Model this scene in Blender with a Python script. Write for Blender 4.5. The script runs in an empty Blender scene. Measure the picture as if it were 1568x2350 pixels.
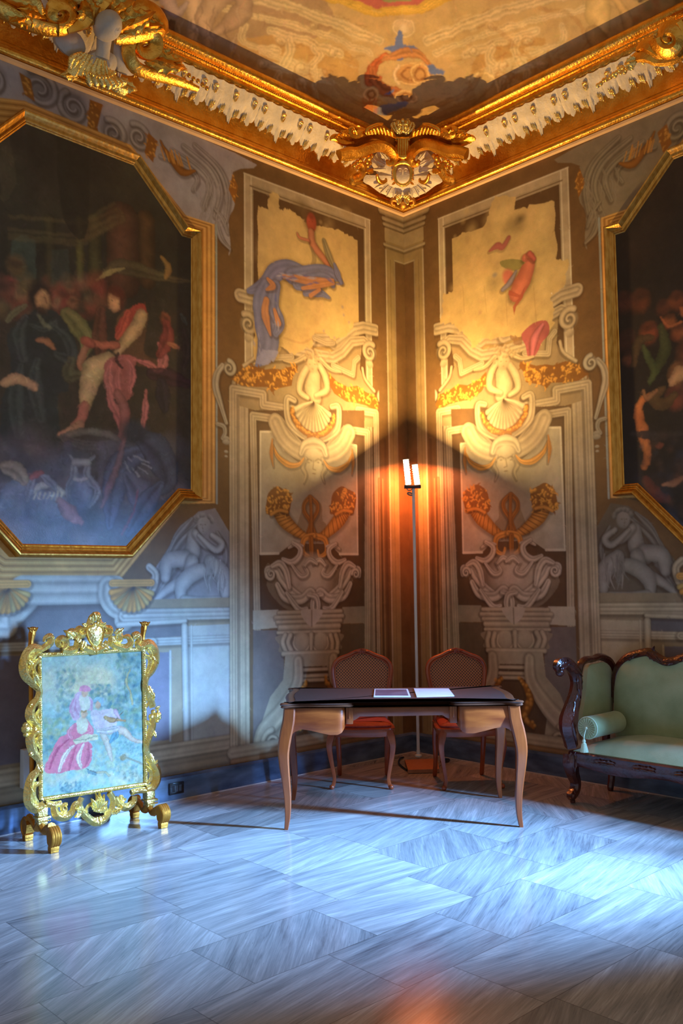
import bpy, bmesh, math, random
import numpy as np
from mathutils import Vector, Matrix
random.seed(7); rng = np.random.default_rng(7)
COL = bpy.context.scene.collection
PI = math.pi
LX, LY = -.255, -.295      # foot of the lamp
# ------------------------------------------------------------------ camera
W, H = 1568, 2350
F_PX, YAW, PIT, ROL = 2063.0, 0.81864655, 0.0768152, -0.0123571
CAM = Vector((-5.9868, -5.5087, 1.51))
_F = Vector((math.cos(PIT)*math.cos(YAW), math.cos(PIT)*math.sin(YAW), math.sin(PIT)))
_R = _F.cross(Vector((0, 0, 1))).normalized(); _U = _R.cross(_F)
_R2 = _R*math.cos(ROL) + _U*math.sin(ROL); _U2 = _U*math.cos(ROL) - _R*math.sin(ROL)
def ray(px, py):
    px, py = float(px), float(py)
    return _F + (px-W/2)/F_PX*_R2 - (py-H/2)/F_PX*_U2
def hit(px, py, p0, n):
    """the point of the plane (p0, n) seen at a photo position"""
    d = ray(px, py); n = Vector(n)
    return CAM + d*((Vector(p0)-CAM).dot(n)/d.dot(n))
def on_y(px, py, y): return hit(px, py, (0, y, 0), (0, 1, 0))
def on_x(px, py, x): return hit(px, py, (x, 0, 0), (1, 0, 0))
def PL(px, py):
    p = on_y(px, py, 0); return (-p.x, p.z)
def PR(px, py):
    p = on_x(px, py, 0); return (-p.y, p.z)
def project(P):
    P = np.asarray(P) - np.array(CAM)
    z = P @ np.array(_F)
    return W/2 + F_PX*(P @ np.array(_R2))/z, H/2 - F_PX*(P @ np.array(_U2))/z
sc = bpy.context.scene
cd = bpy.data.cameras.new('camera'); cam = bpy.data.objects.new('camera', cd); COL.objects.link(cam)
M = Matrix((( _R2.x, _U2.x, -_F.x), (_R2.y, _U2.y, -_F.y), (_R2.z, _U2.z, -_F.z)))
cam.matrix_world = Matrix.Translation(CAM) @ M.to_4x4()
cd.sensor_fit = 'VERTICAL'; cd.sensor_height = 24.0; cd.lens = F_PX/H*24.0; cd.clip_end = 60
sc.camera = cam
sc.view_settings.view_transform = 'Standard'; sc.view_settings.look = 'None'
sc.view_settings.gamma = 1; sc.view_settings.exposure = 0.0

# ------------------------------------------------------------------ object helpers
def tag(o, label=None, cat=None, group=None, kind=None):
    if label: o['label'] = label
    if cat: o['category'] = cat
    if group: o['group'] = group
    if kind: o['kind'] = kind
    return o
def thing(name, label, cat, loc=(0, 0, 0), rz=0, group=None):
    o = bpy.data.objects.new(name, None); COL.objects.link(o)
    o.location = loc; o.rotation_euler = (0, 0, rz); o.empty_display_size = .1
    bpy.context.view_layer.update()
    return tag(o, label, cat, group)
def obj(name, bm, mat, parent=None, smooth=True, local=False, kind=None, label=None):
    """link a bmesh as one object; world-space vertices are brought into the parent's frame"""
    me = bpy.data.meshes.new(name)
    bm.normal_update()
    if parent is not None and not local:
        r = parent
        bpy.context.view_layer.update()
        bm.transform(r.matrix_world.inverted())
    bm.to_mesh(me); bm.free()
    if smooth:
        me.polygons.foreach_set('use_smooth', [True]*len(me.polygons))
        try: me.set_sharp_from_angle(angle=math.radians(42))
        except Exception: pass
    mats = mat if isinstance(mat, (list, tuple)) else [mat]
    for m_ in mats: me.materials.append(m_)
    o = bpy.data.objects.new(name, me); COL.objects.link(o)
    if parent is not None: o.parent = parent
    if kind: o['kind'] = kind
    if label: o['label'] = label
    return o
def box(bm, lo, hi, bev=0.0, mtx=None):
    r = bmesh.ops.create_cube(bm, size=1)
    vs = r['verts']
    for v in vs:
        v.co = Vector([lo[i] + (v.co[i]+.5)*(hi[i]-lo[i]) for i in range(3)])
    if bev > 0:
        es = list({e for v in vs for e in v.link_edges})
        g = bmesh.ops.bevel(bm, geom=es, offset=bev, segments=2, affect='EDGES', profile=.6)
        vs = list({v for f in g['faces'] for v in f.verts} | {v for v in vs if v.is_valid})
    if mtx is not None:
        bmesh.ops.transform(bm, matrix=mtx, verts=vs)
    return vs
def smooth_pts(P, n=6, closed=False):
    P = [np.array(p, float) for p in P]
    if len(P) < 3: return [np.array(p) for p in P]
    out = []; N = len(P)
    rg = range(N if closed else N-1)
    for i in rg:
        if closed: a, b, c, d = P[(i-1) % N], P[i], P[(i+1) % N], P[(i+2) % N]
        else: a, b, c, d = P[max(i-1, 0)], P[i], P[i+1], P[min(i+2, N-1)]
        for k in range(n):
            t = k/n
            out.append(.5*((2*b)+(-a+c)*t+(2*a-5*b+4*c-d)*t*t+(-a+3*b-3*c+d)*t**3))
    if not closed: out.append(P[-1])
    return out
def interp(ws, n):
    return np.interp(np.linspace(0, 1, n), np.linspace(0, 1, len(ws)), ws)
def tube(bm, pts, rad, seg=8, n=5, flat=1.0, nrm=None, lobes=0, amp=.18, closed=False, twist=0, square=False):
    """round bar swept along smoothed points; radius may vary; nrm = direction flattened"""
    P = [Vector(p) for p in smooth_pts(pts, n, closed)] if n > 1 else [Vector(p) for p in pts]
    N = len(P); R = interp(rad if hasattr(rad, '__len__') else [rad, rad], N)
    rings = []; up = Vector(nrm) if nrm is not None else None
    prev = None
    for i, p in enumerate(P):
        if closed: t = P[(i+1) % N]-P[i-1]
        else: t = P[min(i+1, N-1)]-P[max(i-1, 0)]
        if t.length < 1e-9: t = Vector((0, 0, 1))
        t.normalize()
        if up is not None:
            b = up - t*up.dot(t)
            if b.length < 1e-5: b = t.orthogonal()
        elif prev is None: b = t.orthogonal()
        else:
            b = prev - t*prev.dot(t)
        b.normalize(); prev = b
        a = t.cross(b)
        ring = []
        for k in range(seg):
            th = 2*PI*k/seg + twist*i/N + (PI/4 if square else 0)
            r = R[i]*(1+(amp*math.cos(lobes*(th)) if lobes else 0))
            ring.append(bm.verts.new(p + a*(r*math.cos(th)) + b*(r*flat*math.sin(th))))
        rings.append(ring)
    for i in range(N if closed else N-1):
        A, B = rings[i], rings[(i+1) % N]
        for k in range(seg):
            bm.faces.new((A[k], A[(k+1) % seg], B[(k+1) % seg], B[k]))
    if not closed:
        try:
            bm.faces.new(rings[0][::-1]); bm.faces.new(rings[-1])
        except Exception: pass
    return rings
def ball(bm, c, r, seg=10, scale=(1, 1, 1), mtx=None):
    m = Matrix.Translation(Vector(c)) @ (mtx.to_4x4() if mtx is not None else Matrix()) @ Matrix.Diagonal((r*scale[0], r*scale[1], r*scale[2], 1))
    bmesh.ops.create_uvsphere(bm, u_segments=seg, v_segments=max(5, seg-3), radius=1, matrix=m)
def lathe(bm, c, prof, seg=20, axis=None):
    rings = []
    for r, z in prof:
        rings.append([bm.verts.new((r*math.cos(2*PI*k/seg), r*math.sin(2*PI*k/seg), z)) for k in range(seg)])
    for A, B in zip(rings, rings[1:]):
        for k in range(seg): bm.faces.new((A[k], A[(k+1) % seg], B[(k+1) % seg], B[k]))
    bm.faces.new(rings[0][::-1]); bm.faces.new(rings[-1])
    vs = [v for r in rings for v in r]
    m = Matrix.Translation(Vector(c))
    if axis is not None: m = m @ Vector((0, 0, 1)).rotation_difference(Vector(axis)).to_matrix().to_4x4()
    bmesh.ops.transform(bm, matrix=m, verts=vs)
def slab(bm, outer, nrm, thick, dome=0.0, holes=None):
    """a plate with a traced outline, thickness along nrm; dome pushes the middle out"""
    nrm = Vector(nrm).normalized()
    f = [bm.verts.new(Vector(p)+nrm*thick) for p in outer]; b = [bm.verts.new(Vector(p)) for p in outer]
    n = len(f)
    for i in range(n): bm.faces.new((b[i], b[(i+1) % n], f[(i+1) % n], f[i]))
    c = sum((v.co for v in f), Vector())/n
    if dome:
        prev = f
        for k in range(1, 4):
            s = 1-k/4.0
            ring = [bm.verts.new(c+(v.co-c)*s+nrm*dome*(1-s*s)) for v in f]
            for i in range(n): bm.faces.new((prev[i], prev[(i+1) % n], ring[(i+1) % n], ring[i]))
            prev = ring
        cv = bm.verts.new(c+nrm*dome)
        for i in range(n): bm.faces.new((prev[i], prev[(i+1) % n], cv))
        bm.faces.new(b[::-1])
    else:
        bm.faces.new(f); bm.faces.new(b[::-1])
def leaf(bm, P0, d, nrm, L, Wd, curl=.25, lobes=4, thick=.006, bend=0.0):
    """acanthus leaf: serrated outline, raised midrib, curling tip"""
    d = Vector(d).normalized(); nrm = Vector(nrm).normalized(); s = d.cross(nrm).normalized()
    nt, nw = 4*lobes+1, 7
    top = []; bot = []
    for i in range(nt):
        t = i/(nt-1)
        w = Wd*.5*(math.sin(PI*min(1, (t*.93+.07))**.75)+.03)*(1-.28*abs(math.cos(lobes*PI*t))*(t > .05))
        rowt = []; rowb = []
        for j in range(nw):
            u = -1+2*j/(nw-1)
            h = .10*Wd*(1-abs(u))+.05*Wd*math.cos(u*PI*2.5) + curl*L*math.sin(PI*.55*t)*(1-.3*abs(u)) - curl*L*.9*max(0, t-.75)*2.2
            p = Vector(P0)+d*(L*(t-.10*abs(u)*(1-t)))+s*(u*w+bend*L*t*t)+nrm*h
            rowt.append(bm.verts.new(p+nrm*thick*.5)); rowb.append(bm.verts.new(p-nrm*thick*.5))
        top.append(rowt); bot.append(rowb)
    for i in range(nt-1):
        for j in range(nw-1):
            bm.faces.new((top[i][j], top[i][j+1], top[i+1][j+1], top[i+1][j]))
            bm.faces.new((bot[i][j], bot[i+1][j], bot[i+1][j+1], bot[i][j+1]))
        bm.faces.new((top[i][0], top[i+1][0], bot[i+1][0], bot[i][0]))
        bm.faces.new((top[i][-1], bot[i][-1], bot[i+1][-1], top[i+1][-1]))
    for j in range(nw-1):
        bm.faces.new((top[0][j], bot[0][j], bot[0][j+1], top[0][j+1]))
        bm.faces.new((top[-1][j], top[-1][j+1], bot[-1][j+1], bot[-1][j]))
def spiral(cx, cy, r0, r1, a0, a1, n=14, ky=1.0):
    return [(cx+(r0+(r1-r0)*t)*math.cos(math.radians(a0+(a1-a0)*t)), cy+ky*(r0+(r1-r0)*t)*math.sin(math.radians(a0+(a1-a0)*t))) for t in np.linspace(0, 1, n)]
def sweep_profile(bm, path, prof, frame, closed=False):
    """profile (a, b) swept along path; frame(i) -> (vecA, vecB) at each path point (mitred by the caller)"""
    rings = []
    for i, p in enumerate(path):
        A, B = frame(i)
        rings.append([bm.verts.new(Vector(p)+A*a+B*b) for a, b in prof])
    N = len(path)
    for i in range(N if closed else N-1):
        X, Y = rings[i], rings[(i+1) % N]
        for k in range(len(prof)-1): bm.faces.new((X[k], X[k+1], Y[k+1], Y[k]))
    if not closed:
        bm.faces.new(rings[0]); bm.faces.new(rings[-1][::-1])
    return rings

# ------------------------------------------------------------------ materials
def lin(c):
    c = np.asarray(c, float)/255.0
    return np.where(c <= .04045, c/12.92, ((c+.055)/1.055)**2.4)
def L4(c): return tuple(float(x) for x in lin(c)) + (1.0,)
def new_mat(name):
    m = bpy.data.materials.new(name); m.use_nodes = True
    nt = m.node_tree; b = nt.nodes['Principled BSDF']
    return m, nt, b
def mat(name, c1, c2=None, rough=.5, metal=0, scale=6, bump=0.0, bscale=40, stretch=(1, 1, 1), coat=0, sheen=0, spec=.5, detail=4):
    m, nt, b = new_mat(name)
    N = nt.nodes; Lk = nt.links
    b.inputs['Roughness'].default_value = rough; b.inputs['Metallic'].default_value = metal
    b.inputs['Specular IOR Level'].default_value = spec
    b.inputs['Coat Weight'].default_value = coat; b.inputs['Coat Roughness'].default_value = .12
    b.inputs['Sheen Weight'].default_value = sheen
    tc = N.new('ShaderNodeTexCoord'); mp = N.new('ShaderNodeMapping'); mp.inputs['Scale'].default_value = stretch
    Lk.new(tc.outputs['Object'], mp.inputs['Vector'])
    n1 = N.new('ShaderNodeTexNoise'); n1.inputs['Scale'].default_value = scale; n1.inputs['Detail'].default_value = detail
    Lk.new(mp.outputs[0], n1.inputs['Vector'])
    cr = N.new('ShaderNodeValToRGB'); cr.color_ramp.elements[0].position = .32; cr.color_ramp.elements[1].position = .68
    cr.color_ramp.elements[0].color = L4(c1); cr.color_ramp.elements[1].color = L4(c2 if c2 is not None else c1)
    Lk.new(n1.outputs['Fac'], cr.inputs[0]); Lk.new(cr.outputs[0], b.inputs['Base Color'])
    if bump:
        n2 = N.new('ShaderNodeTexNoise'); n2.inputs['Scale'].default_value = bscale; n2.inputs['Detail'].default_value = 3
        Lk.new(mp.outputs[0], n2.inputs['Vector'])
        bp = N.new('ShaderNodeBump'); bp.inputs['Strength'].default_value = bump; bp.inputs['Distance'].default_value = .01
        Lk.new(n2.outputs['Fac'], bp.inputs['Height']); Lk.new(bp.outputs[0], b.inputs['Normal'])
    return m
def paint_mat(name, rough=.85, spec=.3, bump=.15, bscale=120, coat=0, coat_r=.3):
    """pigment comes from the mesh's colour attribute"""
    m, nt, b = new_mat(name); N = nt.nodes; Lk = nt.links
    at = N.new('ShaderNodeAttribute'); at.attribute_name = 'pigment'
    tc = N.new('ShaderNodeTexCoord')
    n = N.new('ShaderNodeTexNoise'); n.inputs['Scale'].default_value = 9; n.inputs['Detail'].default_value = 8; n.inputs['Roughness'].default_value = .7
    Lk.new(tc.outputs['Object'], n.inputs['Vector'])
    mr = N.new('ShaderNodeMapRange'); mr.inputs['From Min'].default_value = .3; mr.inputs['From Max'].default_value = .7
    mr.inputs['To Min'].default_value = .86; mr.inputs['To Max'].default_value = 1.12
    Lk.new(n.outputs['Fac'], mr.inputs['Value'])
    mx = N.new('ShaderNodeVectorMath'); mx.operation = 'SCALE'
    Lk.new(at.outputs['Color'], mx.inputs[0]); Lk.new(mr.outputs[0], mx.inputs['Scale'])
    Lk.new(mx.outputs[0], b.inputs['Base Color'])
    n2 = N.new('ShaderNodeTexNoise'); n2.inputs['Scale'].default_value = bscale; n2.inputs['Detail'].default_value = 4
    Lk.new(tc.outputs['Object'], n2.inputs['Vector'])
    bp = N.new('ShaderNodeBump'); bp.inputs['Strength'].default_value = bump; bp.inputs['Distance'].default_value = .004
    Lk.new(n2.outputs['Fac'], bp.inputs['Height']); Lk.new(bp.outputs[0], b.inputs['Normal'])
    b.inputs['Roughness'].default_value = rough; b.inputs['Specular IOR Level'].default_value = spec
    b.inputs['Coat Weight'].default_value = coat; b.inputs['Coat Roughness'].default_value = coat_r
    return m
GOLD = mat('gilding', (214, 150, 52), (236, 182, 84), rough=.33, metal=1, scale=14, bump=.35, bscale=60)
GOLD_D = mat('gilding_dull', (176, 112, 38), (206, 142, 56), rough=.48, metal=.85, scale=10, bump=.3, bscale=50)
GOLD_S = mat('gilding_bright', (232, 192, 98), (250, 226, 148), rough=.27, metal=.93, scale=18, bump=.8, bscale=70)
STUCCO = mat('white_stucco', (206, 190, 160), (232, 216, 186), rough=.8, scale=12, bump=.4, bscale=70)
WALLPAINT = paint_mat('fresco_paint', rough=.55, spec=.35)
CEILPAINT = paint_mat('ceiling_fresco_paint', rough=.7, spec=.2)
CANVAS = paint_mat('oil_paint', rough=.42, spec=.5, bump=.25, bscale=160, coat=.12, coat_r=.35)
TAPESTRY = paint_mat('tapestry_weave', rough=.9, spec=.2, bump=.5, bscale=300)
WOOD = mat('walnut', (104, 42, 14), (146, 70, 26), rough=.32, scale=3, stretch=(7, 7, .8), coat=.4, bump=.05)
WOOD_H = mat('walnut_drawer', (120, 48, 14), (160, 78, 28), rough=.32, scale=4, stretch=(1.2, 1.2, 6), coat=.4, bump=.05)
WOOD_E = mat('walnut_edge', (70, 40, 28), (104, 64, 44), rough=.28, scale=5, coat=.5)
LEATHER = mat('black_leather', (16, 21, 20), (25, 31, 29), rough=.6, scale=30, bump=.15, bscale=200)
CHAIRW = mat('chair_beech', (128, 48, 20), (164, 74, 34), rough=.35, scale=6, coat=.3)
SEATR = mat('seat_red', (146, 40, 18), (170, 56, 28), rough=.6, scale=40, bump=.3, bscale=150)
MAHOG = mat('mahogany', (52, 18, 16), (84, 34, 28), rough=.3, scale=8, coat=.45, bump=.5, bscale=45)
VELVET = mat('green_velvet', (134, 148, 106), (164, 174, 132), rough=.75, scale=5, sheen=.25, bump=.12, bscale=120, detail=7)
TASSEL = mat('tassel_cream', (190, 208, 178), (210, 222, 192), rough=.9, scale=20)
LACE = mat('pale_backing', (150, 140, 138), (180, 170, 165), rough=.9, scale=20)
STEEL = mat('painted_pole', (212, 214, 216), (222, 224, 226), rough=.35)
DARKM = mat('dark_metal', (50, 48, 50), (66, 62, 62), rough=.45, metal=.6)
PLATE = mat('lamp_foot_paint', (150, 96, 62), (164, 108, 72), rough=.55, scale=30)
BLACKP = mat('black_plastic', (14, 16, 20), (20, 22, 26), rough=.22, coat=.5)
PAPER = mat('paper', (225, 226, 235), (236, 236, 242), rough=.5, coat=.6)
INK = mat('ink', (70, 66, 84), (110, 104, 120), rough=.5, coat=.6)
GRILLE = mat('grille_paint', (196, 202, 208), (206, 210, 214), rough=.5)
def cane_mat():
    m, nt, b = new_mat('cane_weave'); N = nt.nodes; Lk = nt.links
    tc = N.new('ShaderNodeTexCoord'); mp = N.new('ShaderNodeMapping'); mp.inputs['Rotation'].default_value = (0, 0, 0)
    Lk.new(tc.outputs['Object'], mp.inputs['Vector'])
    hs = []
    for rot in (45, -45):
        mq = N.new('ShaderNodeMapping'); mq.inputs['Rotation'].default_value = (0, math.radians(rot), 0)
        Lk.new(mp.outputs[0], mq.inputs['Vector'])
        w = N.new('ShaderNodeTexWave'); w.bands_direction = 'X'; w.inputs['Scale'].default_value = 19
        Lk.new(mq.outputs[0], w.inputs['Vector']); hs.append(w)
    mu = N.new('ShaderNodeMath'); mu.operation = 'MAXIMUM'
    Lk.new(hs[0].outputs['Fac'], mu.inputs[0]); Lk.new(hs[1].outputs['Fac'], mu.inputs[1])
    cr = N.new('ShaderNodeValToRGB'); cr.color_ramp.elements[0].position = .45; cr.color_ramp.elements[0].color = L4((44, 18, 10))
    cr.color_ramp.elements[1].position = .85; cr.color_ramp.elements[1].color = L4((176, 100, 50))
    Lk.new(mu.outputs[0], cr.inputs[0]); Lk.new(cr.outputs[0], b.inputs['Base Color'])
    bp = N.new('ShaderNodeBump'); bp.inputs['Strength'].default_value = .5; bp.inputs['Distance'].default_value = .003
    Lk.new(mu.outputs[0], bp.inputs['Height']); Lk.new(bp.outputs[0], b.inputs['Normal'])
    b.inputs['Roughness'].default_value = .5
    return m
CANE = cane_mat()
def emit_mat(name, c, s):
    m, nt, b = new_mat(name)
    b.inputs['Base Color'].default_value = (0, 0, 0, 1)
    b.inputs['Emission Color'].default_value = L4(c); b.inputs['Emission Strength'].default_value = s
    return m
def floor_mat():
    m, nt, b = new_mat('bardiglio_slabs'); N = nt.nodes; Lk = nt.links
    def math_(op, a, b_=None, c=None):
        n = N.new('ShaderNodeMath'); n.operation = op
        for i, v in enumerate((a, b_, c)):
            if v is None: continue
            if isinstance(v, (int, float)): n.inputs[i].default_value = v
            else: Lk.new(v, n.inputs[i])
        return n.outputs[0]
    tc = N.new('ShaderNodeTexCoord'); sx = N.new('ShaderNodeSeparateXYZ'); Lk.new(tc.outputs['Object'], sx.inputs[0])
    X, Y = sx.outputs[0], sx.outputs[1]
    yr = math_('DIVIDE', math_('ADD', Y, 3.128), .428); row = math_('FLOOR', yr); fy = math_('SUBTRACT', yr, row)
    wn0 = N.new('ShaderNodeTexWhiteNoise'); wn0.noise_dimensions = '1D'; Lk.new(row, wn0.inputs['W'])
    xo = math_('MULTIPLY', wn0.outputs['Value'], 0.65)
    xr = math_('DIVIDE', math_('ADD', math_('ADD', X, xo), 2.43), .655); colu = math_('FLOOR', xr); fx = math_('SUBTRACT', xr, colu)
    cb = N.new('ShaderNodeCombineXYZ'); Lk.new(row, cb.inputs[0]); Lk.new(colu, cb.inputs[1])
    wn = N.new('ShaderNodeTexWhiteNoise'); wn.noise_dimensions = '3D'; Lk.new(cb.outputs[0], wn.inputs['Vector'])
    sp = N.new('ShaderNodeSeparateXYZ'); Lk.new(wn.outputs['Color'], sp.inputs[0])
    ang = math_('ADD', math_('MULTIPLY', math_('SUBTRACT', sp.outputs[0], .5), 1.1), .30)
    vr = N.new('ShaderNodeVectorRotate'); vr.rotation_type = 'Z_AXIS'
    off = N.new('ShaderNodeVectorMath'); off.operation = 'SCALE'; Lk.new(wn.outputs['Color'], off.inputs[0]); off.inputs['Scale'].default_value = 30
    Lk.new(tc.outputs['Object'], vr.inputs['Vector']); Lk.new(math_('MULTIPLY', ang, -1), vr.inputs['Angle'])
    ad = N.new('ShaderNodeVectorMath'); ad.operation = 'ADD'; Lk.new(vr.outputs[0], ad.inputs[0]); Lk.new(off.outputs[0], ad.inputs[1])
    def streak(sc, a, b2, det=6, dist=.6):
        mp = N.new('ShaderNodeMapping'); mp.inputs['Scale'].default_value = (a, b2, 1); Lk.new(ad.outputs[0], mp.inputs['Vector'])
        n = N.new('ShaderNodeTexNoise'); n.inputs['Scale'].default_value = sc; n.inputs['Detail'].default_value = det
        n.inputs['Distortion'].default_value = dist; n.inputs['Roughness'].default_value = .62
        Lk.new(mp.outputs[0], n.inputs['Vector']); return n.outputs['Fac']
    s1 = streak(2.0, .8, 8); s2 = streak(8, .7, 16, 8, .25)
    v = math_('ADD', math_('MULTIPLY', s1, .62), math_('MULTIPLY', s2, .38))
    v = math_('ADD', v, math_('MULTIPLY', math_('SUBTRACT', sp.outputs[1], .5), .10))
    cr = N.new('ShaderNodeValToRGB'); e = cr.color_ramp.elements
    e[0].position = .28; e[0].color = L4((84, 84, 86)); e[1].position = .72; e[1].color = L4((190, 188, 184))
    k = e.new(.42); k.color = L4((126, 125, 124)); k = e.new(.55); k.color = L4((152, 149, 146))
    Lk.new(v, cr.inputs[0])
    # dark dashes
    s3 = streak(16, .8, 10, 2, .2)
    dm = N.new('ShaderNodeMapRange'); dm.inputs['From Min'].default_value = .70; dm.inputs['From Max'].default_value = .76
    dm.inputs['To Min'].default_value = 1; dm.inputs['To Max'].default_value = .45; Lk.new(s3, dm.inputs['Value'])
    # joints
    ex = math_('MULTIPLY', math_('MINIMUM', fx, math_('SUBTRACT', 1, fx)), .655); ey = math_('MULTIPLY', math_('MINIMUM', fy, math_('SUBTRACT', 1, fy)), .428)
    ed = math_('MINIMUM', ex, ey)
    jm = N.new('ShaderNodeMapRange'); jm.inputs['From Min'].default_value = .0010; jm.inputs['From Max'].default_value = .0028
    jm.inputs['To Min'].default_value = .5; jm.inputs['To Max'].default_value = 1; Lk.new(ed, jm.inputs['Value'])
    # some slabs much darker
    gt = N.new('ShaderNodeMapRange'); gt.inputs['From Min'].default_value = .86; gt.inputs['From Max'].default_value = .92
    gt.inputs['To Min'].default_value = 1; gt.inputs['To Max'].default_value = .70; Lk.new(sp.outputs[2], gt.inputs['Value'])
    f = math_('MULTIPLY', math_('MULTIPLY', dm.outputs[0], jm.outputs[0]), gt.outputs[0])
    mx = N.new('ShaderNodeVectorMath'); mx.operation = 'SCALE'; Lk.new(cr.outputs[0], mx.inputs[0]); Lk.new(f, mx.inputs['Scale'])
    Lk.new(mx.outputs[0], b.inputs['Base Color'])
    b.inputs['Roughness'].default_value = .16; b.inputs['Specular IOR Level'].default_value = .5
    bp = N.new('ShaderNodeBump'); bp.inputs['Strength'].default_value = .04; bp.inputs['Distance'].default_value = .004
    n3 = N.new('ShaderNodeTexNoise'); n3.inputs['Scale'].default_value = 7; Lk.new(tc.outputs['Object'], n3.inputs['Vector'])
    Lk.new(n3.outputs['Fac'], bp.inputs['Height']); Lk.new(bp.outputs[0], b.inputs['Normal'])
    return m
FLOOR = floor_mat()
SKIRT = mat('blue_grey_marble', (52, 66, 88), (96, 116, 146), rough=.22, scale=4, stretch=(1, 1, 3), detail=9)
# ------------------------------------------------------------------ painter
class Canvas:
    """pigment raster on a flat sheet: u to the right, v upward"""
    def __init__(c, u0, u1, v0, v1, res, col):
        c.u0, c.v0, c.res = u0, v0, res
        c.nu, c.nv = int((u1-u0)/res)+1, int((v1-v0)/res)+1
        c.a = np.empty((c.nv, c.nu, 3), np.float32); c.a[:] = lin(col)
        c.tf = lambda P: np.asarray(P, float); c.halo = 0
    def view(c, P, m):
        i0 = max(0, int((P[:, 0].min()-m-c.u0)/c.res)); i1 = min(c.nu, int((P[:, 0].max()+m-c.u0)/c.res)+2)
        j0 = max(0, int((P[:, 1].min()-m-c.v0)/c.res)); j1 = min(c.nv, int((P[:, 1].max()+m-c.v0)/c.res)+2)
        if i1 <= i0 or j1 <= j0: return None
        U, V = np.meshgrid(c.u0+np.arange(i0, i1)*c.res, c.v0+np.arange(j0, j1)*c.res)
        return (slice(j0, j1), slice(i0, i1)), U, V
    def mix(c, sl, col, al):
        col = np.asarray(col, np.float32)
        c.a[sl] = c.a[sl]*(1-al[..., None]) + col*al[..., None]
    def inside(c, P, U, V):
        ins = np.zeros(U.shape, bool); n = len(P)
        for i in range(n):
            x0, y0 = P[i]; x1, y1 = P[(i+1) % n]
            if y0 == y1: continue
            cond = ((y0 > V) != (y1 > V))
            ins ^= cond & (U < (x1-x0)*(V-y0)/(y1-y0)+x0)
        return ins
    def poly(c, P, col, a=1.0, sm=0, rough=0, col2=None):
        P = c.tf(P)
        if sm: P = np.array(smooth_pts(P, sm, True))
        if rough:
            Q = []
            for i in range(len(P)):
                for t in np.linspace(0, 1, 9)[:-1]:
                    Q.append(P[i]*(1-t)+P[(i+1) % len(P)]*t+rng.normal(0, rough, 2))
            P = np.array(Q)
        r = c.view(P, 0)
        if r is None: return
        sl, U, V = r; ins = c.inside(P, U, V).astype(np.float32)*a
        if col2 is None: c.mix(sl, lin(col), ins)
        else:
            t = ((V-P[:, 1].min())/(np.ptp(P[:, 1])+1e-9)).clip(0, 1)[..., None]
            c.mix(sl, lin(col2)*(1-t)+lin(col)*t, ins)
    def dist(c, P, U, V):
        best = np.full(U.shape, 1e9, np.float32); sg = np.zeros(U.shape, np.float32); tt = np.zeros(U.shape, np.float32)
        L = np.r_[0, np.cumsum(np.hypot(*np.diff(P, axis=0).T))]; tot = L[-1]+1e-9
        for i in range(len(P)-1):
            d = P[i+1]-P[i]; l2 = d@d
            if l2 < 1e-14: continue
            t = (((U-P[i, 0])*d[0]+(V-P[i, 1])*d[1])/l2).clip(0, 1)
            ex, ey = U-P[i, 0]-t*d[0], V-P[i, 1]-t*d[1]
            D = np.hypot(ex, ey); m = D < best
            cr = (d[0]*(V-P[i, 1])-d[1]*(U-P[i, 0]))
            best[m] = D[m]; sg[m] = np.sign(cr[m]); tt[m] = ((L[i]+t*math.sqrt(l2))/tot)[m]
        return best, sg, tt
    def stroke(c, P, w, col, prof=None, a=1.0, sm=0, closed=False, soft=None):
        """w: width or list along the stroke; prof: list of brightness factors across it (left to right)"""
        P = c.tf(P)
        if sm: P = np.array(smooth_pts(P, sm, closed))
        if closed: P = np.vstack([P, P[:1]])
        ws = w if hasattr(w, '__len__') else [w, w]
        m = max(ws)*.5
        r = c.view(P, m+c.res)
        if r is None: return
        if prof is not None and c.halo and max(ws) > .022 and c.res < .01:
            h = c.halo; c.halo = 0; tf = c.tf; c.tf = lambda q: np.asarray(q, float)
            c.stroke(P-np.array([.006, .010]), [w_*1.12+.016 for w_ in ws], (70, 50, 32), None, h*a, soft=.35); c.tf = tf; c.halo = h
        sl, U, V = r
        D, S, T = c.dist(P, U, V)
        W_ = np.interp(T, np.linspace(0, 1, len(ws)), ws)*.5+1e-6
        q = D/W_
        so = c.res/W_ if soft is None else soft
        al = ((1-q)/so+.5).clip(0, 1)*a
        base = lin(col)
        if prof is not None:
            x = (q*S).clip(-1, 1)
            f = np.interp(-x, np.linspace(-1, 1, len(prof)), prof)[..., None]
            c.mix(sl, base*f, al.astype(np.float32))
        else: c.mix(sl, base, al.astype(np.float32))
    def blob(c, p, r, col, a=1.0, soft=.6, rot=0, light=None):
        """soft ellipse; light=(du,dv,k) models it like a painted ball"""
        p = c.tf([p])[0]; r = r if hasattr(r, '__len__') else (r, r)
        R = max(r)*1.05
        v = c.view(np.array([p]), R)
        if v is None: return
        sl, U, V = v; x, y = U-p[0], V-p[1]
        ca, sa = math.cos(rot), math.sin(rot); x, y = (x*ca+y*sa)/r[0], (-x*sa+y*ca)/r[1]
        q = np.hypot(x, y); al = ((1-q)/soft).clip(0, 1)*a
        k = lin(col)
        if light is not None:
            f = (1+light[2]*(x*light[0]+y*light[1]-.25*q*q)).clip(.25, 2)[..., None]; c.mix(sl, k*f, al.astype(np.float32))
        else: c.mix(sl, k, al.astype(np.float32))
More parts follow.
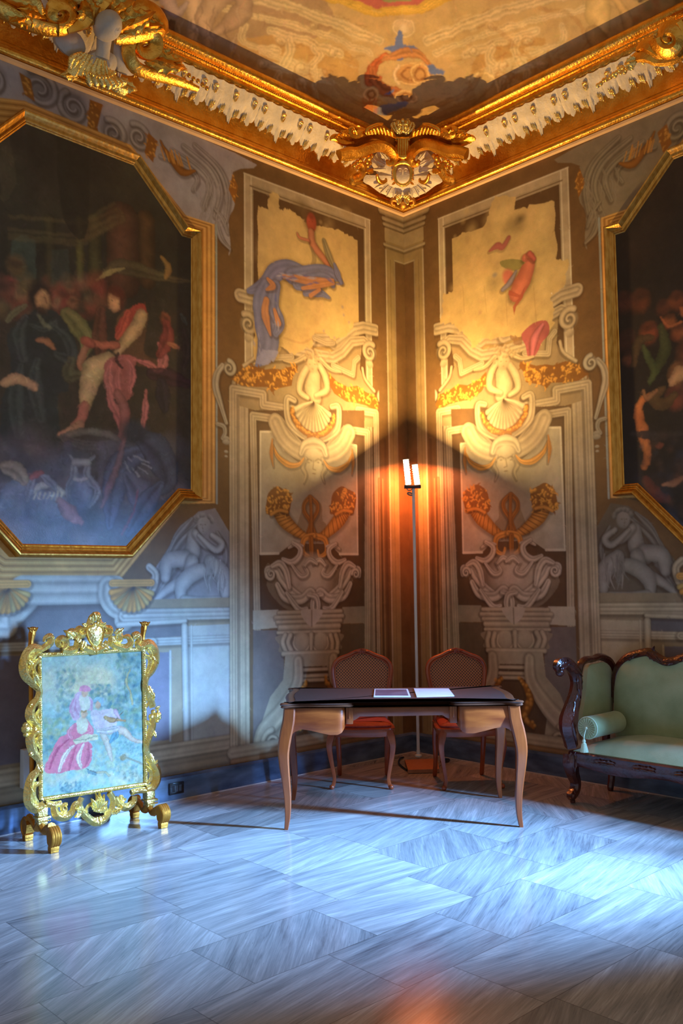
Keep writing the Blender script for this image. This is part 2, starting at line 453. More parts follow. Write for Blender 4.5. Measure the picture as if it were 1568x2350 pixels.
    def mottle(c, amp=.12, cell=.12, octs=4, tint=.03):
        for ch in range(4):
            f = np.zeros((c.nv, c.nu), np.float32); A = 1; tot = 0
            for o in range(octs):
                s = max(2, int(cell/c.res/(2**o)))
                g = rng.random((c.nv//s+3, c.nu//s+3)).astype(np.float32)
                yy = np.arange(c.nv)/s; xx = np.arange(c.nu)/s
                y0 = yy.astype(int); x0 = xx.astype(int); fy = (yy-y0)[:, None]; fx = (xx-x0)[None]
                fy = fy*fy*(3-2*fy); fx = fx*fx*(3-2*fx)
                f += A*((g[y0][:, x0]*(1-fx)+g[y0][:, x0+1]*fx)*(1-fy)+(g[y0+1][:, x0]*(1-fx)+g[y0+1][:, x0+1]*fx)*fy)
                tot += A; A *= .6
            f = f/tot*2-1
            if ch == 3: c.a *= (1+amp*1.6*f)[..., None]
            else: c.a[..., ch] *= 1+tint*1.6*f
        c.a = c.a.clip(.004, .95)
    def field(c, cell):
        s = max(2, int(cell/c.res)); g = rng.random((c.nv//s+3, c.nu//s+3)).astype(np.float32)*2-1
        yy = np.arange(c.nv)/s; xx = np.arange(c.nu)/s; y0 = yy.astype(int); x0 = xx.astype(int); fy = (yy-y0)[:, None]; fx = (xx-x0)[None]
        fy = fy*fy*(3-2*fy); fx = fx*fx*(3-2*fx)
        return (g[y0][:, x0]*(1-fx)+g[y0][:, x0+1]*fx)*(1-fy)+(g[y0+1][:, x0]*(1-fx)+g[y0+1][:, x0+1]*fx)*fy
    def warp(c, amp, cell):
        """let the brushwork wander"""
        for k, (a, ce) in enumerate(((amp, cell), (amp*.45, cell*.3))):
            J, I = np.mgrid[0:c.nv, 0:c.nu]
            I = (I+c.field(ce)*a/c.res).clip(0, c.nu-1).astype(int); J = (J+c.field(ce)*a/c.res).clip(0, c.nv-1).astype(int)
            c.a = c.a[J, I]
    def daub(c, n, r, jit=.35, ang=None, a=.55):
        """short brush strokes in the colours already there"""
        tf = c.tf; c.tf = lambda q: np.asarray(q, float)
        for _ in range(n):
            i, j = rng.integers(2, c.nu-2), rng.integers(2, c.nv-2); k = c.a[j, i]*(1+jit*rng.normal())+.004*rng.random()
            k = np.clip(k*(1+.08*rng.normal(size=3)), .001, 1); srgb = np.where(k <= .0031308, k*12.92, 1.055*k**(1/2.4)-.055)*255
            p = np.array([c.u0+i*c.res, c.v0+j*c.res]); t = rng.random()*PI if ang is None else ang+.5*rng.normal(); L = r*(1+1.5*rng.random()); d = np.array([math.cos(t), math.sin(t)])*L
            c.stroke([p-d, p+np.array([-d[1], d[0]])*.3*rng.normal(), p+d], [r*.2, r*.8, r*.1], srgb, None, a, 3, soft=.6)
        c.tf = tf
    def sample(c, U, V):
        x = ((U-c.u0)/c.res).clip(0, c.nu-1.001); y = ((V-c.v0)/c.res).clip(0, c.nv-1.001)
        i = x.astype(int); j = y.astype(int); fx = (x-i)[:, None]; fy = (y-j)[:, None]
        A = c.a
        return (A[j, i]*(1-fx)+A[j, i+1]*fx)*(1-fy)+(A[j+1, i]*(1-fx)+A[j+1, i+1]*fx)*fy
    def soften(c, k=1):
        for _ in range(k):
            a = c.a; b = a.copy(); b[1:-1] = (a[:-2]+2*a[1:-1]+a[2:])/4; a = b.copy(); a[:, 1:-1] = (b[:, :-2]+2*b[:, 1:-1]+b[:, 2:])/4; c.a = a
# profiles across painted mouldings / limbs (pigment only)
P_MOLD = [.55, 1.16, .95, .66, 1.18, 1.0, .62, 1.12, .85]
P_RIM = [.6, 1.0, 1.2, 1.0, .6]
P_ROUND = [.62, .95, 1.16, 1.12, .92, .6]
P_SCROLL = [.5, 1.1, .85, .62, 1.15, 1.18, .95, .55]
STONE = (176, 158, 126); STONE_D = (146, 128, 98); BROWN = (112, 84, 50); BROWN_D = (92, 68, 42); PLASTER = (196, 168, 112)
GREY = (150, 146, 146); GREYD = (112, 108, 110); OCH = (196, 140, 62); OCHD = (142, 92, 36); LILAC = (160, 154, 156)

def leafy(c, P, col, dark, n, r, sm=0):
    """clustered fruit and leaves inside an outline"""
    Q = c.tf(P)
    if sm: Q = np.array(smooth_pts(Q, sm, True))
    tf = c.tf; c.tf = lambda q: np.asarray(q, float)
    c.poly(Q, dark)
    lo, hi = Q.min(0), Q.max(0); k = 0
    while k < n:
        p = lo+rng.random(2)*(hi-lo)
        if not c.inside(Q, np.array([[p[0]]]), np.array([[p[1]]]))[0, 0]: continue
        k += 1
        if rng.random() < .45: c.blob(p, r*(.5+.5*rng.random()), col, .9, .5, light=(-.4, .6, 1.0))
        else:
            an = rng.random()*6.28; L = r*(1.3+rng.random()); d = np.array([math.cos(an), math.sin(an)])*L
            b = p+d*.5+np.array([-d[1], d[0]])*.25
            c.stroke([p, b, p+d], [r*.5, r*.7, r*.1], col if rng.random() < .7 else dark, P_ROUND, .9, 3)
    c.tf = tf
def swag(c, pts, w, col, dark, n=26):
    c.stroke(pts, w, dark, P_ROUND, 1, 6)
    Q = np.array(smooth_pts(c.tf(pts), 8)); tf = c.tf; c.tf = lambda q: np.asarray(q, float)
    W_ = max(w) if hasattr(w, '__len__') else w
    for i in np.linspace(0, len(Q)-1, n).astype(int):
        c.blob(Q[i]+rng.normal(0, W_*.15, 2), W_*(.2+.14*rng.random()), col, .85, .6, light=(-.4, .6, .9))
    c.tf = tf
def volute(c, ctr, r, turns, a0, w, col, sgn=1):
    """painted scroll eye; ctr in the sheet's own metres"""
    ctr = np.asarray(ctr, float); T = np.linspace(0, 1, 40)
    an = math.radians(a0)+sgn*T*turns*2*PI; rr = r*(1-.82*T)
    P = np.c_[ctr[0]+rr*np.cos(an), ctr[1]+rr*np.sin(an)]
    tf = c.tf; c.tf = lambda q: np.asarray(q, float)
    c.blob(ctr, r*1.05, tuple(int(x*.8) for x in col), .8, .3)
    c.stroke(P, [w, w*.8, w*.5, w*.35], col, P_ROUND if sgn > 0 else P_ROUND[::-1], 1)
    c.tf = tf

SC_R = 0.957           # the right wall's painting is a hair narrower than its mirror image
def crop(ox, oy, k, fn): return lambda P: np.array([fn(ox+p[0]/k, oy+p[1]/k) for p in P])
C4 = crop(480, 380, 3.2667, PL); C6 = crop(480, 960, 3.2667, PL); C7 = crop(850, 480, 4.52, PL); C3 = crop(0, 500, 2.611, PL)
C1 = crop(0, 0, 1.96, PL); C5 = crop(0, 1280, 2.8, PL); CPX = crop(0, 0, 1, PL)
R5 = crop(940, 380, 3.2667, PR); R7 = crop(940, 960, 3.2667, PR); R8 = crop(1300, 200, 1.9583, PR); RPX = crop(0, 0, 1, PR)
IDT = lambda P: np.asarray(P, float)
SC = 1.136
def both(c, P, fn):
    """do fn with the traced points and with their mirror image about the bay's axis"""
    Q = np.asarray(P, float); fn(Q, 1); Q2 = Q.copy(); Q2[:, 0] = 2*SC-Q2[:, 0]; fn(Q2, -1)

def paint_wall(c, right):
    c.halo = .5
    k = SC_R if right else 1.0
    def T(fn): return lambda P: fn(P)*np.array([k, 1.0])
    M_ = T(IDT)
    def rect(s0, s1, z0, z1, col, **kw):
        c.tf = M_; c.poly([(s0, z0), (s1, z0), (s1, z1), (s0, z1)], col, **kw)
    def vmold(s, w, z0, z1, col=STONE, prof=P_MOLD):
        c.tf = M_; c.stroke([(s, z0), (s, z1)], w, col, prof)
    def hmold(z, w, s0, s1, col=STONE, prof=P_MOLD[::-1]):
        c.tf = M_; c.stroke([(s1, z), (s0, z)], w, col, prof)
    # ---------- field
    rect(0, 5, 0, 5, BROWN)
    # ---------- zone under and around the big frame (s > 1.95)
    rect(1.96, 5, 0, 1.42, STONE_D)
    # grisaille cartouche above the frame
    c.tf = T(IDT)
    c.poly([(1.99, 4.02), (1.99, 4.30), (1.93, 4.45), (1.95, 4.70), (1.92, 4.86), (5, 4.86), (5, 4.2), (2.3, 4.2)], LILAC if not right else (136, 122, 98), sm=4)
    gcol = (148, 142, 140) if not right else (140, 128, 104)
    for P, w in [([(2.02, 4.30), (2.0, 4.5), (2.08, 4.68), (2.3, 4.80)], .07), ([(2.12, 4.30), (2.07, 4.5), (2.16, 4.66), (2.4, 4.76)], .07),
                 ([(2.22, 4.34), (2.17, 4.52), (2.26, 4.62), (2.5, 4.70)], .06), ([(2.32, 4.45), (2.28, 4.55), (2.4, 4.62), (2.6, 4.62)], .05),
                 ([(1.98, 4.08), (2.06, 4.14), (2.1, 4.25)], .05), ([(2.0, 4.2), (2.05, 4.3), (2.12, 4.36)], .04)]:
        c.stroke(P, [w*.5, w, w*.6], gcol, P_SCROLL, .95, 6)
    for q in range(22):
        x0 = 2.0+.28*rng.random(); z0 = 4.12+.35*rng.random()
        c.stroke([(x0, z0), (x0+.02, z0+.07), (x0-.01, z0+.15)], [.004, .018, .004], gcol, P_ROUND, .9, 4)
    for (s_, z_, r_) in [(2.78, 4.70, .10), (2.98, 4.66, .10), (3.28, 4.74, .11), (3.52, 4.78, .13), (3.85, 4.74, .12)]:
        c.blob((s_, z_), r_*1.15, gcol, .9, .3); volute(c, np.array((s_*k, z_)), r_, 1.6, 60, .045, gcol, 1 if int(s_*10) % 2 else -1)
    leafc = OCH
    c.stroke([(2.30, 4.60), (2.42, 4.56), (2.56, 4.68), (2.60, 4.74)], [.02, .07, .05, .01], OCHD, P_ROUND, 1, 6)
    for q in range(14):
        x0 = 2.32+.25*rng.random(); c.stroke([(x0, 4.60), (x0+.03, 4.66+.05*rng.random())], .01, OCH, P_ROUND, .9)
    leafy(c, [(1.93, 4.45), (1.90, 4.60), (1.95, 4.68), (1.99, 4.55)], OCH, OCHD, 14, .016)
    leafy(c, [(2.66, 4.55), (2.62, 4.72), (2.70, 4.76), (2.73, 4.6)], OCH, OCHD, 14, .018)
    leafy(c, [(3.06, 4.5), (3.1, 4.66), (3.06, 4.84), (3.16, 4.84), (3.18, 4.6)], OCH, OCHD, 22, .018)
    leafy(c, [(3.55, 4.68), (3.58, 4.82), (3.66, 4.84), (3.62, 4.7)], OCH, OCHD, 14, .018)
    # ---------- seated boy in grisaille below the frame's corner
    skin = (160, 158, 152) if not right else (142, 134, 120)
    F_ = T(C3)
    c.tf = F_
    bgc = (136, 132, 130) if not right else (104, 92, 74)
    c.poly([(1290, 1740), (1385, 1900), (1385, 2330), (830, 2330), (930, 2100), (1100, 1840), (1190, 1760)], bgc)
    drap = tuple(int(v*.86) for v in skin)
    for P, w in [([(1180, 1830), (1050, 1960), (960, 2120), (850, 2310)], .07), ([(1150, 1800), (1060, 1900), (1010, 2010)], .05),
                 ([(1100, 2000), (1000, 2160), (900, 2320)], .06), ([(1300, 1880), (1350, 2000), (1340, 2150)], .05)]:
        c.stroke(P, [w*.4, w, w*.7, w*.3], drap, P_SCROLL, .9, 6)
    for P, w in [([(1160, 1900), (1150, 2010), (1100, 2060)], [.10, .13, .12]),           # torso
                 ([(1110, 2040), (1010, 2060), (990, 2150)], [.12, .12, .08]),            # thigh
                 ([(1150, 2060), (1120, 2150), (1000, 2230), (900, 2320)], [.11, .09, .06, .04]),
                 ([(1170, 1890), (1230, 1960), (1320, 1990)], [.06, .05, .04]),
                 ([(1270, 1900), (1330, 1950), (1290, 1990), (1190, 1900)], [.04, .055, .045, .03])]:
        c.stroke(P, w, skin, [.55, .85, 1.1, 1.18, 1.0, .6], 1, 6)
    # crouching lion-like heap
    for P, w in [([(1080, 2300), (1090, 2200), (1160, 2130), (1260, 2100)], [.06, .12, .12, .08]), ([(1100, 2290), (1200, 2300), (1340, 2290)], [.07, .07, .06]),
                 ([(1260, 2060), (1330, 2130), (1350, 2250)], [.10, .14, .08])]:
        c.stroke(P, w, skin, P_ROUND, 1, 6)
    for q in range(26):
        x0 = 1215+130*rng.random(); y0 = 2030+120*rng.random()
        kk = .8+.3*rng.random()
        c.stroke([(x0, y0), (x0+12*rng.normal(), y0+50), (x0+20*rng.normal(), y0+110)], [.012, .016, .004], tuple(int(v*kk) for v in skin), P_ROUND, .8, 4)
    hp = (1222, 1840)
    c.blob(hp, (.062, .074), skin, 1, .25, light=(.2, .3, .5))
    for q in range(16):
        an = rng.random()*PI; c.blob((hp[0]+50*math.cos(an), hp[1]-45*math.sin(an)-15), .022, drap, .9, .5, light=(-.3, .5, 1))
    for dx in (-18, 8): c.blob((hp[0]+dx, hp[1]-2), (.012, .005), BROWN_D, .7, .6)
    c.blob((hp[0]-6, hp[1]+22), (.007, .010), BROWN_D, .5, .6); c.blob((hp[0]-4, hp[1]+38), (.012, .004), BROWN_D, .6, .6)
    c.stroke([(hp[0]-6, hp[1]-6), (hp[0]-10, hp[1]+18)], .006, BROWN_D, a=.4)
    # ---------- painted ochre bands around the real frame
    band = (196, 146, 74)
    oct_o = [(2.12, 4.235), (2.12, 2.07), (2.93, 1.52), (3.77, 1.52), (4.5, 2.0), (4.5, 4.3), (3.68, 4.66), (2.88, 4.60), (2.46, 4.32), (2.46, 4.235)]
    c.tf = M_
    c.poly([(2.12, 4.235), (2.12, 2.10), (2.42, 2.08), (2.92, 1.52), (3.74, 1.52), (4.5, 1.95), (4.5, 4.45), (3.62, 4.66), (2.84, 4.62), (2.38, 4.235)], band)
    for i, o in enumerate(np.linspace(.012, .15, 8)):
        cc = [(2.12+o, 4.235-o*.6), (2.12+o, 2.10+o*.4), (2.42+o*.5, 2.08+o), (2.92+o*.3, 1.52+o), (3.74-o*.3, 1.52+o), (4.5-o, 1.95+o)]
        c.stroke(cc, .007, (120, 80, 34) if i % 2 else (226, 184, 110), a=.8)
        c.stroke([(2.12+o, 4.235-o*.6), (2.38+o*.6, 4.235-o*.6), (2.84+o*.2, 4.62-o), (3.62-o*.2, 4.66-o), (4.5-o, 4.45-o)], .007, (120, 80, 34) if i % 2 else (226, 184, 110), a=.8)
    vmold(2.105, .016, 2.10, 4.235, (150, 158, 150), None)
    # ---------- curved dado mouldings under the frame
    c.tf = T(C5)
    light = (166, 162, 148) if not right else STONE
    rect(1.97, 5, 0.0, 1.40, STONE_D)
    c.tf = T(C5)
    c.poly([(250, 300), (640, 280), (800, 420), (1190, 400), (1190, 500), (1000, 520), (0, 580), (-800, 620), (-800, 480), (80, 480)], (104, 96, 92))
    arc = [(-400, 400), (20, 470), (30, 380), (150, 330), (200, 250), (240, 215), (680, 215), (760, 310), (870, 330), (860, 430)]
    c.stroke([(-300, 420), (40, 440), (40, 370), (110, 340), (180, 270), (205, 205)], .15, light, P_MOLD)
    c.stroke([(150, 210), (740, 205)], .19, light, P_MOLD, 1)
    c.stroke([(700, 190), (700, 250), (740, 310), (820, 350), (800, 400)], .15, light, P_MOLD[::-1], 1, 5)
    c.stroke([(960, 60), (1000, 110), (975, 210), (890, 270), (820, 275)], .055, light, P_SCROLL, 1, 6)
    c.stroke([(800, 370), (1490, 355)], .085, light, P_MOLD[::-1], 1)
    c.stroke([(760, 430), (1190, 405)], .035, light, P_RIM, 1)
    # shells
    for (x, y, r) in [(850, 180, .19), (40, 190, .17)]:
        c.tf = T(C5); ctr = c.tf([(x, y)])[0]; c.tf = IDT
        for an in np.linspace(200, 345, 12):
            d = np.array([math.cos(math.radians(an)), math.sin(math.radians(an))])*r
            c.stroke([ctr, ctr+d*.5, ctr+d*.86], [.012, .03, .042], OCH if int(an) % 2 else (180, 150, 84), P_ROUND, 1)
        c.stroke([ctr+np.array([-r*.8, .02]), ctr+np.array([r*.8, .02])], .05, (196, 146, 74), P_MOLD)
    # dado panels
    def cc5(P): return T(C5)(P)
    c.tf = T(C5)
    c.poly([(1195, 440), (1490, 425), (1480, 1190), (1195, 1235)], light)
    c.poly([(980, 610), (1094, 605), (1094, 1170), (980, 1180), (-400, 1400), (-400, 640)], (112, 104, 110))
    c.stroke([(1220, 545), (1480, 525), (1480, 1185)], .018, (120, 112, 100), None, .6)
    c.stroke([(985, 540), (1480, 520)], .055, light, P_MOLD[::-1])
    c.stroke([(-400, 590), (985, 540)], .055, light, P_MOLD[::-1])
    c.stroke([(1095, 600), (1095, 1175)], .02, light, P_RIM)
    c.stroke([(1185, 440), (1200, 1240)], .05, light, P_RIM)
    c.stroke([(1230, 440), (1235, 1220)], .02, light, P_RIM)
    hmold(.335, .11, 1.95, 5, STONE, [.6, 1.1, .8, 1.05, .95, .6, 1.1, .8])
    hmold(.235, .09, 1.95, 5, STONE_D, [.7, 1.0, 1.1, .75, 1.0, .6])
    # ---------- bay between frame and corner: light architrave uprights
    vmold(1.885, .16, .17, 3.02, STONE, [.55, 1.1, 1.0, .7, 1.08, .95, 1.1, .66, 1.12, .6, 1.0, .8, .6])
    vmold(.52, .14, .17, 2.95, STONE, [.6, 1.05, .65, 1.1, .6, .95, .6, 1.1, .7])
    rect(.59, 1.80, .17, 2.95, BROWN)
    # panel frame above (eared rectangular moulding) + recess
    rect(.44, 1.84, 3.2, 4.73, STONE); rect(.49, 1.78, 3.2, 4.66, (164, 148, 118)); rect(.52, 1.75, 3.2, 4.62, BROWN_D); rect(.60, 1.66, 3.2, 4.50, PLASTER)
    for s_ in (.445, 1.835, .50, 1.77): vmold(s_, .012, 3.2, 4.72, (206, 192, 160), None)
    hmold(4.725, .012, .44, 1.84, (206, 192, 160), None); hmold(4.64, .012, .5, 1.78, (120, 100, 72), None)
    # ---------- broken pediment with scrolled ends, shaped gable below it
    c.tf = M_
    gable = C4([(1130, 1520), (1160, 1600), (1240, 1700), (1270, 1960), (790, 1960), (790, 1380), (930, 1400), (1020, 1330), (1150, 1300)])
    both(c, gable, lambda Q, s: c.poly(Q, (150, 130, 96)))
    for q_ in ([(790, 1310), (900, 1310), (940, 1340), (1010, 1290), (1090, 1230), (1160, 1215), (1250, 1235)],):
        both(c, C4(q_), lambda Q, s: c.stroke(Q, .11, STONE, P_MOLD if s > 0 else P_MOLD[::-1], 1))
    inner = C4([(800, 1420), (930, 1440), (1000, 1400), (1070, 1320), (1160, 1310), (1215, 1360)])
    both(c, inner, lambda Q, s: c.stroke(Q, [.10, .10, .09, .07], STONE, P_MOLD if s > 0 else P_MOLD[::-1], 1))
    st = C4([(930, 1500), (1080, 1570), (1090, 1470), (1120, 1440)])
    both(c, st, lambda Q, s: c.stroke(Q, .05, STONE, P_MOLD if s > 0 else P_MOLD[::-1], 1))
    ctr = C4([(1205, 1400)])[0]
    for sgn in (1, -1):
        cc = ctr.copy(); cc[0] = cc[0] if sgn > 0 else 2*SC-cc[0]; cc[0] *= k
        volute(c, cc, .085, 1.5, 120 if sgn > 0 else 60, .055, STONE, -sgn)
        c.blob((cc[0]/k, cc[1]-.11), (.045, .04), STONE, 1, .3, light=(-.2, .5, .6))
    both(c, C4([(1150, 1520), (1170, 1600), (1240, 1690)]), lambda Q, s: c.stroke(Q, .03, STONE, P_RIM, 1, 5))
    # irregular loss of plaster over panel and pediment
    if not right:
        c.tf = C4
        c.poly([(365, 310), (440, 330), (450, 205), (520, 210), (530, 330), (600, 330), (700, 400), (760, 470), (850, 455), (1000, 490), (1085, 540), (1085, 1210), (1030, 1270), (940, 1310), (850, 1240), (830, 1200), (790, 1270),
                (770, 1360), (640, 1420), (540, 1350), (520, 1440), (340, 1500), (330, 1200), (370, 900)], PLASTER, rough=.008)
        for q in range(60):
            p = (380+680*rng.random(), 340+900*rng.random()); c.blob(p, .02+.07*rng.random(), (176, 150, 104) if rng.random() < .6 else (208, 180, 124), .35, 1)
        c.stroke([(560, 1290), (690, 1330), (760, 1300)], .02, (160, 130, 90), None, .4, 5); c.stroke([(790, 1290), (880, 1330), (930, 1330)], .05, STONE, P_MOLD, .9)
        # seated painted figure: head, arm, blue and rust drapery
        BL = (114, 116, 152); RU = (178, 124, 84)
        c.blob((700, 300), (.14, .08), (110, 92, 62), .8, 1); c.blob((760, 415), (.10, .13), (84, 56, 36), .95, .6)
        c.blob((768, 430), (.062, .092), (160, 76, 54), 1, .25, light=(.3, .2, .5)); c.blob((768, 380), (.05, .04), (120, 56, 40), .8, .6)
        for dx in (-14, 10): c.blob((765+dx, 420), (.008, .004), (80, 44, 34), .8, .6)
        c.stroke([(765, 500), (780, 590), (860, 700), (900, 760)], [.07, .08, .07, .05], (176, 116, 88), P_ROUND, 1, 6)
        c.stroke([(860, 560), (900, 680), (940, 770)], [.04, .07, .05], (134, 124, 96), P_SCROLL, .9, 5)
        c.stroke([(745, 560), (680, 540), (660, 505)], [.03, .03, .02], (176, 110, 86), P_ROUND, .9, 5)
        c.stroke([(770, 620), (790, 700), (770, 760)], [.03, .05, .04], (122, 104, 78), None, .6, 5)
        for P, w, cl in [([(300, 940), (420, 900), (500, 800), (600, 770), (700, 800)], [.05, .14, .16, .15, .12], BL),
                         ([(620, 830), (740, 810), (860, 800), (960, 840), (1000, 880)], [.14, .14, .14, .13, .03], BL),
                         ([(660, 890), (760, 880), (880, 850), (930, 900)], [.10, .16, .14, .05], BL),
                         ([(430, 900), (400, 1020), (430, 1200), (440, 1350), (360, 1500)], [.12, .2, .24, .20, .04], BL),
                         ([(500, 900), (480, 1050), (530, 1180), (500, 1260)], [.10, .12, .12, .06], BL),
                         ([(940, 740), (960, 800), (990, 880)], [.03, .07, .03], BL), ([(720, 960), (820, 950), (900, 990)], [.05, .09, .03], BL)]:
            c.stroke(P, w, cl, [.7, 1.1, .85, 1.15, .8, 1.05, .7], 1, 6)
        for P, w in [([(560, 830), (680, 850), (800, 870), (930, 860)], [.04, .07, .08, .03]), ([(440, 850), (480, 900), (430, 930)], [.03, .06, .02]), ([(430, 1010), (420, 1110), (460, 1270)], [.06, .08, .02]),
                     ([(490, 1080), (520, 1180)], [.03, .06]), ([(700, 920), (820, 900), (930, 880)], [.03, .05, .04]), ([(830, 930), (760, 975)], [.03, .04])]:
            c.stroke(P, w, RU, [.8, 1.1, .9, 1.15, .8], .85, 6)
        for q in range(36):
            i = rng.integers(0, 4); A = [((330, 1000), (400, 1400)), ((480, 800), (700, 870)), ((700, 820), (960, 900)), ((480, 950), (520, 1250))][i]
            x = A[0][0]+rng.random()*(A[1][0]-A[0][0]); y = A[0][1]+rng.random()*(A[1][1]-A[0][1]); vx = (.2, 1) if i in (0, 3) else (1, .15)
            c.stroke([(x, y), (x+50*vx[0], y+50*vx[1]+10*rng.normal())], [.004, .02, .004], (84, 92, 156) if rng.random() < .5 else (150, 150, 176), None, .6)
        c.poly([(340, 1480), (400, 1380), (520, 1390), (500, 1450), (420, 1500)], (140, 142, 178), .8, rough=.004)
        for (x, y) in [(860, 1240), (1000, 1060), (1010, 1120), (1050, 1175), (940, 1290)]: c.blob((x, y), .02, (130, 124, 140), .6, .9)
    else:
        c.tf = R5
        c.poly([(370, 520), (440, 500), (560, 460), (620, 280), (640, 230), (800, 230), (790, 330), (900, 300), (1090, 260), (1110, 700), (1200, 720), (1150, 920), (1060, 980), (1090, 1180), (980, 1350), (830, 1290), (760, 1280), (560, 1300),
                (480, 1360), (430, 1290), (330, 1190), (230, 1180), (260, 960), (370, 930), (400, 800), (330, 640)], PLASTER, rough=.008)
        for q in range(70):
            p = (280+850*rng.random(), 300+980*rng.random()); c.blob(p, .02+.07*rng.random(), (172, 146, 98) if rng.random() < .6 else (206, 178, 120), .35, 1)
        for x, w, h in [(560, 18, 200), (720, 14, 300), (930, 20, 260), (400, 12, 200)]:
            c.stroke([(x, 900), (x+w, 900+h)], .006, (150, 122, 78), None, .5)
        PK = (178, 104, 88); MG = (160, 74, 84)
        c.blob((800, 440), (.13, .11), (120, 104, 68), .75, 1); c.blob((830, 400), (.07, .05), (84, 68, 44), .7, .9)
        c.stroke([(600, 640), (660, 600), (700, 610), (745, 540)], [.02, .06, .05, .04], MG, [.8, 1.1, .9], .75, 6)
        c.poly([(680, 720), (760, 700), (840, 710), (860, 740), (790, 790), (700, 760)], (134, 128, 74), .9, sm=4)
        c.stroke([(870, 690), (905, 700), (860, 840), (800, 960)], [.07, .13, .16, .14], (190, 112, 88), [.7, 1.05, 1.15, .9, .7], 1, 6)
        c.stroke([(900, 660), (935, 700)], [.05, .04], (176, 92, 80), P_ROUND, 1)
        c.blob((745, 840), (.07, .10), (186, 104, 88), .95, .4, rot=.5, light=(-.3, .4, .5)); c.stroke([(800, 790), (750, 880), (700, 930)], [.02, .05, .04], (130, 122, 132), P_ROUND, .95, 5)
        c.poly([(745, 930), (830, 970), (870, 900), (850, 990), (800, 1060), (785, 1120), (775, 1060), (820, 990), (740, 970)], (164, 86, 66), .9)
        for q in range(5): c.stroke([(870+12*q, 695), (878+12*q, 720)], .006, (130, 66, 56), None, .6)
        c.poly([(850, 1250), (930, 1180), (1020, 1160), (1050, 1210), (1040, 1270), (990, 1330), (970, 1380), (930, 1440), (890, 1440), (870, 1350), (840, 1290)], MG, .9, sm=3)
        c.stroke([(1000, 1190), (940, 1290), (920, 1420)], [.03, .07, .03], (188, 108, 116), P_ROUND, .8, 5)
        c.blob((630, 880), (.09, .10), (140, 122, 86), .7, 1); c.blob((640, 820), (.04, .03), (122, 122, 122), .7, .8)
        c.blob((530, 1100), .03, (160, 118, 100), .6, 1)
        c.poly([(1060, 960), (1068, 950), (1072, 965)], (226, 214, 186))
        c.poly([(750, 1280), (840, 1280), (850, 1350), (780, 1340)], (128, 88, 58), .7, rough=.006)
    # ---------- putto bust, shell and c-scrolls at the middle
    c.tf = T(C4)
    sk = (188, 168, 130)
    both(c, C4([(720, 1430), (640, 1470), (560, 1460)]), lambda Q, s: (setattr(c, 'tf', M_), c.stroke(Q, [.05, .035, .02], sk, P_SCROLL, .9, 5)))
    c.tf = T(C4)
    c.stroke([(780, 1580), (775, 1680), (800, 1740)], [.15, .17, .12], sk, [.6, .95, 1.12, 1.0, .7], 1, 6)
    c.stroke([(730, 1520), (690, 1600), (680, 1690), (740, 1740)], [.06, .07, .06, .04], sk, P_ROUND, 1, 6)
    c.stroke([(830, 1500), (870, 1580), (880, 1680), (800, 1720)], [.06, .07, .06, .04], sk, P_ROUND, 1, 6)
    c.blob((775, 1490), (.07, .08), sk, 1, .3, light=(-.2, .4, .5))
    for q in range(26): c.blob((775+60*rng.normal()*.8, 1420+22*rng.normal()), .02, (170, 148, 110), .8, .6, light=(-.3, .5, .9))
    for dx in (-20, 18): c.blob((775+dx, 1490), (.012, .006), BROWN, .7, .6)
    c.blob((776, 1525), (.015, .005), BROWN, .6, .6)
    ctr = C4([(775, 1770)])[0]
    for an in np.linspace(200, 340, 13):
        d = np.array([math.cos(math.radians(an)), math.sin(math.radians(an))]); c.tf = M_
        c.stroke([ctr, ctr+d*.11, ctr+d*np.array([.20, .25])], [.012, .03, .05], (186, 170, 136), P_ROUND, 1)
    ring = C4([(640, 1760), (590, 1740), (580, 1800), (600, 1920), (680, 2010), (770, 2070)])
    both(c, ring, lambda Q, s: (setattr(c, 'tf', M_), c.stroke(Q, [.05, .06, .07, .06, .03], STONE, P_SCROLL if s > 0 else P_SCROLL[::-1], 1, 6)))
    big = C4([(470, 1900), (520, 2010), (620, 2120), (740, 2180)])
    both(c, big, lambda Q, s: (setattr(c, 'tf', M_), c.stroke(Q, .11, STONE, P_MOLD, 1, 6)))
    c.tf = T(C4)
    sw = C4([(620, 1830), (640, 1900), (700, 1980), (775, 2020)])
    both(c, sw, lambda Q, s: (setattr(c, 'tf', M_), swag(c, Q, [.04, .06, .05], OCH, OCHD, 22)))
    c.tf = T(C4); leafy(c, [(740, 2010), (810, 2010), (830, 2060), (775, 2110), (730, 2060)], OCH, OCHD, 12, .014)
    # garlands
    c.tf = T(C4)
    leafy(c, [(165, 1600), (240, 1530), (330, 1500), (420, 1530), (480, 1520), (540, 1530), (600, 1510), (655, 1495), (665, 1530), (630, 1580), (620, 1650), (520, 1670), (470, 1700), (440, 1660), (350, 1660), (240, 1650)], (206, 150, 66), (128, 84, 34), 110, .021)
    leafy(c, [(900, 1560), (960, 1620), (1040, 1660), (1110, 1650), (1180, 1700), (1240, 1720), (1275, 1800), (1250, 1840), (1180, 1800), (1110, 1780), (1030, 1770), (940, 1710), (905, 1650)], (214, 150, 66), (140, 88, 34), 90, .021)
    # top of the lower panel: eared architrave
    both(c, np.array([(1.93, 2.70), (1.93, 3.02), (1.50, 3.02), (1.50, 2.97)]), lambda Q, s: None)
    c.tf = M_
    for s0, s1 in ((1.955, 1.42), (.40, .80)):
        sg = 1 if s0 > s1 else -1
        c.stroke([(s0, .20), (s0, 2.985), ((s0*.45+s1*.55), 2.985), ((s0*.45+s1*.55), 2.90), (s1-sg*.08, 2.90)], .07, STONE, P_MOLD if sg < 0 else P_MOLD[::-1])
    # recessed panel: brown ground, raised light field
    c.tf = T(C6)
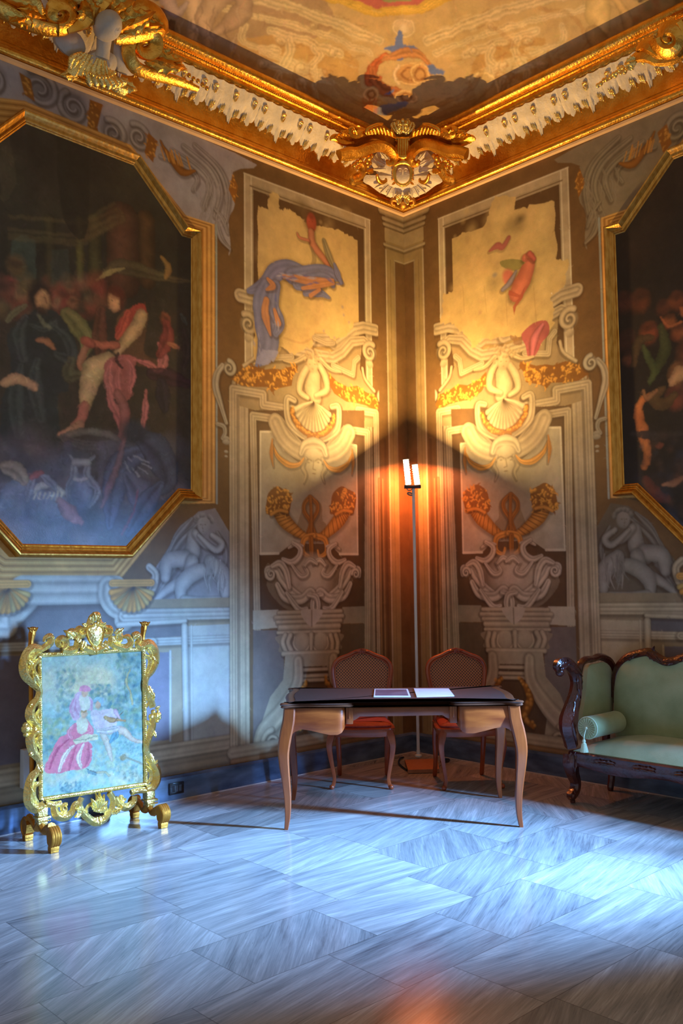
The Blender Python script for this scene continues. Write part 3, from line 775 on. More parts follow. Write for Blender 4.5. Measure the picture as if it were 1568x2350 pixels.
    c.poly([(330, -60), (1165, -60), (1165, 1420), (330, 1440)], BROWN_D)
    both(c, C6([(1190, 1750), (1190, 105), (1020, 80), (870, 240)]), lambda Q, s: (setattr(c, 'tf', M_), c.stroke(Q, .065, STONE, P_MOLD if s > 0 else P_MOLD[::-1], 1)))
    c.tf = T(C6)
    field = [(385, 1015), (385, 100), (480, 100), (560, 240), (680, 340), (870, 350), (960, 250), (1040, 190), (1105, 205), (1115, 1020), (980, 1020), (900, 940), (620, 940), (520, 1015)]
    c.poly(field, (172, 160, 134)); c.stroke(field[:4], .016, (206, 194, 164), None); c.stroke([(1115, 1015), (1105, 205), (1040, 190), (960, 250)], .016, (206, 194, 164), None)
    c.stroke([(385, 1015), (520, 1012)], .02, (206, 194, 164), None); c.stroke([(980, 1018), (1115, 1018)], .02, (206, 194, 164), None)
    c.blob((740, 520), (.42, .45), (132, 118, 92), .75, 1)
    both(c, C6([(500, 30), (560, 150), (650, 230), (760, 270)]), lambda Q, s: (setattr(c, 'tf', M_), c.stroke(Q, .15, STONE, [.55, 1.05, .8, 1.1, .9, .65, 1.05, .6], 1, 5)))
    # redo shell + ring over the arch
    c.tf = M_
    for an in np.linspace(200, 340, 13):
        d = np.array([math.cos(math.radians(an)), math.sin(math.radians(an))])
        c.stroke([ctr, ctr+d*.11, ctr+d*np.array([.20, .25])], [.012, .03, .05], (186, 170, 136), P_ROUND, 1)
    both(c, ring, lambda Q, s: c.stroke(Q, [.05, .06, .07, .06, .03], STONE, P_SCROLL if s > 0 else P_SCROLL[::-1], 1, 6))
    both(c, sw, lambda Q, s: swag(c, Q, [.04, .06, .05], OCH, OCHD, 24))
    c.tf = T(C4); leafy(c, [(740, 2010), (810, 2010), (830, 2060), (775, 2110), (730, 2060)], OCH, OCHD, 12, .014)
    # grotesque head
    c.tf = T(C6); hk = (178, 164, 134)
    c.stroke([(690, 260), (720, 200), (790, 185), (850, 210), (875, 270)], [.05, .08, .10, .08, .05], hk, P_SCROLL, 1, 6)
    c.blob((785, 350), (.10, .155), hk, 1, .22, light=(-.2, .25, .45)); c.blob((785, 275), (.11, .07), hk, .9, .3, light=(0, .6, .6))
    for dx in (-38, 34):
        c.stroke([(785+dx-22, 318), (785+dx, 306), (785+dx+22, 318)], .012, (120, 104, 76), None, .8, 4); c.blob((785+dx, 332), (.018, .008), (110, 94, 70), .8, .6)
    c.stroke([(785, 320), (778, 380), (800, 388)], .012, (124, 108, 80), None, .7); c.blob((787, 415), (.03, .008), (112, 88, 62), .8, .6)
    for dx, sg in ((-75, -1), (78, 1)): c.stroke([(785+dx*.8, 300), (785+dx*1.15, 360), (785+dx*.8, 420), (785+dx, 480)], [.03, .04, .03, .01], (160, 144, 114), P_ROUND, .9, 5)
    both(c, C6([(1070, 270), (1040, 340), (970, 385), (900, 370), (860, 315)]), lambda Q, s: (setattr(c, 'tf', M_), c.stroke(Q, [.015, .04, .055, .04, .012], OCH, P_SCROLL, 1, 6)))
    both(c, C6([(1072, 230), (1080, 330), (1070, 420)]), lambda Q, s: (setattr(c, 'tf', M_), c.stroke(Q, [.012, .04, .008], (176, 120, 56), P_SCROLL, 1, 5)))
    # cornucopias with palm between
    c.tf = T(C6)
    c.poly([(640, 900), (660, 800), (740, 600), (840, 640), (850, 760), (880, 800), (880, 900)], (124, 104, 72), .7, sm=4)
    for P, w in [([(755, 590), (715, 640), (715, 700), (760, 780), (740, 860)], .04), ([(760, 590), (810, 640), (810, 700), (770, 780), (790, 860)], .04), ([(760, 600), (765, 720), (765, 860)], .03)]:
        c.stroke(P, w, OCHD, P_SCROLL, 1, 6)
    HN = (190, 132, 58)
    for hp_, mouth in (([(800, 900), (870, 870), (960, 780), (1000, 720), (1010, 690)], (1010, 640)), ([(730, 890), (660, 850), (580, 780), (540, 720), (530, 690)], (525, 640))):
        c.tf = T(C6)
        c.stroke(hp_, [.05, .08, .11, .135, .14], HN, [.45, .85, 1.1, 1.15, .85, .5], 1, 6)
        Q = np.array(smooth_pts(C6(hp_), 6)); c.tf = M_
        for i in range(2, len(Q)-1, 2):
            t = Q[i+1]-Q[i-1]; t /= np.hypot(*t)+1e-9; n_ = np.array([-t[1], t[0]]); w_ = .03+.045*i/len(Q)
            c.stroke([Q[i]-n_*w_+t*.02, Q[i]+n_*w_-t*.03], .009, (110, 70, 28), None, .8)
        c.tf = T(C6); x, y = mouth
        leafy(c, [(x-95, y-10), (x-80, y-80), (x-20, y-130), (x+30, y-110), (x+90, y-70), (x+85, y+30), (x+60, y+90), (x, y+70), (x-60, y+90), (x-100, y+60)], (208, 150, 64), (128, 82, 32), 70, .022, sm=3)
        c.stroke([(x-60, y+80), (x, y+50), (x+60, y+60)], .03, HN, P_RIM, 1, 5)
    both(c, C6([(800, 880), (870, 910), (880, 1000), (830, 1035), (815, 990)]), lambda Q, s: (setattr(c, 'tf', M_), c.stroke(Q, [.05, .055, .05, .035, .02], HN, P_SCROLL, 1, 6)))
    c.tf = T(C6); c.stroke([(765, 900), (768, 1000), (770, 1080)], [.05, .05, .02], OCHD, P_SCROLL, 1, 5)
    # shield with strapwork
    SH = (184, 168, 142)
    c.poly([(560, 1420), (430, 1250), (520, 1100), (640, 1060), (770, 1090), (900, 1060), (1000, 1110), (1080, 1220), (960, 1380), (880, 1440), (770, 1500), (680, 1440)], (128, 110, 84), .9, sm=4)
    c.blob((760, 1195), (.27, .22), (172, 156, 130), 1, .35, light=(0, .15, .2)); c.blob((762, 1200), (.13, .14), SH, 1, .5, light=(-.1, .3, .35))
    strap = [([(880, 960), (930, 950), (980, 980)], .03), ([(1020, 1060), (960, 1080), (910, 1040), (900, 980), (950, 940)], .055), ([(960, 1100), (900, 1180), (850, 1160), (880, 1100)], .04),
             ([(1125, 1180), (1120, 1130), (1060, 1140), (1030, 1200), (960, 1290), (880, 1340), (800, 1310)], .07), ([(1090, 1110), (1040, 1090), (1000, 1150), (980, 1260)], .06),
             ([(1060, 1240), (1010, 1330), (900, 1350), (830, 1300), (800, 1380), (820, 1440)], .08), ([(1000, 1300), (920, 1420), (860, 1420)], .05), ([(850, 1320), (790, 1340), (775, 1420), (800, 1460)], .05),
             ([(870, 1100), (830, 1060), (780, 1090)], .04)]
    for P, w in strap:
        both(c, C6(P), lambda Q, s: (setattr(c, 'tf', M_), c.stroke(Q, [w*.6, w, w, w*.6], SH, P_SCROLL if s > 0 else P_SCROLL[::-1], 1, 6)))
    both(c, C6([(1100, 1165)]), lambda Q, s: volute(c, Q[0]*np.array([k, 1]), .045, 1.4, 0, .03, SH, 1 if s > 0 else -1))
    # pale band, capital, melon, pedestal
    c.tf = T(C6)
    c.poly([(330, 1440), (520, 1435), (520, 1570), (330, 1585)], (182, 170, 142)); c.poly([(1000, 1415), (1165, 1410), (1165, 1535), (985, 1540)], (150, 138, 110))
    c.poly([(330, 1590), (560, 1590), (560, 2500), (330, 2500)], (118, 104, 92)); c.poly([(970, 1545), (1165, 1540), (1165, 2500), (970, 2500)], (100, 84, 62))
    c.poly([(500, 1480), (1000, 1465), (975, 1600), (520, 1620)], STONE)
    for i, (y, w, x0, x1) in enumerate([(1450, .035, 520, 990), (1485, .035, 495, 1002), (1520, .03, 510, 990), (1560, .045, 530, 975), (1600, .028, 515, 978)]):
        c.stroke([(x0, y+8), (x1, y-6)], w, STONE, [.55, 1.0, 1.15, .6], 1)
    c.poly([(690, 1440), (770, 1430), (850, 1440), (830, 1500), (770, 1560), (710, 1510)], SH, 1, sm=4); c.stroke([(770, 1440), (770, 1560)], .012, (120, 104, 80), None, .8)
    c.poly([(530, 1625), (980, 1610), (985, 1680), (960, 1740), (560, 1760), (530, 1700)], (140, 124, 98), 1, sm=4)
    for x in (570, 610, 910, 950): c.stroke([(x, 1625), (x-18 if x < 760 else x+14, 1680), (x+8, 1745)], .045, STONE, P_ROUND, 1, 5)
    for x in (695, 835): c.blob((x, 1672), (.085, .085), STONE, 1, .25, light=(.0, .35, .6)); c.stroke([(x-52, 1640), (x-60, 1700), (x-20, 1748), (x+20, 1748), (x+56, 1700), (x+50, 1640)], .02, STONE, P_RIM, 1, 5)
    c.stroke([(765, 1620), (765, 1745)], [.05, .03], STONE, P_ROUND, 1)
    c.stroke([(555, 1765), (965, 1750)], .04, STONE, P_RIM, 1)
    # pedestal with console feet (lower part, px from the whole photo)
    c.tf = T(CPX)
    c.poly([(655, 1502), (775, 1498), (775, 1560), (800, 1640), (830, 1700), (830, 1745), (590, 1745), (590, 1690), (620, 1600), (650, 1560)], (164, 148, 118))
    c.poly([(685, 1530), (750, 1528), (757, 1560), (790, 1640), (770, 1700), (660, 1710), (650, 1650), (680, 1570)], (96, 74, 50))
    for y in (1538, 1552, 1562): c.stroke([(683, y), (752, y-3)], .03, STONE, P_RIM, 1)
    both(c, CPX([(765, 1510), (768, 1560), (800, 1610), (838, 1650), (845, 1700)]), lambda Q, s: (setattr(c, 'tf', M_), c.stroke(Q, [.09, .11, .14, .16, .12], STONE, [.6, 1.1, .9, .85, 1.15, .6], 1, 6)))
    both(c, CPX([(822, 1672)]), lambda Q, s: volute(c, Q[0]*np.array([k, 1]), .10, 1.6, 90, .05, STONE, 1 if s > 0 else -1))
    both(c, CPX([(748, 1560), (765, 1600), (752, 1640), (770, 1660)]), lambda Q, s: (setattr(c, 'tf', M_), swag(c, Q, [.03, .07, .08, .04], OCH, OCHD, 20)))
    hmold(.255, .09, .0, 1.97, STONE, [.6, 1.05, .75, 1.1, .9, .6])
    hmold(.19, .04, .0, 1.97, (150, 116, 76), [.6, 1.1, .6])
    # ---------- side consoles of the architrave
    for P, cx_, sg in (([(100, 1500), (60, 1560), (50, 1660), (90, 1800), (130, 1930)], (150, 1520), 1), ([(1310, 1700), (1370, 1740), (1365, 1820), (1330, 1960)], (1300, 1740), -1)):
        c.tf = T(C4); c.stroke(P, [.045, .06, .06, .04, .03], (168, 158, 134), P_SCROLL, 1, 6)
        volute(c, T(C4)([cx_])[0], .06, 1.4, 90, .04, (168, 158, 134), sg)
    c.tf = T(C6)
    c.stroke([(60, 40), (110, 60), (120, 110), (100, 150)], [.03, .04, .03], (160, 150, 128), P_SCROLL, 1, 5)
    for y, r in ((150, .035), (178, .04), (250, .022), (285, .018)): c.blob((128, y), (r, r*.6), (160, 150, 128), 1, .3, light=(0, .5, .7))
    # ---------- corner pilaster
    rect(0, .36, .17, 4.9, BROWN); rect(0, .245, .17, 4.88, (150, 128, 86)); rect(0, .125, .17, 4.42, (108, 80, 48))
    vmold(.24, .02, .2, 4.5, STONE, P_RIM); vmold(.13, .014, .2, 4.42, STONE_D, P_RIM); vmold(.185, .006, .2, 4.42, (120, 98, 64), None)
    for z, w, s_ in ((4.86, .07, .30), (4.79, .04, .27), (4.74, .035, .26), (4.55, .03, .26), (4.43, .02, .13)): hmold(z, w, 0, s_, (166, 148, 112), [.6, 1.1, .95, .6])
    rect(0, .255, 4.585, 4.71, (164, 144, 104))
    for s_, w in ((.33, .02), (.375, .03)): vmold(s_, w, .2, 2.4, (140, 112, 74), P_RIM)
    vmold(.29, .03, .2, 2.75, (96, 70, 44), None)
    c.tf = IDT

def grid_object(name, c, fn, nu, nv, u0, u1, v0, v1, matl, uvfn=None, kind=None, flip=False, parent=None):
    """dense sheet whose colour attribute carries the painting of canvas c"""
    U, V = np.meshgrid(np.linspace(u0, u1, nu), np.linspace(v0, v1, nv)); U = U.ravel(); V = V.ravel()
    co = fn(U, V).astype(np.float32)
    a, b = (U, V) if uvfn is None else uvfn(co)
    col = c.sample(a, b)
    me = bpy.data.meshes.new(name)
    i = np.arange((nv-1)*(nu-1)); r, q = i//(nu-1), i % (nu-1); base = r*nu+q
    f = np.stack([base, base+1, base+nu+1, base+nu], 1)
    if flip: f = f[:, ::-1]
    me.vertices.add(len(U)); me.vertices.foreach_set('co', co.ravel())
    me.loops.add(f.size); me.loops.foreach_set('vertex_index', f.ravel().astype(np.int32))
    me.polygons.add(len(f)); me.polygons.foreach_set('loop_start', (np.arange(len(f))*4).astype(np.int32)); me.polygons.foreach_set('loop_total', np.full(len(f), 4, np.int32))
    me.update(calc_edges=True)
    at = me.color_attributes.new('pigment', 'FLOAT_COLOR', 'POINT')
    at.data.foreach_set('color', np.c_[col, np.ones(len(col))].astype(np.float32).ravel())
    me.polygons.foreach_set('use_smooth', [True]*len(f))
    me.materials.append(matl)
    o = bpy.data.objects.new(name, me); COL.objects.link(o)
    if kind: o['kind'] = kind
    if parent is not None: o.parent = parent
    return o
SX, ZT = 4.5, 4.95
RES = .006
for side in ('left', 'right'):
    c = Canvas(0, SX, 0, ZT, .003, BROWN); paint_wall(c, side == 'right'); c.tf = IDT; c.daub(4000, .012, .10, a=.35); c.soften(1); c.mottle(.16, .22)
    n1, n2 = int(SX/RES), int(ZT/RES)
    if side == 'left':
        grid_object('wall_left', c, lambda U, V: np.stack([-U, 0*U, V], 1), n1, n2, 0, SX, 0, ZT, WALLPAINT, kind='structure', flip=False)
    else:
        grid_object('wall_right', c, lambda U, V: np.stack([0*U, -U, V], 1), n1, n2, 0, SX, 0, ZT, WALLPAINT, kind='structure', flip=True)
    del c
# ------------------------------------------------------------------ floor, skirting
bm = bmesh.new(); g = [bm.verts.new(p) for p in ((-9, -9, 0), (.0, -9, 0), (.0, 0, 0), (-9, 0, 0))]; bm.faces.new(g)
obj('floor', bm, FLOOR, kind='structure', smooth=False)
ZB = .171
for side in ('left', 'right'):
    bm = bmesh.new(); pr = [(0, 0), (.028, 0), (.028, ZB-.02), (.02, ZB), (0, ZB)]
    if side == 'left': path = [(-6.0, 0, 0), (0, 0, 0)]; fr = lambda i: (Vector((0, -1, 0)) + (Vector((-1, 0, 0)) if i == 1 else Vector()), Vector((0, 0, 1)))
    else: path = [(0, 0, 0), (0, -6.6, 0)]; fr = lambda i: (Vector((-1, 0, 0)) + (Vector((0, -1, 0)) if i == 0 else Vector()), Vector((0, 0, 1)))
    sweep_profile(bm, path, pr, fr); bmesh.ops.recalc_face_normals(bm, faces=bm.faces)
    obj('baseboard_'+side, bm, SKIRT, kind='structure', smooth=False)
bm = bmesh.new()
for lo, hi in (((-6, -.035, 0), (-.035, -.028, .006)), ((-.035, -6.6, 0), (-.028, -.028, .006))): box(bm, lo, hi)
obj('trim_3', bm, mat('joint_mortar', (176, 170, 168), rough=.5), kind='structure', smooth=False)
# plain continuation of both walls beyond the painted stretch
PLAIN = mat('plain_wall_paint', (150, 134, 108), (168, 152, 126), rough=.7, scale=3)
WY0, WY1, WZ0, WZ1 = -5.15, -4.90, .25, 2.7          # unseen window opening, kept narrow so the daylight casts sharp shadows
bm = bmesh.new()
box(bm, (0, -4.9, 0), (.25, -4.5, 5.2)); box(bm, (0, -6.6, 0), (.25, WY0, 5.2)); box(bm, (0, WY0, 0), (.25, WY1, WZ0)); box(bm, (0, WY0, WZ1), (.25, WY1, 5.2))
obj('wall_front', bm, PLAIN, kind='structure', smooth=False)
bm = bmesh.new(); box(bm, (-6, 0, 0), (-4.5, .25, 5.2)); obj('wall_back', bm, PLAIN, kind='structure', smooth=False)
w = bmesh.new()
for lo, hi in (((.10, WY0, WZ0), (.16, WY0+.03, WZ1)), ((.10, WY1-.03, WZ0), (.16, WY1, WZ1)), ((.10, WY0, WZ0), (.16, WY1, WZ0+.04)), ((.10, WY0, WZ1-.04), (.16, WY1, WZ1))): box(w, lo, hi, .004)
obj('window_1', w, mat('window_paint', (190, 186, 176), rough=.5), kind='structure', smooth=False)

# ------------------------------------------------------------------ ceiling vault
RUN, RISE, ZC = 3.4, 1.15, 5.38
def vault(U, V):
    """U,V = distances from the two walls"""
    k = .16
    d = -k*np.log(np.exp(-U/k)+np.exp(-V/k)); d = np.maximum(d, 0)
    t = np.clip(d/RUN, 0, 1)
    return ZC+RISE*np.sin(t*PI/2)
c = Canvas(-60, 1640, -60, 560, 1.5, (206, 172, 116))
def flipv(P): return np.array([(p[0], 500-p[1]) for p in P])      # photo rows run downward
c.tf = flipv
TAN = (206, 174, 118); TL_ = (226, 198, 146); TD = (158, 118, 68)
# ground gradients of the painted sky / architecture
c.poly([(-60, -60), (720, -60), (780, 60), (620, 140), (420, 200), (-60, 120)], (170, 138, 104), .8)
c.poly([(560, 90), (800, 120), (830, 200), (960, 260), (1060, 230), (1100, 120), (1250, 90), (1240, 330), (940, 470), (600, 330), (480, 260)], (196, 152, 88), .8, sm=3)
# central panel border
c.poly([(640, -60), (700, -6), (780, 12), (862, 44), (965, 34), (1040, -2), (1100, -60)], (214, 170, 74))
c.stroke([(690, -20), (775, 3), (864, 33), (963, 24), (1030, -12)], 12, (236, 190, 84), P_MOLD)
c.poly([(760, -60), (790, -8), (868, 20), (955, 12), (1000, -14), (1020, -60)], (196, 106, 92)); c.poly([(850, -60), (850, -20), (880, 6), (940, 4), (960, -60)], (150, 164, 100), .9)
# left entablature and brackets, mirrored for the right
def mir(P): return [(1850-x, y*1.0-(x-925)*-.0) for x, y in P]
def pair(P, fn):
    fn(P); fn([(1848-x, y) for x, y in P])
arch = []
for (P, w_) in [([(520, -20), (700, 30), (870, 95)], 26), ([(480, 15), (680, 62), (850, 122)], 16), ([(620, 72), (700, 95), (780, 128)], 22), ([(560, 60), (560, 100), (640, 118)], 16),
              ([(600, 120), (660, 140), (740, 165)], 16), ([(610, 150), (690, 165), (760, 190)], 18), ([(690, 190), (700, 230), (745, 260), (750, 300)], 26), ([(725, 150), (722, 200), (740, 280)], 14),
              ([(640, 170), (632, 220), (650, 280)], 20), ([(600, 200), (590, 240), (610, 280)], 14), ([(660, 90), (668, 120), (650, 150)], 22), ([(720, 110), (730, 130), (715, 150)], 20)]:
    pair(P, lambda Q: c.stroke(Q, w_, TL_, P_MOLD, .75, 5))
for (x, y, r) in [(640, 95, 18), (690, 155, 26), (760, 120, 16), (655, 200, 24), (600, 150, 16), (720, 60, 14)]:
    pair([(x, y)], lambda Q: c.blob(Q[0], (r, r*.8), TL_, .85, .6, light=(-.3, .5, .9)))
    pair([(x, y)], lambda Q: c.stroke(spiral(Q[0][0], Q[0][1], r*.8, 3, 0, 500), 3, TD, None, .5))
for q in range(90):
    x, y = 560+300*rng.random(), 20+280*rng.random()
    pair([(x, y), (x+14+10*rng.random(), y+5)], lambda Q: c.stroke(Q, 2.5, TD if rng.random() < .6 else TL_, None, .5))
c.poly([(1075, 180), (1110, 170), (1140, 200), (1150, 300), (1120, 310), (1095, 240)], (206, 172, 112), .8); c.stroke([(1075, 185), (1110, 170), (1140, 200), (1150, 290)], 8, (240, 208, 144), P_RIM, .9, 5)
for P in ([(700, 190), (740, 250), (745, 310)], [(1130, 60), (1220, 140), (1230, 200)], [(1240, 20), (1320, 40), (1340, 90)]): c.stroke(P, 10, (170, 120, 64), None, .35, 5)
# concentric niche lines round the middle
for r, w_ in ((150, 10), (180, 5), (205, 12), (235, 4)):
    c.stroke([(925+r*1.25*math.cos(a), 130+r*math.sin(a)*.85) for a in np.linspace(.25, PI-.25, 22)], w_, (176, 130, 72), P_RIM, .55)
# medallion, blue cloths, red drapery and urn in the middle
c.blob((925, 66), (30, 24), (222, 190, 140), 1, .3, light=(0, .4, .4)); c.stroke(spiral(925, 66, 24, 24, 0, 360, 20, .8), 5, TL_, P_RIM, .9); c.blob((925, 66), (10, 12), (240, 214, 170), .9, .6)
BL2 = (110, 126, 176)
c.poly([(912, 76), (922, 74), (926, 104), (945, 106), (958, 118), (930, 120), (926, 138), (912, 138), (908, 122), (880, 118), (898, 104), (908, 100)], BL2, 1, sm=2)
RD = (196, 104, 58)
c.stroke([(905, 128), (862, 146), (846, 190), (870, 178)], [8, 22, 26, 10], RD, P_SCROLL, 1, 6); c.stroke([(880, 140), (930, 120), (975, 140), (985, 170)], [10, 24, 20, 8], (204, 140, 84), P_SCROLL, 1, 6)
c.stroke([(852, 160), (870, 200), (905, 215), (945, 232)], [14, 26, 26, 16], (190, 112, 62), P_SCROLL, .95, 6)
for (x, y, rx, ry) in [(940, 172, 44, 30), (962, 170, 26, 24), (850, 216, 22, 17), (930, 226, 28, 18)]:
    c.blob((x, y), (rx, ry), (214, 160, 96), 1, .25, light=(.3, .5, .5))
    c.stroke(spiral(x, y, rx*.8, rx*.75, 0, 360, 24, ry/rx), 5, (238, 196, 130), P_RIM, .9); c.stroke(spiral(x, y, rx*.45, rx*.4, 0, 360, 24, ry/rx), 4, (150, 96, 50), P_RIM, .9)
c.stroke([(915, 150), (905, 172), (915, 196)], 8, (226, 196, 150), P_RIM, .9, 4)
c.poly([(975, 152), (992, 148), (1000, 158), (1020, 166), (1012, 174), (985, 168)], BL2); c.poly([(880, 238), (905, 240), (935, 236), (932, 246), (900, 252), (885, 262), (852, 258)], (124, 124, 144), .95, sm=2); c.poly([(880, 218), (905, 206), (900, 216)], BL2)
for q in range(22): c.stroke([(828+36*rng.random(), 222+26*rng.random()), (832+36*rng.random(), 236+26*rng.random())], 2.5, RD, None, .6)
# figures upper left and right
for P, w_, cl in [([(440, -40), (446, 40), (440, 90), (436, 150)], [40, 44, 30, 12], (212, 178, 142)), ([(520, -20), (470, 40), (480, 110), (478, 160)], [60, 50, 30, 12], (196, 162, 128)),
                ([(400, -40), (384, 0), (404, 30), (430, 10)], [30, 40, 30, 10], (186, 160, 150)), ([(540, -10), (560, 20), (520, 60), (490, 80)], [24, 50, 40, 20], (184, 152, 120)),
                ([(1375, -20), (1372, 30), (1378, 70)], [50, 60, 40], (226, 190, 124)), ([(1360, 80), (1380, 110), (1390, 140)], [40, 46, 20], (206, 166, 106)), ([(1410, 0), (1440, 50), (1445, 120)], [16, 26, 14], (214, 178, 116)),
                ([(395, 60), (385, 110), (440, 165), (480, 170)], [26, 50, 40, 20], (120, 92, 66))]:
    c.stroke(P, w_, cl, P_ROUND, .9, 6)
for q in range(40):
    x, y = 370+180*rng.random(), 10+120*rng.random(); c.stroke([(x, y), (x+8*rng.normal(), y+22), (x+16*rng.normal(), y+46)], [1, 4, 1], (132, 104, 84) if rng.random() < .6 else (214, 184, 150), None, .45, 4)
c.stroke([(370, 20), (378, 60), (400, 90)], [8, 24, 6], (178, 106, 52), P_SCROLL, .8, 5)
for P in ([(500, 150), (545, 160), (560, 190), (530, 220), (505, 200)], [(1290, 150), (1340, 120), (1370, 140), (1350, 170), (1300, 185)]):
    leafy(c, P, (196, 128, 54), (150, 92, 40), 26, 7, sm=3)
for q in range(60):
    x, y = 1130+220*rng.random(), 100+110*rng.random(); c.stroke([(x, y), (x+18, y-6+6*rng.normal())], 3, (186, 122, 62) if rng.random() < .6 else (214, 170, 100), None, .5)
for q in range(40):
    x, y = 1450+140*rng.random(), -40+130*rng.random(); c.blob((x, y), 8+14*rng.random(), (150, 140, 90) if rng.random() < .5 else (190, 120, 62), .5, .9)
# cornice shadow painted as a dark ragged band along the springing
DK = (60, 40, 24)
c.poly([(480, 200), (560, 215), (600, 232), (640, 250), (680, 262), (712, 255), (740, 262), (760, 300), (760, 420), (300, 420), (300, 200)], DK, .92, rough=3)
c.poly([(1095, 270), (1110, 256), (1125, 266), (1180, 250), (1280, 205), (1350, 170), (1420, 130), (1470, 95), (1520, 70), (1640, 40), (1640, 400), (1050, 420), (1085, 300)], DK, .92, rough=3)
for q in range(40):
    x = 500+230*rng.random(); c.blob((x, 212+(x-500)*.24+10*rng.normal()), 8+5*rng.random(), DK, .7, .6)
c.stroke([(1250, 190), (1390, 150)], 2, (120, 80, 44), None, .5)
c.tf = IDT; c.warp(4, 26); c.daub(2500, 5, .14, a=.45); c.soften(1); c.mottle(.13, 60)
def ceil_co(U, V): return np.stack([-U, -V, vault(U, V)], 1)
def ceil_uv(co):
    x, y = project(co); return x, 500-y
grid_object('ceiling', c, ceil_co, 820, 820, .0, 4.9, .0, 4.9, CEILPAINT, uvfn=ceil_uv, kind='structure', flip=False)
del c
# lighter run of wall between cornice and vault is hidden by the cornice

# ------------------------------------------------------------------ gilded cornice (both walls, mitred)
ZK = 4.885
def cornice(name, prof, m, s1=5.4, smooth=True, s0=0.0):
    bm = bmesh.new()
    path = [(-s1, 0, ZK), (0, 0, ZK), (0, -s1, ZK)]
    fr = lambda i: ((Vector((0, -1, 0)), Vector((-1, -1, 0)), Vector((-1, 0, 0)))[i], Vector((0, 0, 1)))
    sweep_profile(bm, path, prof, fr); bmesh.ops.recalc_face_normals(bm, faces=bm.faces)
    return obj(name, bm, m, kind='structure', smooth=smooth)
def arcp(cx, cy, r, a0, a1, n=8): return [(cx+r*math.cos(math.radians(a)), cy+r*math.sin(math.radians(a))) for a in np.linspace(a0, a1, n)]
cornice('trim_1', [(.0, -.012), (.035, -.012), (.04, .004), (.02, .008), (0, .008)], mat('pink_fillet', (198, 160, 116), (210, 174, 130), rough=.6))
cornice('trim_2', [(.0, .006), (.030, .008)]+arcp(.040, .040, .032, -80, 60, 7)+[(.046, .074), (.038, .080), (.038, .10)]+[(.042+.155*(t**2.2), .10+.30*t) for t in np.linspace(0, 1, 9)]+[(.205, .415), (.205, .44), (.220, .445), (.226, .456)]
        +arcp(.255, .492, .045, -120, 90, 10)+[(.24, .55), (.06, .57), (.05, .68), (.0, .70)], GOLD)
# bead row under the roll, part by part along each wall would be past counting: one run of small beads
cor = bpy.data.objects['trim_2']
bm = bmesh.new(); prng = random.Random(3)
for k in range(230):
    s = .5+k*.019
    for wall in (0, 1):
        p = Vector((-s, -.225, ZK+.458)) if wall == 0 else Vector((-.225, -s, ZK+.462))
        bmesh.ops.create_icosphere(bm, subdivisions=1, radius=.0095, matrix=Matrix.Translation(p))
o = obj('bead_run', bm, GOLD_D, parent=cor); o['kind'] = 'stuff'
# stucco lace: one repeat of leaves and drips, copied along the cornice
def cove(t):  # point of the cove: t 0..1 -> (out, up)
    return (.042+.155*(t**2.2), .10+.30*t)
def lace_unit(seed, wall_):
    r = random.Random(seed); bm = bmesh.new(); bg = bmesh.new()
    def P(s, t, off=.006):
        a, b = cove(t); nx, nz = (.7+.3*t, -.6*t)
        a += off*1.0; b -= off*.5*t
        return Vector((-s, -a, ZK+b)) if wall_ == 0 else Vector((-a, -s, ZK+b))
    N = 60; L = .467
    top = []; bot = []
    for i in range(N+1):
        s = L*i/N; u = i/N
        low = .56-.13*abs(math.sin(4*PI*u))**.5-.05*abs(math.sin(11*PI*u+.4))**.6
        low -= .20*math.sqrt(max(0, 1-((u-.5)/.035)**2))+.08*math.sqrt(max(0, 1-((u-.5)/.08)**2))     # the long drip
        low -= .07*math.sqrt(max(0, 1-((u-.14)/.05)**2))+.06*math.sqrt(max(0, 1-((u-.82)/.06)**2))
        top.append((s, .98-.02*abs(math.sin(5*PI*u)))); bot.append((s, max(.06, low+r.uniform(-.015, .015))))
    K = 6; rows = []
    for k in range(K+1):
        row = []
        for i in range(N+1):
            q = k/K; t = top[i][1]*(1-q)+bot[i][1]*q
            h = .008+.018*math.sin(PI*min(1, q*1.0+.08))*(.6+.4*abs(math.sin(4*PI*i/N+q*2)))+.003*math.sin(9*q+i*.9)
            row.append(bm.verts.new(P(top[i][0], t, h)))
        rows.append(row)
    back = [[bm.verts.new(P(top[i][0], (top if k == 0 else bot)[i][1], .001)) for i in range(N+1)] for k in range(2)]
    for k in range(K):
        for i in range(N): bm.faces.new((rows[k][i], rows[k][i+1], rows[k+1][i+1], rows[k+1][i]))
    for i in range(N):
        bm.faces.new((rows[0][i], back[0][i], back[0][i+1], rows[0][i+1])); bm.faces.new((rows[K][i], rows[K][i+1], back[1][i+1], back[1][i]))
    for u in (.22, .38, .66, .86):
        for j in range(3):
            a = P(L*(u+.03*j-.03), .56-.02*j, .022); b_ = P(L*(u+.03*j-.015), .40-.03*j, .010)
            tube(bg, [a, (a+b_)/2+Vector((0, 0, .003)), b_], [.003, .0075, .003], 6, 3)
    for u in (.12, .5, .9):
        ball(bg, P(L*u, .84, .028), .016, 8, (1.4, 1, .8) if wall_ == 0 else (1, 1.4, .8))
        tube(bg, [P(L*(u-.04), .80, .028), P(L*u, .70, .036), P(L*(u+.04), .80, .028)], [.004, .008, .004], 6, 4)
    bmesh.ops.recalc_face_normals(bm, faces=bm.faces); bmesh.ops.recalc_face_normals(bg, faces=bg.faces)
    return bm, bg
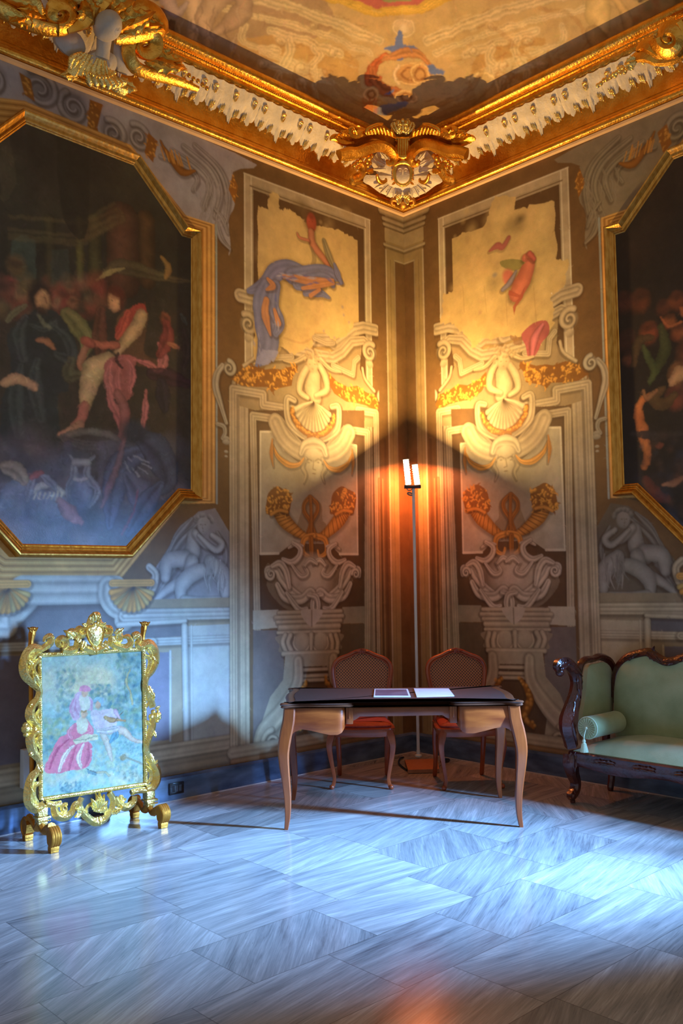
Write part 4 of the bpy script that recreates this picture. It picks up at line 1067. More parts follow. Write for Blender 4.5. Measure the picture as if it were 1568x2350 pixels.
for wall_ in (0, 1):
    src = []
    for k in range(9):
        s0 = .40+.467*k
        if not src:
            a, b = lace_unit(5+wall_, wall_)
            o1 = obj('stucco_leaf', a, STUCCO, parent=cor); o2 = obj('leaf_gilding', b, GOLD_S, parent=o1, local=True); src = [o1, o2]
        else:
            o1 = src[0].copy(); COL.objects.link(o1); o2 = src[1].copy(); COL.objects.link(o2); o2.parent = o1
        o1.location = (-s0, 0, 0) if wall_ == 0 else (0, -s0, 0)
# ------------------------------------------------------------------ big framed paintings
def offset_poly(P, d):
    P = np.array(P, float); n = len(P); out = []
    A = .5*sum(P[i][0]*P[(i+1) % n][1]-P[(i+1) % n][0]*P[i][1] for i in range(n)); sg = 1 if A > 0 else -1
    for i in range(n):
        a, b, c_ = P[i-1], P[i], P[(i+1) % n]
        e1 = (b-a)/np.hypot(*(b-a)); e2 = (c_-b)/np.hypot(*(c_-b))
        n1 = np.array([e1[1], -e1[0]])*sg; n2 = np.array([e2[1], -e2[0]])*sg
        m = n1+n2; m = m/(m@m)*2 if m@m > .3 else m
        out.append(b+m*d)
    return np.array(out)
OCT = [(2.345, 4.06), (2.345, 2.185), (2.455, 2.185), (2.87, 1.765), (3.60, 1.765), (4.0, 2.185), (4.11, 2.185), (4.11, 4.06), (4.02, 4.06), (3.62, 4.50), (2.83, 4.47), (2.425, 4.06)]
OCTR = [(s*.985-.155, z) for s, z in OCT]
FPROF = [(-.004, .0), (-.004, .022), (.004, .028), (.009, .025), (.015, .033), (.022, .036), (.026, .031), (.036, .036), (.048, .054), (.057, .064), (.067, .066), (.074, .058), (.076, .048), (.078, .0)]
def frame_mesh(P, wall_):
    bm = bmesh.new(); loops = []
    for o, h in FPROF:
        Q = offset_poly(P, o)
        loops.append([bm.verts.new((-q[0], -h, q[1]) if wall_ == 0 else (-h, -q[0], q[1])) for q in Q])
    n = len(P)
    for A, B in zip(loops, loops[1:]):
        for i in range(n): bm.faces.new((A[i], A[(i+1) % n], B[(i+1) % n], B[i]))
    bmesh.ops.recalc_face_normals(bm, faces=bm.faces)
    return bm
def paint_left(c):
    c.tf = C3
    def blobs(n, x0, x1, y0, y1, cols, r, a=.4):
        for _ in range(n): c.blob((x0+(x1-x0)*rng.random(), y0+(y1-y0)*rng.random()), (r*(.4+rng.random()), r*(.4+rng.random())), cols[rng.integers(len(cols))], a*rng.random(), 1, rot=rng.random()*3)
    # architecture in the dark
    blobs(120, 0, 1200, -520, 500, [(44, 44, 34), (30, 30, 24), (54, 50, 36), (26, 24, 20)], .35, .8)
    c.poly([(0, -600), (0, -100), (90, -200), (60, -420)], (74, 70, 52), .4, sm=4)
    for x, w, cl in [(730, .26, (84, 54, 36)), (870, .14, (74, 52, 28)), (560, .10, (66, 62, 34)), (290, .08, (60, 56, 36)), (470, .06, (84, 80, 40))]:
        c.stroke([(x, 20), (x+5, 380)], w, cl, [.35, .8, 1.1, 1.0, .6, .3], .85)
    c.poly([(60, 150), (120, 110), (210, 140), (210, 380), (60, 400)], (60, 76, 66), .7); c.poly([(300, 200), (400, 190), (420, 420), (300, 420)], (52, 62, 54), .6)
    for y in (60, 90, 110, -20): c.stroke([(50, y+20), (480, y+60), (680, y-60)], .03, (84, 76, 48), P_RIM, .4)
    c.stroke([(480, 100), (700, 0)], .12, (84, 68, 40), P_MOLD, .5)
    c.poly([(350, -600), (520, -600), (520, 60), (440, 120), (350, -100)], (24, 24, 16), .8, sm=3)
    c.blob((940, -190), (.2, .2), (60, 58, 48), .4, 1)
    c.stroke([(600, 360), (700, 300), (850, 330), (1000, 370), (1130, 390)], [.03, .12, .10, .06, .02], (74, 66, 42), P_SCROLL, .9, 6)
    c.stroke([(570, 380), (660, 330), (740, 310)], [.01, .04, .01], (150, 138, 84), None, .7, 4)
    c.stroke([(960, 240), (1000, 300), (985, 370)], [.02, .07, .03], (126, 96, 50), P_ROUND, .8, 5)
    # background crowd
    cols = [(126, 58, 44), (96, 80, 46), (110, 92, 66), (72, 66, 46), (140, 76, 58)]
    for (x, y, r, cl) in [(60, 420, .07, (140, 66, 56)), (120, 470, .06, (150, 116, 80)), (360, 480, .09, (126, 56, 48)), (410, 430, .05, (110, 70, 50)), (540, 540, .07, (120, 66, 46)), (90, 300, .08, (96, 76, 46)), (0, 430, .09, (92, 60, 48)), (430, 520, .05, (142, 96, 66)), (320, 520, .04, (150, 100, 76)), (985, 620, .055, (150, 84, 56))]:
        c.blob((x, y), (r, r*1.2), cl, .9, .5, light=(-.3, .4, .8)); c.blob((x, y-16), (r*.9, r*.5), (44, 32, 26), .7, .7)
    blobs(90, 0, 620, 380, 620, cols, .07, .7)
    # cloaked man with beard
    c.poly([(130, 620), (200, 560), (300, 560), (400, 640), (450, 780), (430, 870), (390, 900), (400, 1040), (340, 1080), (330, 1420), (40, 1420), (0, 1150), (60, 900), (40, 700)], (42, 46, 44), 1, sm=4)
    for P, w in [([(150, 600), (110, 700), (130, 850)], .10), ([(300, 640), (400, 740), (420, 850), (340, 830)], .09), ([(220, 860), (200, 1000), (240, 1200)], .12), ([(120, 900), (90, 1100), (110, 1300)], .12), ([(170, 640), (260, 670), (330, 630)], .05)]:
        c.stroke(P, [w*.4, w, w*.7], (62, 68, 64), P_SCROLL, .8, 6)
    c.stroke([(225, 590), (250, 640), (290, 660)], .03, (110, 110, 88), P_RIM, .7, 4)
    c.blob((235, 480), (.095, .12), (40, 30, 26), 1, .4); c.blob((250, 505), (.062, .085), (184, 136, 96), 1, .4, light=(.3, .4, .7)); c.blob((245, 560), (.05, .045), (52, 36, 28), .9, .6)
    c.blob((262, 490), (.010, .006), (50, 34, 26), .8, .5); c.stroke([(268, 495), (274, 520)], .01, (110, 70, 50), None, .6)
    c.stroke([(220, 740), (280, 750), (320, 790)], [.03, .06, .03], (150, 100, 70), P_ROUND, 1, 5)
    # arm at left with pale cloth
    c.stroke([(20, 1000), (90, 970), (150, 990), (210, 1030)], [.06, .07, .06, .03], (166, 130, 96), P_ROUND, 1, 6); c.blob((185, 1010), (.05, .04), (176, 136, 104), .9, .5)
    c.stroke([(40, 620), (100, 560), (150, 530)], [.03, .05, .02], (104, 104, 74), P_SCROLL, .8, 5)
    # kneeling helper in olive
    c.stroke([(400, 590), (450, 640), (510, 740), (500, 820)], [.10, .15, .12, .06], (110, 104, 62), P_SCROLL, 1, 6); c.stroke([(510, 780), (470, 880), (490, 930)], [.05, .06, .04], (150, 100, 74), P_ROUND, 1, 5)
    c.stroke([(420, 860), (400, 950), (500, 940)], [.06, .10, .04], (84, 80, 56), P_SCROLL, .8, 5)
    c.stroke([(600, 560), (590, 700), (600, 850)], [.07, .12, .08], (98, 60, 42), P_SCROLL, .8, 5)
    # soldier in red bending forward
    c.poly([(690, 640), (740, 560), (850, 530), (880, 600), (860, 820), (960, 860), (900, 900), (740, 860), (690, 740)], (86, 62, 42), 1, sm=4)
    c.poly([(760, 560), (850, 520), (870, 600), (800, 640), (740, 720), (700, 740), (690, 660)], (142, 60, 46), 1, sm=4)
    c.stroke([(760, 580), (730, 660), (700, 720)], .05, (166, 78, 60), P_SCROLL, .9, 5)
    c.stroke([(840, 590), (820, 650), (750, 740), (700, 810)], [.09, .11, .09, .05], (176, 142, 100), [.45, .8, 1.1, 1.2, .9, .6], 1, 6)
    c.stroke([(530, 750), (610, 770), (700, 770)], [.05, .055, .05], (160, 92, 68), P_ROUND, 1, 5); c.stroke([(500, 740), (540, 760)], .06, (150, 80, 62), P_ROUND, 1)
    c.blob((690, 490), (.085, .10), (84, 44, 28), 1, .4); c.blob((674, 512), (.056, .075), (196, 146, 102), 1, .35, light=(-.4, .3, .8)); c.blob((690, 455), (.08, .06), (88, 40, 26), .95, .5); c.blob((664, 500), (.008, .005), (60, 40, 30), .8, .5)
    # pink drapery and bare leg
    c.stroke([(640, 880), (560, 920), (530, 1000), (500, 1130)], [.16, .17, .13, .08], (176, 148, 104), [.5, .9, 1.15, 1.1, .8, .5], 1, 6)
    c.stroke([(500, 1130), (480, 1200), (440, 1250)], [.07, .07, .05], (156, 98, 80), P_ROUND, 1, 5); c.stroke([(470, 1250), (420, 1280), (350, 1300)], [.07, .06, .03], (160, 116, 90), P_ROUND, 1, 5)
    c.poly([(620, 880), (700, 830), (800, 840), (800, 940), (770, 1090), (680, 1090), (640, 1010)], (150, 88, 80), 1, sm=4)
    for P, w in [([(660, 870), (640, 960), (670, 1060), (700, 1080)], .07), ([(760, 850), (790, 920), (770, 1050)], .06), ([(710, 900), (700, 990), (720, 1080)], .05), ([(640, 1000), (660, 1110), (700, 1180), (730, 1280), (720, 1400)], .09), ([(800, 860), (880, 880), (940, 920), (950, 860)], .06), ([(940, 760), (980, 850), (950, 920)], .08), ([(870, 1040), (860, 1180), (850, 1260)], .06)]:
        c.stroke(P, [w*.3, w, w*.5], (176, 106, 98) if w > .045 else (130, 66, 62), P_SCROLL, .85, 6)
    c.stroke([(700, 1060), (740, 1160), (735, 1260), (700, 1350)], [.07, .08, .07, .05], (140, 88, 80), P_ROUND, .9, 6)
    c.stroke([(700, 820), (690, 860), (720, 900)], [.02, .03, .02], (50, 34, 30), None, .9, 4)
    # right hand crowd
    for P, w, cl in [([(990, 640), (1000, 720), (950, 830)], .12, (120, 56, 48)), ([(1000, 760), (1060, 780)], .05, (150, 96, 70)), ([(1090, 680), (1110, 800), (1090, 900)], .08, (56, 44, 40)), ([(900, 940), (1000, 960), (1120, 1000)], .14, (56, 34, 40)), ([(960, 1000), (980, 1150)], .14, (44, 38, 44)), ([(1080, 590), (1110, 640)], .05, (64, 70, 64))]:
        c.stroke(P, [w*.6, w, w*.5], cl, P_SCROLL, .85, 5)
    # tripod pedestal top and armour heap
    c.stroke([(370, 1320), (480, 1290), (640, 1300), (700, 1340)], .05, (98, 92, 84), P_RIM, .9, 5); c.stroke([(380, 1330), (520, 1370), (690, 1360)], .06, (84, 76, 72), P_MOLD, .9, 5)
    for x in (400, 600, 660): c.stroke([(x, 1370), (x+10, 1480), (x-10, 1600)], [.07, .05, .05], (84, 80, 90), P_ROUND, .7, 5)
    blobs(160, 0, 1130, 1380, 1950, [(84, 92, 110), (70, 76, 92), (104, 104, 112), (60, 66, 84), (120, 104, 104)], .16, .6)
    MT = (108, 116, 134)
    c.stroke([(0, 1740), (60, 1680), (150, 1640), (220, 1660)], [.05, .16, .20, .10], MT, P_SCROLL, 1, 6); c.blob((110, 1720), (.14, .12), (96, 104, 124), .9, .5, light=(.4, .5, .9))
    c.blob((280, 1740), (.17, .13), MT, 1, .35, light=(-.3, .5, 1)); c.stroke([(190, 1640), (280, 1600), (370, 1650)], .04, (150, 152, 150), P_RIM, .9, 5)
    for a_ in range(7): c.stroke([(200+26*a_, 1690), (210+26*a_, 1650)], .012, (176, 172, 156), None, .7)
    for P in [[(200, 1560), (170, 1640), (160, 1700)], [(240, 1550), (300, 1590), (330, 1640)], [(420, 1430), (440, 1490), (430, 1560), (400, 1640), (430, 1720)], [(560, 1430), (520, 1480), (520, 1560), (580, 1640), (520, 1740)]]:
        c.stroke(P, [.02, .06, .05, .02], (120, 126, 140), P_SCROLL, .95, 6)
    c.blob((475, 1660), (.10, .15), (104, 114, 136), 1, .4, light=(-.4, .3, 1.1)); c.stroke([(440, 1470), (520, 1470)], .05, (136, 138, 146), P_RIM, .9); c.stroke([(440, 1570), (510, 1570)], .03, (150, 150, 156), P_RIM, .9)
    c.stroke([(30, 1500), (90, 1520), (140, 1580)], [.08, .12, .06], (140, 128, 116), P_SCROLL, .9, 5); c.stroke([(180, 1560), (240, 1530)], .04, (140, 84, 84), P_ROUND, .8)
    c.stroke([(350, 1700), (420, 1780), (480, 1830)], [.05, .12, .04], (134, 100, 102), P_ROUND, .8, 5)
    # blue-grey seated figure at the right bottom
    for P, w, cl in [([(860, 1400), (740, 1480), (680, 1620), (650, 1850)], .22, (82, 90, 112)), ([(820, 1320), (930, 1400), (1000, 1560), (960, 1640)], .26, (62, 70, 88)), ([(760, 1550), (850, 1700), (820, 1850)], .22, (92, 98, 120)), ([(960, 1600), (880, 1700), (760, 1900)], .16, (78, 88, 112))]:
        c.stroke(P, [w*.4, w, w*.8, w*.3], cl, P_SCROLL, .9, 6)
    c.blob((800, 1290), (.15, .11), (48, 52, 60), .9, .5)
    for q in range(8): a_ = q*.8; c.stroke([(790+50*math.cos(a_), 1470+40*math.sin(a_)), (830+70*math.cos(a_), 1480+50*math.sin(a_)+20)], .012, (140, 146, 160), None, .6)
    c.stroke([(730, 1380), (700, 1480), (640, 1640), (600, 1740)], [.03, .05, .05, .02], (118, 96, 104), P_ROUND, .7, 5)
    c.stroke([(820, 1640), (800, 1740), (720, 1900)], .015, (128, 78, 96), None, .6, 5); c.stroke([(0, 1640), (130, 1660), (60, 1800)], .1, (98, 98, 106), None, .4, 5)
def paint_right(c):
    c.tf = R8
    for _ in range(60): c.blob((230+500*rng.random(), 300+1700*rng.random()), (.3*rng.random()+.1, .3*rng.random()+.1), [(30, 20, 14), (40, 28, 20), (24, 16, 12)][rng.integers(3)], .6, 1)
    for (x, y, r, cl) in [(265, 975, .09, (84, 42, 26)), (335, 970, .10, (96, 50, 28)), (440, 1000, .07, (84, 44, 28)), (500, 970, .08, (110, 56, 30)), (375, 1110, .09, (128, 64, 34)), (470, 1060, .06, (150, 84, 44)), (510, 1110, .07, (140, 76, 40)), (285, 1230, .06, (110, 62, 36)), (500, 1400, .10, (130, 66, 44)), (510, 1295, .09, (170, 116, 72)), (275, 1150, .1, (66, 34, 22)), (560, 1200, .12, (110, 60, 34)), (620, 1350, .2, (96, 60, 40))]:
        c.blob((x, y), (r, r*1.1), cl, .95, .5, light=(.2, .4, .8)); c.blob((x, y-24), (r*.9, r*.5), (44, 22, 14), .7, .7)
    for P, w, cl in [([(390, 1130), (330, 1150), (310, 1250)], .08, (74, 54, 30)), ([(430, 1080), (450, 1180), (400, 1290)], .10, (62, 66, 32)), ([(350, 1170), (400, 1280), (380, 1330)], .06, (70, 78, 40)),
                     ([(430, 1040), (470, 1080), (520, 1060)], .03, (160, 90, 50)), ([(380, 1390), (340, 1420), (330, 1480), (350, 1560), (370, 1660), (355, 1710)], .09, (190, 110, 54)), ([(440, 1360), (400, 1400), (440, 1430), (490, 1390)], .10, (90, 66, 34)),
                     ([(360, 1760), (420, 1840), (460, 1850)], .10, (104, 44, 30)), ([(440, 1790), (490, 1780), (530, 1760)], .05, (170, 120, 84)), ([(410, 1620), (440, 1610)], .05, (120, 60, 40)), ([(400, 1900), (480, 1960), (540, 1990)], .12, (56, 50, 58)),
                     ([(300, 1560), (420, 1570), (520, 1560)], .07, (48, 38, 36)), ([(480, 1330), (520, 1290), (560, 1300)], .12, (186, 140, 96)), ([(520, 1000), (560, 1040)], .07, (150, 84, 44)), ([(350, 1370), (370, 1400), (410, 1370)], .05, (140, 96, 60))]:
        c.stroke(P, [w*.5, w, w*.6], cl, P_ROUND, .95, 6)
    for q in range(60): c.blob((330+220*rng.random(), 1560+420*rng.random()), .03+.04*rng.random(), [(44, 36, 40), (70, 48, 40), (40, 44, 58), (92, 56, 40)][rng.integers(4)], .5, .9, rot=rng.random()*3)
for wall_, P in ((0, OCT), (1, OCTR)):
    lo = np.array(P).min(0)-.03; hi = np.array(P).max(0)+.03
    c = Canvas(lo[0], hi[0], lo[1], hi[1], .003, (56, 48, 37) if wall_ == 0 else (26, 18, 12))
    (paint_left if wall_ == 0 else paint_right)(c); c.tf = IDT; c.a = c.a*(1.35 if wall_ == 0 else 1.05)+.004; c.warp(.006, .04); c.daub(5500, .011, .28, a=.5); c.soften(2); c.mottle(.22, .09, octs=5, tint=.07)
    root = thing('framed_painting', ('gilt octagonal frame with a crowded painting of figures and armour above the gilt fire screen' if wall_ == 0 else 'gilt octagonal frame with a near black painting above the green sofa'),
                 'painting', (-3.2, 0, 3.1) if wall_ == 0 else (0, -3.05, 3.1))
    nu, nv = int((hi[0]-lo[0])/.005), int((hi[1]-lo[1])/.005)
    fn = (lambda U, V: np.stack([-U, 0*U-.022, V], 1)) if wall_ == 0 else (lambda U, V: np.stack([0*U-.022, -U, V], 1))
    o = grid_object('canvas', c, fn, nu, nv, lo[0], hi[0], lo[1], hi[1], CANVAS, flip=(wall_ == 1))
    # trim the sheet to the frame's outline
    Q = offset_poly(P, .02); me = o.data; bm = bmesh.new(); bm.from_mesh(me)
    cen = np.array([f.calc_center_median() for f in bm.faces]); u_ = -cen[:, 0] if wall_ == 0 else -cen[:, 1]
    ins = c.inside(Q, u_, cen[:, 2]); bm.faces.ensure_lookup_table()
    bmesh.ops.delete(bm, geom=[f for f, k in zip(bm.faces, ins) if not k], context='FACES')
    bm.transform(Matrix.Translation(-root.location)); bm.to_mesh(me); bm.free(); o.parent = root
    obj('frame', frame_mesh(P, wall_), mat('frame_gilding_%d' % wall_, (186, 132, 56), (214, 164, 84), rough=.36, metal=1, scale=40, stretch=(1, 1, .3), bump=.3, bscale=30), parent=root, smooth=False)
    del c

# ------------------------------------------------------------------ carved ornaments of the cornice
class Carve:
    """traces carving from photo positions on a real plane; off = how far it stands out of that plane"""
    def __init__(s, ox, oy, k, p0, n, extra=()):
        s.extra = [(Vector(a), Vector(b).normalized()) for a, b in extra]
        s.o = (ox, oy, k); s.p0 = Vector(p0); s.n = Vector(n).normalized()
    def p(s, x, y, off=0.0):
        qx, qy = s.o[0]+x/s.o[2], s.o[1]+y/s.o[2]
        P = [hit(qx, qy, s.p0, s.n)]
        for p1, n1 in s.extra: P.append(hit(qx, qy, p1, n1))
        return min(P, key=lambda v: (v-CAM).length) + s.n*off
    def P(s, pts, off=0.0): return [s.p(q[0], q[1], off+(q[2] if len(q) > 2 else 0)) for q in pts]
    def rod(s, bm, pts, r, off=.03, lobes=0, seg=10, n=5): tube(bm, s.P(pts, off), r, seg, n, nrm=s.n, lobes=lobes)
    def lf(s, bm, a, b, w, off=.03, curl=.25, lobes=4, bend=0, thick=.008):
        A, B = s.p(*a, off), s.p(*b, off); leaf(bm, A, B-A, s.n, (B-A).length, w, curl, lobes, thick, bend)
    def pl(s, bm, pts, off=0, thick=.03, dome=0, sm=3):
        P = s.P(pts, off)
        if sm: P = [Vector(q) for q in smooth_pts(P, sm, True)]
        slab(bm, P, s.n, thick, dome)
def fin(name, bm, m, parent, label=None, smooth=True):
    bmesh.ops.recalc_face_normals(bm, faces=bm.faces)
    return obj(name, bm, m, parent=parent, smooth=smooth, label=label)
# corner cartouche
K = K0 = Carve(820, 240, 6.533, (-.33, -.33, 5.12), (-.66, -.62, -.50))
K1 = Carve(820, 240, 6.533, (-.33, -.33, 5.12), (-.66, -.62, -.50), [((0, -.32, 5.16), (0, -1, -.8)), ((-.32, 0, 5.16), (-1, 0, -.8))])
root = thing('corner_cartouche', 'gilded and white stucco cartouche with a small face at the corner of the cornice', 'ornament', (-.3, -.3, 5.0))
CX = 683
def sym(P): return [(2*CX-q[0],)+tuple(q[1:]) for q in P]
bm = bmesh.new()
hf = [(683, 880), (600, 900), (560, 840), (520, 720), (430, 670), (330, 690), (250, 780), (210, 880), (260, 960), (300, 1040), (220, 1060), (130, 1050), (90, 1150), (180, 1200), (250, 1250), (330, 1310), (420, 1350), (500, 1390), (570, 1360), (640, 1400), (683, 1430)]
K.pl(bm, hf+sym(hf[1:-1])[::-1], 0, .04, .06, 2)
for sg in (0, 1):
    for a, b, w in [((430, 900), (250, 800), .055), ((430, 960), (220, 960), .05), ((440, 820), (340, 690), .05), ((450, 1150), (260, 1240), .05), ((470, 1200), (340, 1320), .05), ((520, 1230), (440, 1370), .05), ((560, 1250), (540, 1390), .045)]:
        A, B = (a, b) if sg == 0 else (sym([a])[0], sym([b])[0]); K.lf(bm, A, B, w, .075, .2, 3)
fin('shield', bm, STUCCO, root)
K = K1; bm = bmesh.new()
for sg in (0, 1):
    f = (lambda P: P) if sg == 0 else sym
    K.rod(bm, f([(-260, 740), (-120, 700), (20, 690), (160, 640), (300, 600), (430, 620), (530, 700), (560, 790), (530, 860), (470, 870), (450, 820)]), [.045, .045, .045, .045, .046, .046, .044, .038, .030, .022, .012], .12, lobes=3)
    K.rod(bm, f([(-200, 800), (-60, 790), (120, 720), (260, 670)]), [.02, .022, .022, .01], .08)
    K.rod(bm, f([(60, 860), (100, 960), (50, 1060), (-60, 1120), (-40, 1160), (80, 1150)]), [.02, .035, .035, .03, .025, .01], .06, lobes=3)
    K.rod(bm, f([(300, 1040), (320, 1110), (370, 1150), (430, 1130), (430, 1090)]), [.012, .018, .02, .014, .008], .12)
obj_sc = fin('scroll', bm, GOLD, root); K = K0
bm = bmesh.new()
K.rod(bm, [(683+128*math.cos(t), 1010+175*math.sin(t)) for t in np.linspace(0, 2*PI, 25)[:-1]]+[(811, 1010)], .016, .125, n=1, lobes=2)
K.rod(bm, [(560, 900), (620, 860), (683, 845), (746, 860), (806, 900)], [.01, .022, .026, .022, .01], .13)
for sg in (-1, 1):
    for y in (930, 1000, 1080, 1150): K.lf(bm, (683+sg*120, y), (683+sg*165, y+40), .025, .12, .3, 2)
fin('medallion_ring', bm, GOLD, root)
bm = bmesh.new()
m3 = Matrix((K.n.cross(Vector((0, 0, 1))).normalized(), Vector((0, 0, 1)), K.n)).transposed()
ball(bm, K.p(683, 1010, .10), 1, 18, (.070, .098, .045), m3)
for dx in (-1, 1):
    ball(bm, K.p(683+dx*42, 975, .142), 1, 8, (.014, .006, .006), m3); K.rod(bm, [(683+dx*20, 950), (683+dx*45, 938), (683+dx*70, 955)], [.003, .005, .003], .142)
K.rod(bm, [(683, 955), (681, 1000), (678, 1030)], [.004, .008, .010], .148); K.rod(bm, [(655, 1068), (680, 1062), (706, 1068)], [.003, .007, .003], .138)
fin('face', bm, STUCCO, root)
bm = bmesh.new()
K.pl(bm, [(590, 480), (770, 480), (790, 560), (760, 640), (780, 760), (683, 790), (590, 760), (606, 640), (580, 560)], .06, .06, .03)
for x in (620, 650, 683, 716, 746): K.rod(bm, [(x, 500), (x+(x-683)*.1, 620), (x, 760)], [.010, .014, .010], .15)
K.rod(bm, [(590, 740), (683, 770), (776, 740)], [.02, .024, .02], .14); K.rod(bm, [(570, 500), (683, 520), (790, 500)], [.02, .026, .02], .13)
fin('bracket', bm, GOLD, root)
bm = bmesh.new()
K.pl(bm, [(683, 212), (640, 225), (600, 222), (560, 250), (520, 262), (500, 310), (540, 340), (570, 400), (630, 440), (683, 455), (736, 440), (796, 400), (826, 340), (866, 310), (846, 262), (806, 250), (766, 222), (726, 225)], .07, .03, .03, 2)
for sg in (-1, 1):
    for a, b, c_ in [((683+sg*20, 420), (683+sg*60, 330), (683+sg*70, 240)), ((683+sg*30, 430), (683+sg*100, 350), (683+sg*130, 262)), ((683+sg*40, 440), (683+sg*130, 380), (683+sg*170, 300))]: K.rod(bm, [a, b, c_], [.006, .014, .010], .13)
    ball(bm, K.p(683+sg*42, 330, .135), .017, 8); K.rod(bm, [(683+sg*15, 300), (683+sg*45, 285), (683+sg*75, 300)], [.004, .009, .004], .14)
K.rod(bm, [(683, 290), (683, 350), (683, 380)], [.008, .014, .018], .145); K.rod(bm, [(650, 400), (683, 392), (716, 400)], [.005, .010, .005], .14); ball(bm, K.p(683, 240, .12), .022, 8)
fin('mask', bm, GOLD_S, root)
K = K1
for sg in (0, 1):
    f = (lambda P: P) if sg == 0 else sym
    bm = bmesh.new()
    K.pl(bm, f([(590, 500), (560, 430), (500, 380), (440, 330), (380, 290), (300, 300), (210, 330), (150, 390), (130, 450), (180, 470), (250, 440), (330, 440), (430, 440), (520, 490)]), .06, .03, .03, 2)
    for t in range(8):
        x_ = 530-50*t; K.rod(bm, f([(x_, 470-10*min(t, 3)), (x_-10, 400-6*min(t, 4)), (x_-34, 345+5*(t-3)**2-20*(t > 1))]), [.008, .017, .012], .11)
    K.rod(bm, f([(170, 450), (140, 420), (150, 370), (200, 330), (300, 290), (390, 280)]), [.006, .012, .014, .014, .012, .006], .12)
    K.rod(bm, f([(170, 430), (60, 430), (-20, 470), (-90, 440), (-110, 380), (-60, 350), (-30, 390)]), [.02, .034, .03, .028, .022, .016, .01], .06, lobes=3)
    for a, b, w in [((0, 460), (120, 390), .06), ((-20, 470), (-40, 350), .05), ((-110, 460), (-240, 380), .07), ((-150, 480), (-260, 440), .06), ((-220, 470), (-330, 450), .05), ((-100, 520), (-180, 400), .05)]:
        K.lf(bm, f([a])[0], f([b])[0], w, .06, .35, 3)
    K.rod(bm, f([(-60, 560), (-200, 560), (-330, 500), (-400, 520)]), [.02, .03, .03, .01], .05, lobes=3)
    fin('crest_leaf', bm, GOLD, root)
    bm = bmesh.new(); K.pl(bm, f([(580, 500), (500, 440), (400, 430), (280, 440), (130, 480), (0, 500), (-120, 560), (-160, 640), (0, 660), (120, 620), (280, 570), (430, 580), (560, 660)]), -.02, .05, -.01)
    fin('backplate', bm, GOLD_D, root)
    bm = bmesh.new()
    for (x, y, r) in [(180, 790, .030), (150, 850, .026), (220, 760, .02), (60, 820, .022), (10, 860, .024), (-40, 900, .02), (160, 910, .02), (200, 870, .016), (20, 930, .016)]:
        q = f([(x, y)])[0]; ball(bm, K.p(q[0], q[1], .07), r, 8); K.lf(bm, q, (q[0]+(-50 if sg == 0 else 50), q[1]+40), .04, .075, .3, 2)
    K.lf(bm, f([(120, 700)])[0], f([(20, 860)])[0], .07, .07, .3, 4); K.lf(bm, f([(240, 980)])[0], f([(120, 1000)])[0], .05, .09, .3, 3)
    fin('flower_spray', bm, GOLD, root)
    bm = bmesh.new()
    for a, b, w in [((640, 1400), (570, 1340), .06), ((640, 1400), (600, 1490), .055), ((650, 1380), (650, 1330), .04)]: K.lf(bm, f([a])[0], f([b])[0], w, .10, .35, 3)
    fin('bottom_leaf', bm, GOLD_S, root)
K = K0
bm = bmesh.new(); ball(bm, K.p(683, 1500, .06), 1, 14, (.035, .045, .035)); K.rod(bm, [(683, 1440), (683, 1500), (683, 1560)], [.03, .03, .008], .07)
for sg in (-1, 1): K.rod(bm, [(683+sg*60, 1440), (683+sg*150, 1420), (683+sg*160, 1480), (683+sg*110, 1500)], [.02, .022, .016, .01], .03)
fin('acorn_drop', bm, GOLD_D, root)

bm = bmesh.new(); tube(bm, [(-.03, -.03, 5.18), (-.20, -.19, 5.18), (-.36, -.34, 5.12)], .05, 8, 1, square=True); fin('mounting_block', bm, GOLD_D, root)
# bust ornament on the left run
K = Carve(0, 0, 1.96, (0, -.32, 5.18), (0, -1, -.6))
root = thing('cornice_ornament', 'gilded scrollwork with a white bust and fluted shell on the cornice above the left painting', 'ornament', (-3.2, -.2, 5.0))
bm = bmesh.new()
K.rod(bm, [(440, 170), (436, 215), (430, 250)], [.05, .045, .05], .10)
ball(bm, K.p(438, 105, .16), 1, 18, (.085, .115, .09)); ball(bm, K.p(446, 120, .21), 1, 12, (.05, .06, .04)); K.rod(bm, [(452, 98), (455, 120)], [.008, .014], .25)
K.pl(bm, [(380, 240), (430, 220), (490, 240), (500, 290), (470, 340), (430, 350), (390, 320), (360, 280)], .03, .06, .05)
K.pl(bm, [(250, 150), (330, 140), (370, 200), (360, 240), (300, 250), (240, 190)], .0, .05, .03); K.pl(bm, [(500, 190), (545, 170), (560, 260), (590, 330), (540, 330), (500, 290)], .0, .05, .03)
fin('bust', bm, mat('grey_stucco', (176, 166, 152), (204, 194, 178), rough=.8, bump=.3), root)
bm = bmesh.new()
for q in range(7): K.rod(bm, [(400+9*q, 250+3*q), (370+20*q, 300+8*q), (375+26*q-60*(q < 3)*.0, 370-4*abs(q-3)), (385+20*q, 390-4*abs(q-3))], [.012, .022, .026, .01], .10+.03*math.sin(q/6*PI))
for q in range(5): K.rod(bm, [(345+12*q, 230+3*q), (300+18*q, 255+12*q), (290+10*q, 300+6*q)], [.012, .024, .012], .09)
for q in range(3): K.rod(bm, [(340+22*q, 250), (315+22*q, 300), (298+30*q, 330)], [.02, .034, .03], .08, lobes=3)
for q in range(9): ball(bm, K.p(360+14*q, 318-1.2*(q-4)**2+14, .16), .012, 7)
K.rod(bm, [(470, 330), (500, 380), (540, 400), (560, 380)], [.02, .03, .03, .02], .06, lobes=3); K.lf(bm, (520, 370), (600, 400), .10, .05, .3, 4); K.lf(bm, (330, 330), (250, 330), .09, .05, .3, 4)
fin('shell', bm, GOLD_S, root)
